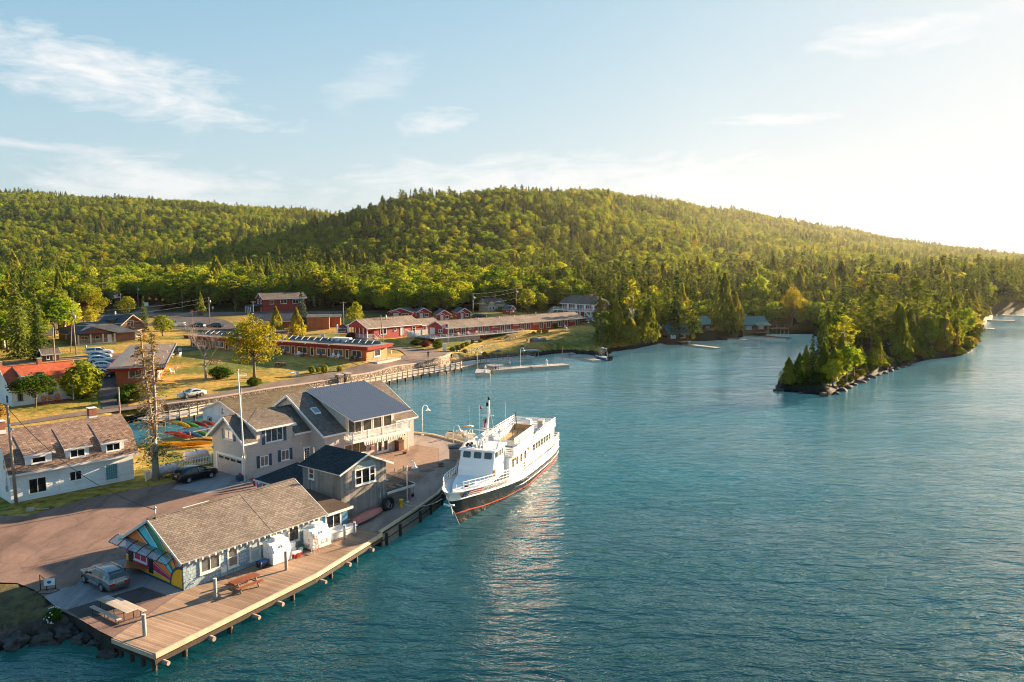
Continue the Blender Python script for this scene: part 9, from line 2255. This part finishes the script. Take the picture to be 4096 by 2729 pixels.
b = MB()
for sg in (-1,1): b.tube([(-1.2,sg * .9,.8),(-.7,sg * .75,2.9),(.6,sg * .75,2.9),(.1,sg * .9,.8)],.045,6); b.tube([(-1.0,sg * .85,1.6),(.25,sg * .85,1.6)],.035,5); b.tube([(-.8,sg * .8,2.3),(.4,sg * .8,2.3)],.035,5); b.tube([(-.6,sg * .75,2.9),(-1.0,sg * .8,4.4)],[.03,.012],4)
b.tube([(-.7,-.75,2.9),(-.7,.75,2.9)],.045,6); b.tube([(.6,-.75,2.9),(.6,.75,2.9)],.045,6); b.build('tower',CHROME,mbt); b = MB(); b.blob((-.1,0,3.05),(.5,.3,.14),1,2,0,.05); b.build('radar',WHITE,mbt)
b = MB(); b.hexa([(.9,-.8,.85),(1.3,-.6,.85),(1.3,.6,.85),(.9,.8,.85),(.55,-.75,1.5),(.6,-.6,1.5),(.6,.6,1.5),(.55,.75,1.5)]); b.build('windscreen',CARGL,mbt); b = MB()
for y in (-.35,.45): b.box(-3.75,-3.15,y - .2,y + .2,.35,1.25); b.tube([(-3.4,y,.5),(-3.4,y,-.5)],.1,6)
b.build('outboard_motor',BLACK,mbt); b = MB()
for x in (-1.6,-.2): b.box(x - .3,x + .3,-.5,.5,.26,.9)
b.build('seat',WHITE,mbt)
pb_ = thing('pontoon_boat','cream pontoon boat with folded canopy moored behind the ship','boat',(-6.3,110.9,.15),-47)
CR = plain('cream_upholstery',(.66,.58,.46),.6); b = MB()
for y in (-.9,.9): b.tube([(-3.5,y,.1),(-3.2,y,.1),(2.9,y,.1),(3.7,y,.3)],[.12,.34,.34,.05],10)
b.build('pontoon',ALU,pb_); b = MB(); b.box(-3.5,3.5,-1.25,1.25,.45,.55); b.build('deck',CR,pb_); b = MB()
for (x0,x1,y0,y1) in ((-3.4,3.3,-1.24,-1.18),(-3.4,1.2,1.18,1.24),(3.24,3.3,-1.18,.3),(-3.4,-3.34,-1.18,1.18)): b.box(x0,x1,y0,y1,.56,1.15)
b.build('side_panel',CR,pb_)
for (x,y,dx,dy) in ((2.3,-.85,.9,.3),(-.8,-.85,.8,.3),(-2.6,.8,.7,.3),(-2.6,-.8,.7,.3),(2.0,.8,.45,.4)):
 b = MB(); b.box(x - dx,x + dx,y - dy,y + dy,.56,.95); b.box(x - dx,x + dx,y - dy * 1.0 if y < 0 else y + dy * .6,y - dy * .6 if y < 0 else y + dy,.955,1.35); b.build('seat',CR,pb_)
b = MB(); b.box(-.2,.5,.3,1.1,.56,1.4); b.tube([(-.35,.7,1.35),(-.35,.5,1.5),(-.35,.9,1.5),(-.35,.7,1.3)],.04,5); b.build('console',CR,pb_)
for (x,y) in ((-1.0,.7),(2.6,-.2)): b = MB(); b.tube([(x,y,.56),(x,y,.95)],.06,6); b.box(x - .28,x + .28,y - .28,y + .28,.95,1.08); b.box(x - .28,x - .2,y - .28,y + .28,1.08,1.65); b.build('captain_chair',WHITE,pb_)
b = MB()
for y in (-1.15,1.15): b.tube([(-1.2,y,1.15),(-.2,y,2.25),(.1,y,2.35)],.03,5); b.tube([(-2.4,y,1.15),(-.4,y,2.2)],.03,5)
b.build('canopy_frame',STEEL,pb_); b = MB(); b.tube([(-.2,-1.2,2.3),(-.1,-.6,2.5),(-.1,.6,2.5),(-.2,1.2,2.3)],.13,8); b.build('canopy',plain('tan_canvas',(.45,.33,.22),.8),pb_); b = MB(); b.box(-4.1,-3.55,-.25,.25,.4,1.2); b.build('outboard_motor',BLACK,pb_)
tb2 = open_boat('trailer_boat','white motorboat on a trailer beside the dark cars',(-102.8,243.0,5.7),8,6.2,2.2,WHITE,CR); b = MB(); b.bar((-3,0,-.35),(4.4,0,-.5),.12); b.bar((-1.2,-1,-.55),(-1.2,1,-.55),.1)
for y in (-1,1): b.tube([(-1.2,y - .1,-.62),(-1.2,y + .1,-.62)],.3,12)
b.build('trailer',DARKMETAL,tb2); b = MB(); b.hexa([(.2,-.9,.9),(.9,-.7,.9),(.9,.7,.9),(.2,.9,.9),(.0,-.85,1.4),(.2,-.7,1.4),(.2,.7,1.4),(.0,.85,1.4)]); b.build('windscreen',CARGL,tb2)
def quad_bike(x,y,dg,mat,lab):
 t = thing('snowmobile',lab,'vehicle',(x,y,T(x,y) + .05),dg); b = MB(); b.loft([[(s,-w_,.35),(s,w_,.35),(s,w_ * .7,z),(s,-w_ * .7,z)] for s,w_,z in ((-1.4,.3,.8),(-.3,.35,.95),(.5,.5,1.1),(1.3,.35,.7))],0); b.build('body',mat,t); b = MB()
 for sg in (-1,1): b.bar((-.2,sg * .55,.08),(1.7,sg * .55,.12),.15,.06); b.bar((.9,sg * .3,.4),(.9,sg * .55,.1),.06)
 b.box(-1.3,.1,-.25,.25,.05,.35); b.build('track',BLACK,t); b = MB(); b.bar((.2,-.45,1.25),(.2,.45,1.25),.05); b.build('handlebar',BLACK,t)
quad_bike(-21.4,253.8,30,RED,'red covered snowmobile parked before the third red cabin'); quad_bike(-18.6,254.4,20,WHITE_D,'white snowmobile parked right of the red one')
# ------------------------------------------------------------------ people
HAIRB,HAIRBL = plain('dark_hair',(.03,.02,.015),.7),plain('blond_hair',(.5,.36,.18),.7)
def person(lab,loc,deg,pose,shirt,pants,hair,h=1.72,shoes=BLACK,long_hair=False,group=None):
 k = h / 1.72
 J = {'pel': (0,0,.95),'spine': (0,0,1.15),'chest': (0,-.01,1.35),'neck': (0,0,1.48),'head': (0,.03,1.58),'top': (0,.03,1.70)}
 for n_,s in (('l',-1),('r',1)):
  J['hip' + n_] = (s * .09,0,.92); J['kne' + n_] = (s * .10,.02,.5); J['ank' + n_] = (s * .10,-.02,.08); J['toe' + n_] = (s * .11,.16,.03)
  J['sho' + n_] = (s * .18,0,1.40); J['elb' + n_] = (s * .24,-.02,1.13); J['wri' + n_] = (s * .23,.08,.9); J['han' + n_] = (s * .22,.12,.80)
 if pose == 'sit':
  for j in list(J): J[j] = (J[j][0],J[j][1],J[j][2] - .48)
  for n_,s in (('l',-1),('r',1)): J['kne' + n_] = (s * .12,.42,.46); J['ank' + n_] = (s * .12,.46,.06); J['toe' + n_] = (s * .12,.62,.03); J['elb' + n_] = (s * .25,.05,.66); J['wri' + n_] = (s * .15,.28,.54); J['han' + n_] = (s * .1,.36,.54)
 if pose == 'ground':
  for j in list(J): J[j] = (J[j][0],J[j][1] - .05,J[j][2] - .85)
  for n_,s in (('l',-1),('r',1)): J['kne' + n_] = (s * .14,.42,.38); J['ank' + n_] = (s * .12,.62,.05); J['toe' + n_] = (s * .12,.78,.03); J['elb' + n_] = (s * .26,.12,.3); J['wri' + n_] = (s * .15,.36,.38); J['han' + n_] = (s * .1,.43,.39)
 if pose == 'walk':
  J['knel'] = (-.1,.18,.52); J['ankl'] = (-.1,.22,.1); J['toel'] = (-.1,.38,.07); J['kner'] = (.1,-.02,.5); J['ankr'] = (.1,-.3,.14); J['toer'] = (.1,-.18,.03); J['wril'] = (-.22,-.1,.92); J['hanl'] = (-.21,-.12,.82); J['wrir'] = (.2,.22,.95); J['hanr'] = (.18,.28,.87)
 if pose == 'camera':
  for n_,s in (('l',-1),('r',1)): J['elb' + n_] = (s * .24,.12,1.2); J['wri' + n_] = (s * .1,.3,1.42); J['han' + n_] = (s * .05,.33,1.5)
 if pose == 'ride':
  for j in ('spine','chest','neck','head','top','shol','shor'): d = (J[j][2] - .95) * .45; J[j] = (J[j][0],J[j][1] + d,J[j][2] - d * .18)
  for n_,s in (('l',-1),('r',1)): J['elb' + n_] = (s * .25,.35,1.1); J['wri' + n_] = (s * .24,.55,1.02); J['han' + n_] = (s * .23,.63,1.02)
  J['knel'] = (-.12,.34,.72); J['ankl'] = (-.12,.2,.34); J['toel'] = (-.12,.36,.3); J['kner'] = (.12,.24,.52); J['ankr'] = (.12,.1,.12); J['toer'] = (.12,.26,.08)
 E_ = [('pel','spine'),('spine','chest'),('chest','neck'),('neck','head'),('head','top')]
 for n_ in 'lr': E_ += [('pel','hip' + n_),('hip' + n_,'kne' + n_),('kne' + n_,'ank' + n_),('ank' + n_,'toe' + n_),('chest','sho' + n_),('sho' + n_,'elb' + n_),('elb' + n_,'wri' + n_),('wri' + n_,'han' + n_)]
 Rr = {'pel': .14,'spine': .13,'chest': .15,'neck': .055,'head': .095,'top': .075,'hip': .095,'kne': .06,'ank': .042,'toe': .035,'sho': .065,'elb': .045,'wri': .032,'han': .036}
 names = list(J); me = bpy.data.meshes.new('person'); me.from_pydata([tuple(c * k for c in J[n_]) for n_ in names],[(names.index(a),names.index(b)) for a,b in E_],[]); o = bpy.data.objects.new('tmp',me); COL.objects.link(o)
 md = o.modifiers.new('skin','SKIN'); sv = me.skin_vertices[0].data
 for i,n_ in enumerate(names): r_ = Rr.get(n_,Rr.get(n_[:3],.05)) * k; sv[i].radius = (r_,r_); sv[i].use_root = (n_ == 'pel')
 md.use_smooth_shade = True; o.modifiers.new('sub','SUBSURF').levels = 1
 bpy.context.view_layer.update(); m2 = bpy.data.meshes.new_from_object(o.evaluated_get(bpy.context.evaluated_depsgraph_get())); bpy.data.objects.remove(o)
 segs = [(a,b,Vector(J[a]) * k,Vector(J[b]) * k) for a,b in E_]
 for m_ in (SKIN,shirt,pants,shoes): m2.materials.append(m_)
 for p in m2.polygons:
  c = p.center; best = (9,None)
  for a,b,A,B in segs:
   d = B - A; f = max(0,min(1,(c - A).dot(d) / d.length_squared)); q = (c - (A + d * f)).length
   if q < best[0]: best = (q,(a,b))
  a,b = best[1]; x = a + b
  p.material_index = 3 if 'toe' in x else (2 if ('kne' in x or 'ank' in x or 'hip' in x) else (0 if ('head' in x or 'wri' in a or ('wri' in b and False)) else 1)); p.use_smooth = True
 t = thing('person',lab,'person',loc,deg,group); bo = bpy.data.objects.new('body',m2); COL.objects.link(bo); bo.parent = t
 hd = Vector(J['head']) * k; hb2 = MB(); hb2.blob((hd.x,hd.y - .02,hd.z + .055),(.105 * k,.115 * k,.1 * k),1,2,0,.08)
 if long_hair: hb2.blob((hd.x,hd.y - .09,hd.z - .1),(.1 * k,.06,.2 * k),2,2,0,.1)
 hb2.build('hair',hair,t)
 fc = MB()
 for s in (-1,1): fc.blob((hd.x + s * .035 * k,hd.y + .09 * k,hd.z + .01),.012,1,1,0,0)
 fc.blob((hd.x,hd.y + .1 * k,hd.z - .02),(.014,.018,.02),2,1,1,0); fc.box(hd.x - .025,hd.x + .025,hd.y + .083 * k,hd.y + .09 * k,hd.z - .052,hd.z - .045,0); fc.build('face',[BLACK,SKIN],t)
 fg_ = MB()
 for n_ in 'lr':
  h0 = Vector(J['han' + n_]) * k; d = (h0 - Vector(J['wri' + n_]) * k).normalized(); sd = d.cross(Vector((0,0,1) if abs(d.z) < .8 else (0,1,0))).normalized()
  for q,ln in ((-1.5,.055),(-.5,.07),(.5,.075),(1.5,.06)): p0 = h0 + sd * q * .017; fg_.tube([p0,p0 + d * ln * .6,p0 + d * ln + Vector((0,.012,0))],[.010,.009,.007],5)
  fg_.tube([h0 - d * .03 + sd * .03,h0 + sd * .055 + d * .02],[.011,.008],5)
 fg_.build('fingers',SKIN,t)
 return t
C_BLK,C_NAVY,C_PINK,C_GREY,C_DEN,C_WHT = plain('black_cloth',(.015,.015,.018),.9),plain('navy_cloth',(.02,.03,.07),.9),plain('pink_cloth',(.6,.3,.42),.9),plain('grey_cloth',(.3,.28,.28),.9),plain('denim',(.03,.05,.10),.9),plain('white_cloth',(.6,.58,.56),.9)
rz_ = T(-54.6,131.9) + .1
person('person in dark clothes riding a bicycle beside the stone wall near the sedan',(-55.2,133.4,rz_ + .08),232 - 90,'ride',C_NAVY,C_BLK,HAIRB)
bk = thing('bicycle','green bicycle ridden past the silver sedan','bicycle',(-55.2,133.4,rz_),232 - 90)
for y in (-.52,.52): b = MB(); b.tube([(0,y + .33 * math.cos(a),.34 + .33 * math.sin(a)) for a in [i * math.pi / 9 for i in range(19)]],.02,5,cap=False); [b.tube([(0,y,.34),(0,y + .32 * math.cos(a),.34 + .32 * math.sin(a))],.004,3) for a in [i * math.pi / 5 for i in range(10)]]; b.build('wheel',BLACK,bk)
b = MB(); b.tube([(0,-.52,.34),(0,-.12,.32),(0,.4,.82),(0,-.2,.86),(0,-.12,.32)],.018,5); b.tube([(0,-.52,.34),(0,-.2,.86),(0,-.22,.95)],.016,5); b.tube([(0,.52,.34),(0,.38,.95)],.018,5); b.build('frame',GREEN,bk); b = MB(); b.tube([(-.26,.48,1.02),(0,.4,.98),(.26,.48,1.02)],.014,5); b.build('handlebar',BLACK,bk); b = MB(); b.blob((0,-.22,.97),(.07,.13,.03),1,1,0,0); b.build('saddle',BLACK,bk)
person('person in black sitting on the wall edge behind the cyclist',(-53.7,134.6,T(-53.7,134.6) + .1),200,'sit',C_BLK,C_BLK,HAIRB)
person('person in black standing on the road at the bend, hands raised to face',(-19.7,186.4,T(-19.7,186.4) + .1),200,'camera',C_BLK,C_BLK,HAIRB,1.8)
person('long-haired person in pink top walking on the floating dock',(-.6,184.9,.75),200,'walk',C_PINK,C_DEN,HAIRBL,1.66,BLACK,True)
for (x,y,s_,p_,lb,hr_) in ((-4.4,182.1,C_GREY,C_BLK,'left seated person of three on the floating dock',HAIRB),(-3.8,182.3,C_BLK,C_DEN,'middle seated person of three on the floating dock',HAIRB),(-3.2,182.7,C_WHT,C_GREY,'right seated person of three on the floating dock',HAIRBL)): person(lb,(x,y,.75),190,'ground',s_,p_,hr_,1.6,BLACK,False,'people seated on the floating dock')
for (x,y,lb,s_) in ((-35.9,177.4,'left one of two dark-clothed people seated at the end of the orange motel',C_BLK),(-34.7,176.9,'right one of two dark-clothed people seated at the end of the orange motel',C_NAVY)):
 person(lb,(x,y,T(x,y) + .02),150,'sit',s_,C_BLK,HAIRB,1.7,BLACK,False,'people seated at the orange motel'); porch_chair(x,y + .1,T(x,y),150 + 180,lb.replace('dark-clothed people seated','dark chairs under seated people').replace('one of two','one of the'),CDK,'dark chairs at the orange motel end')
# ------------------------------------------------------------------ evening haze over the bay and hills: a real, thin scattering volume
m,nt = new_mat('evening_haze')
vs_n = nt.n('ShaderNodeVolumeScatter',Color=(1.0,.97,.93,1),Density=HAZE_D,Anisotropy=.8)
nt.n('ShaderNodeOutputMaterial',Volume=vs_n.outputs[0])
hz = MB(); hz.box(-1600,2600,130,2400,-2,120)
tag(hz.build('haze',m),kind='structure')
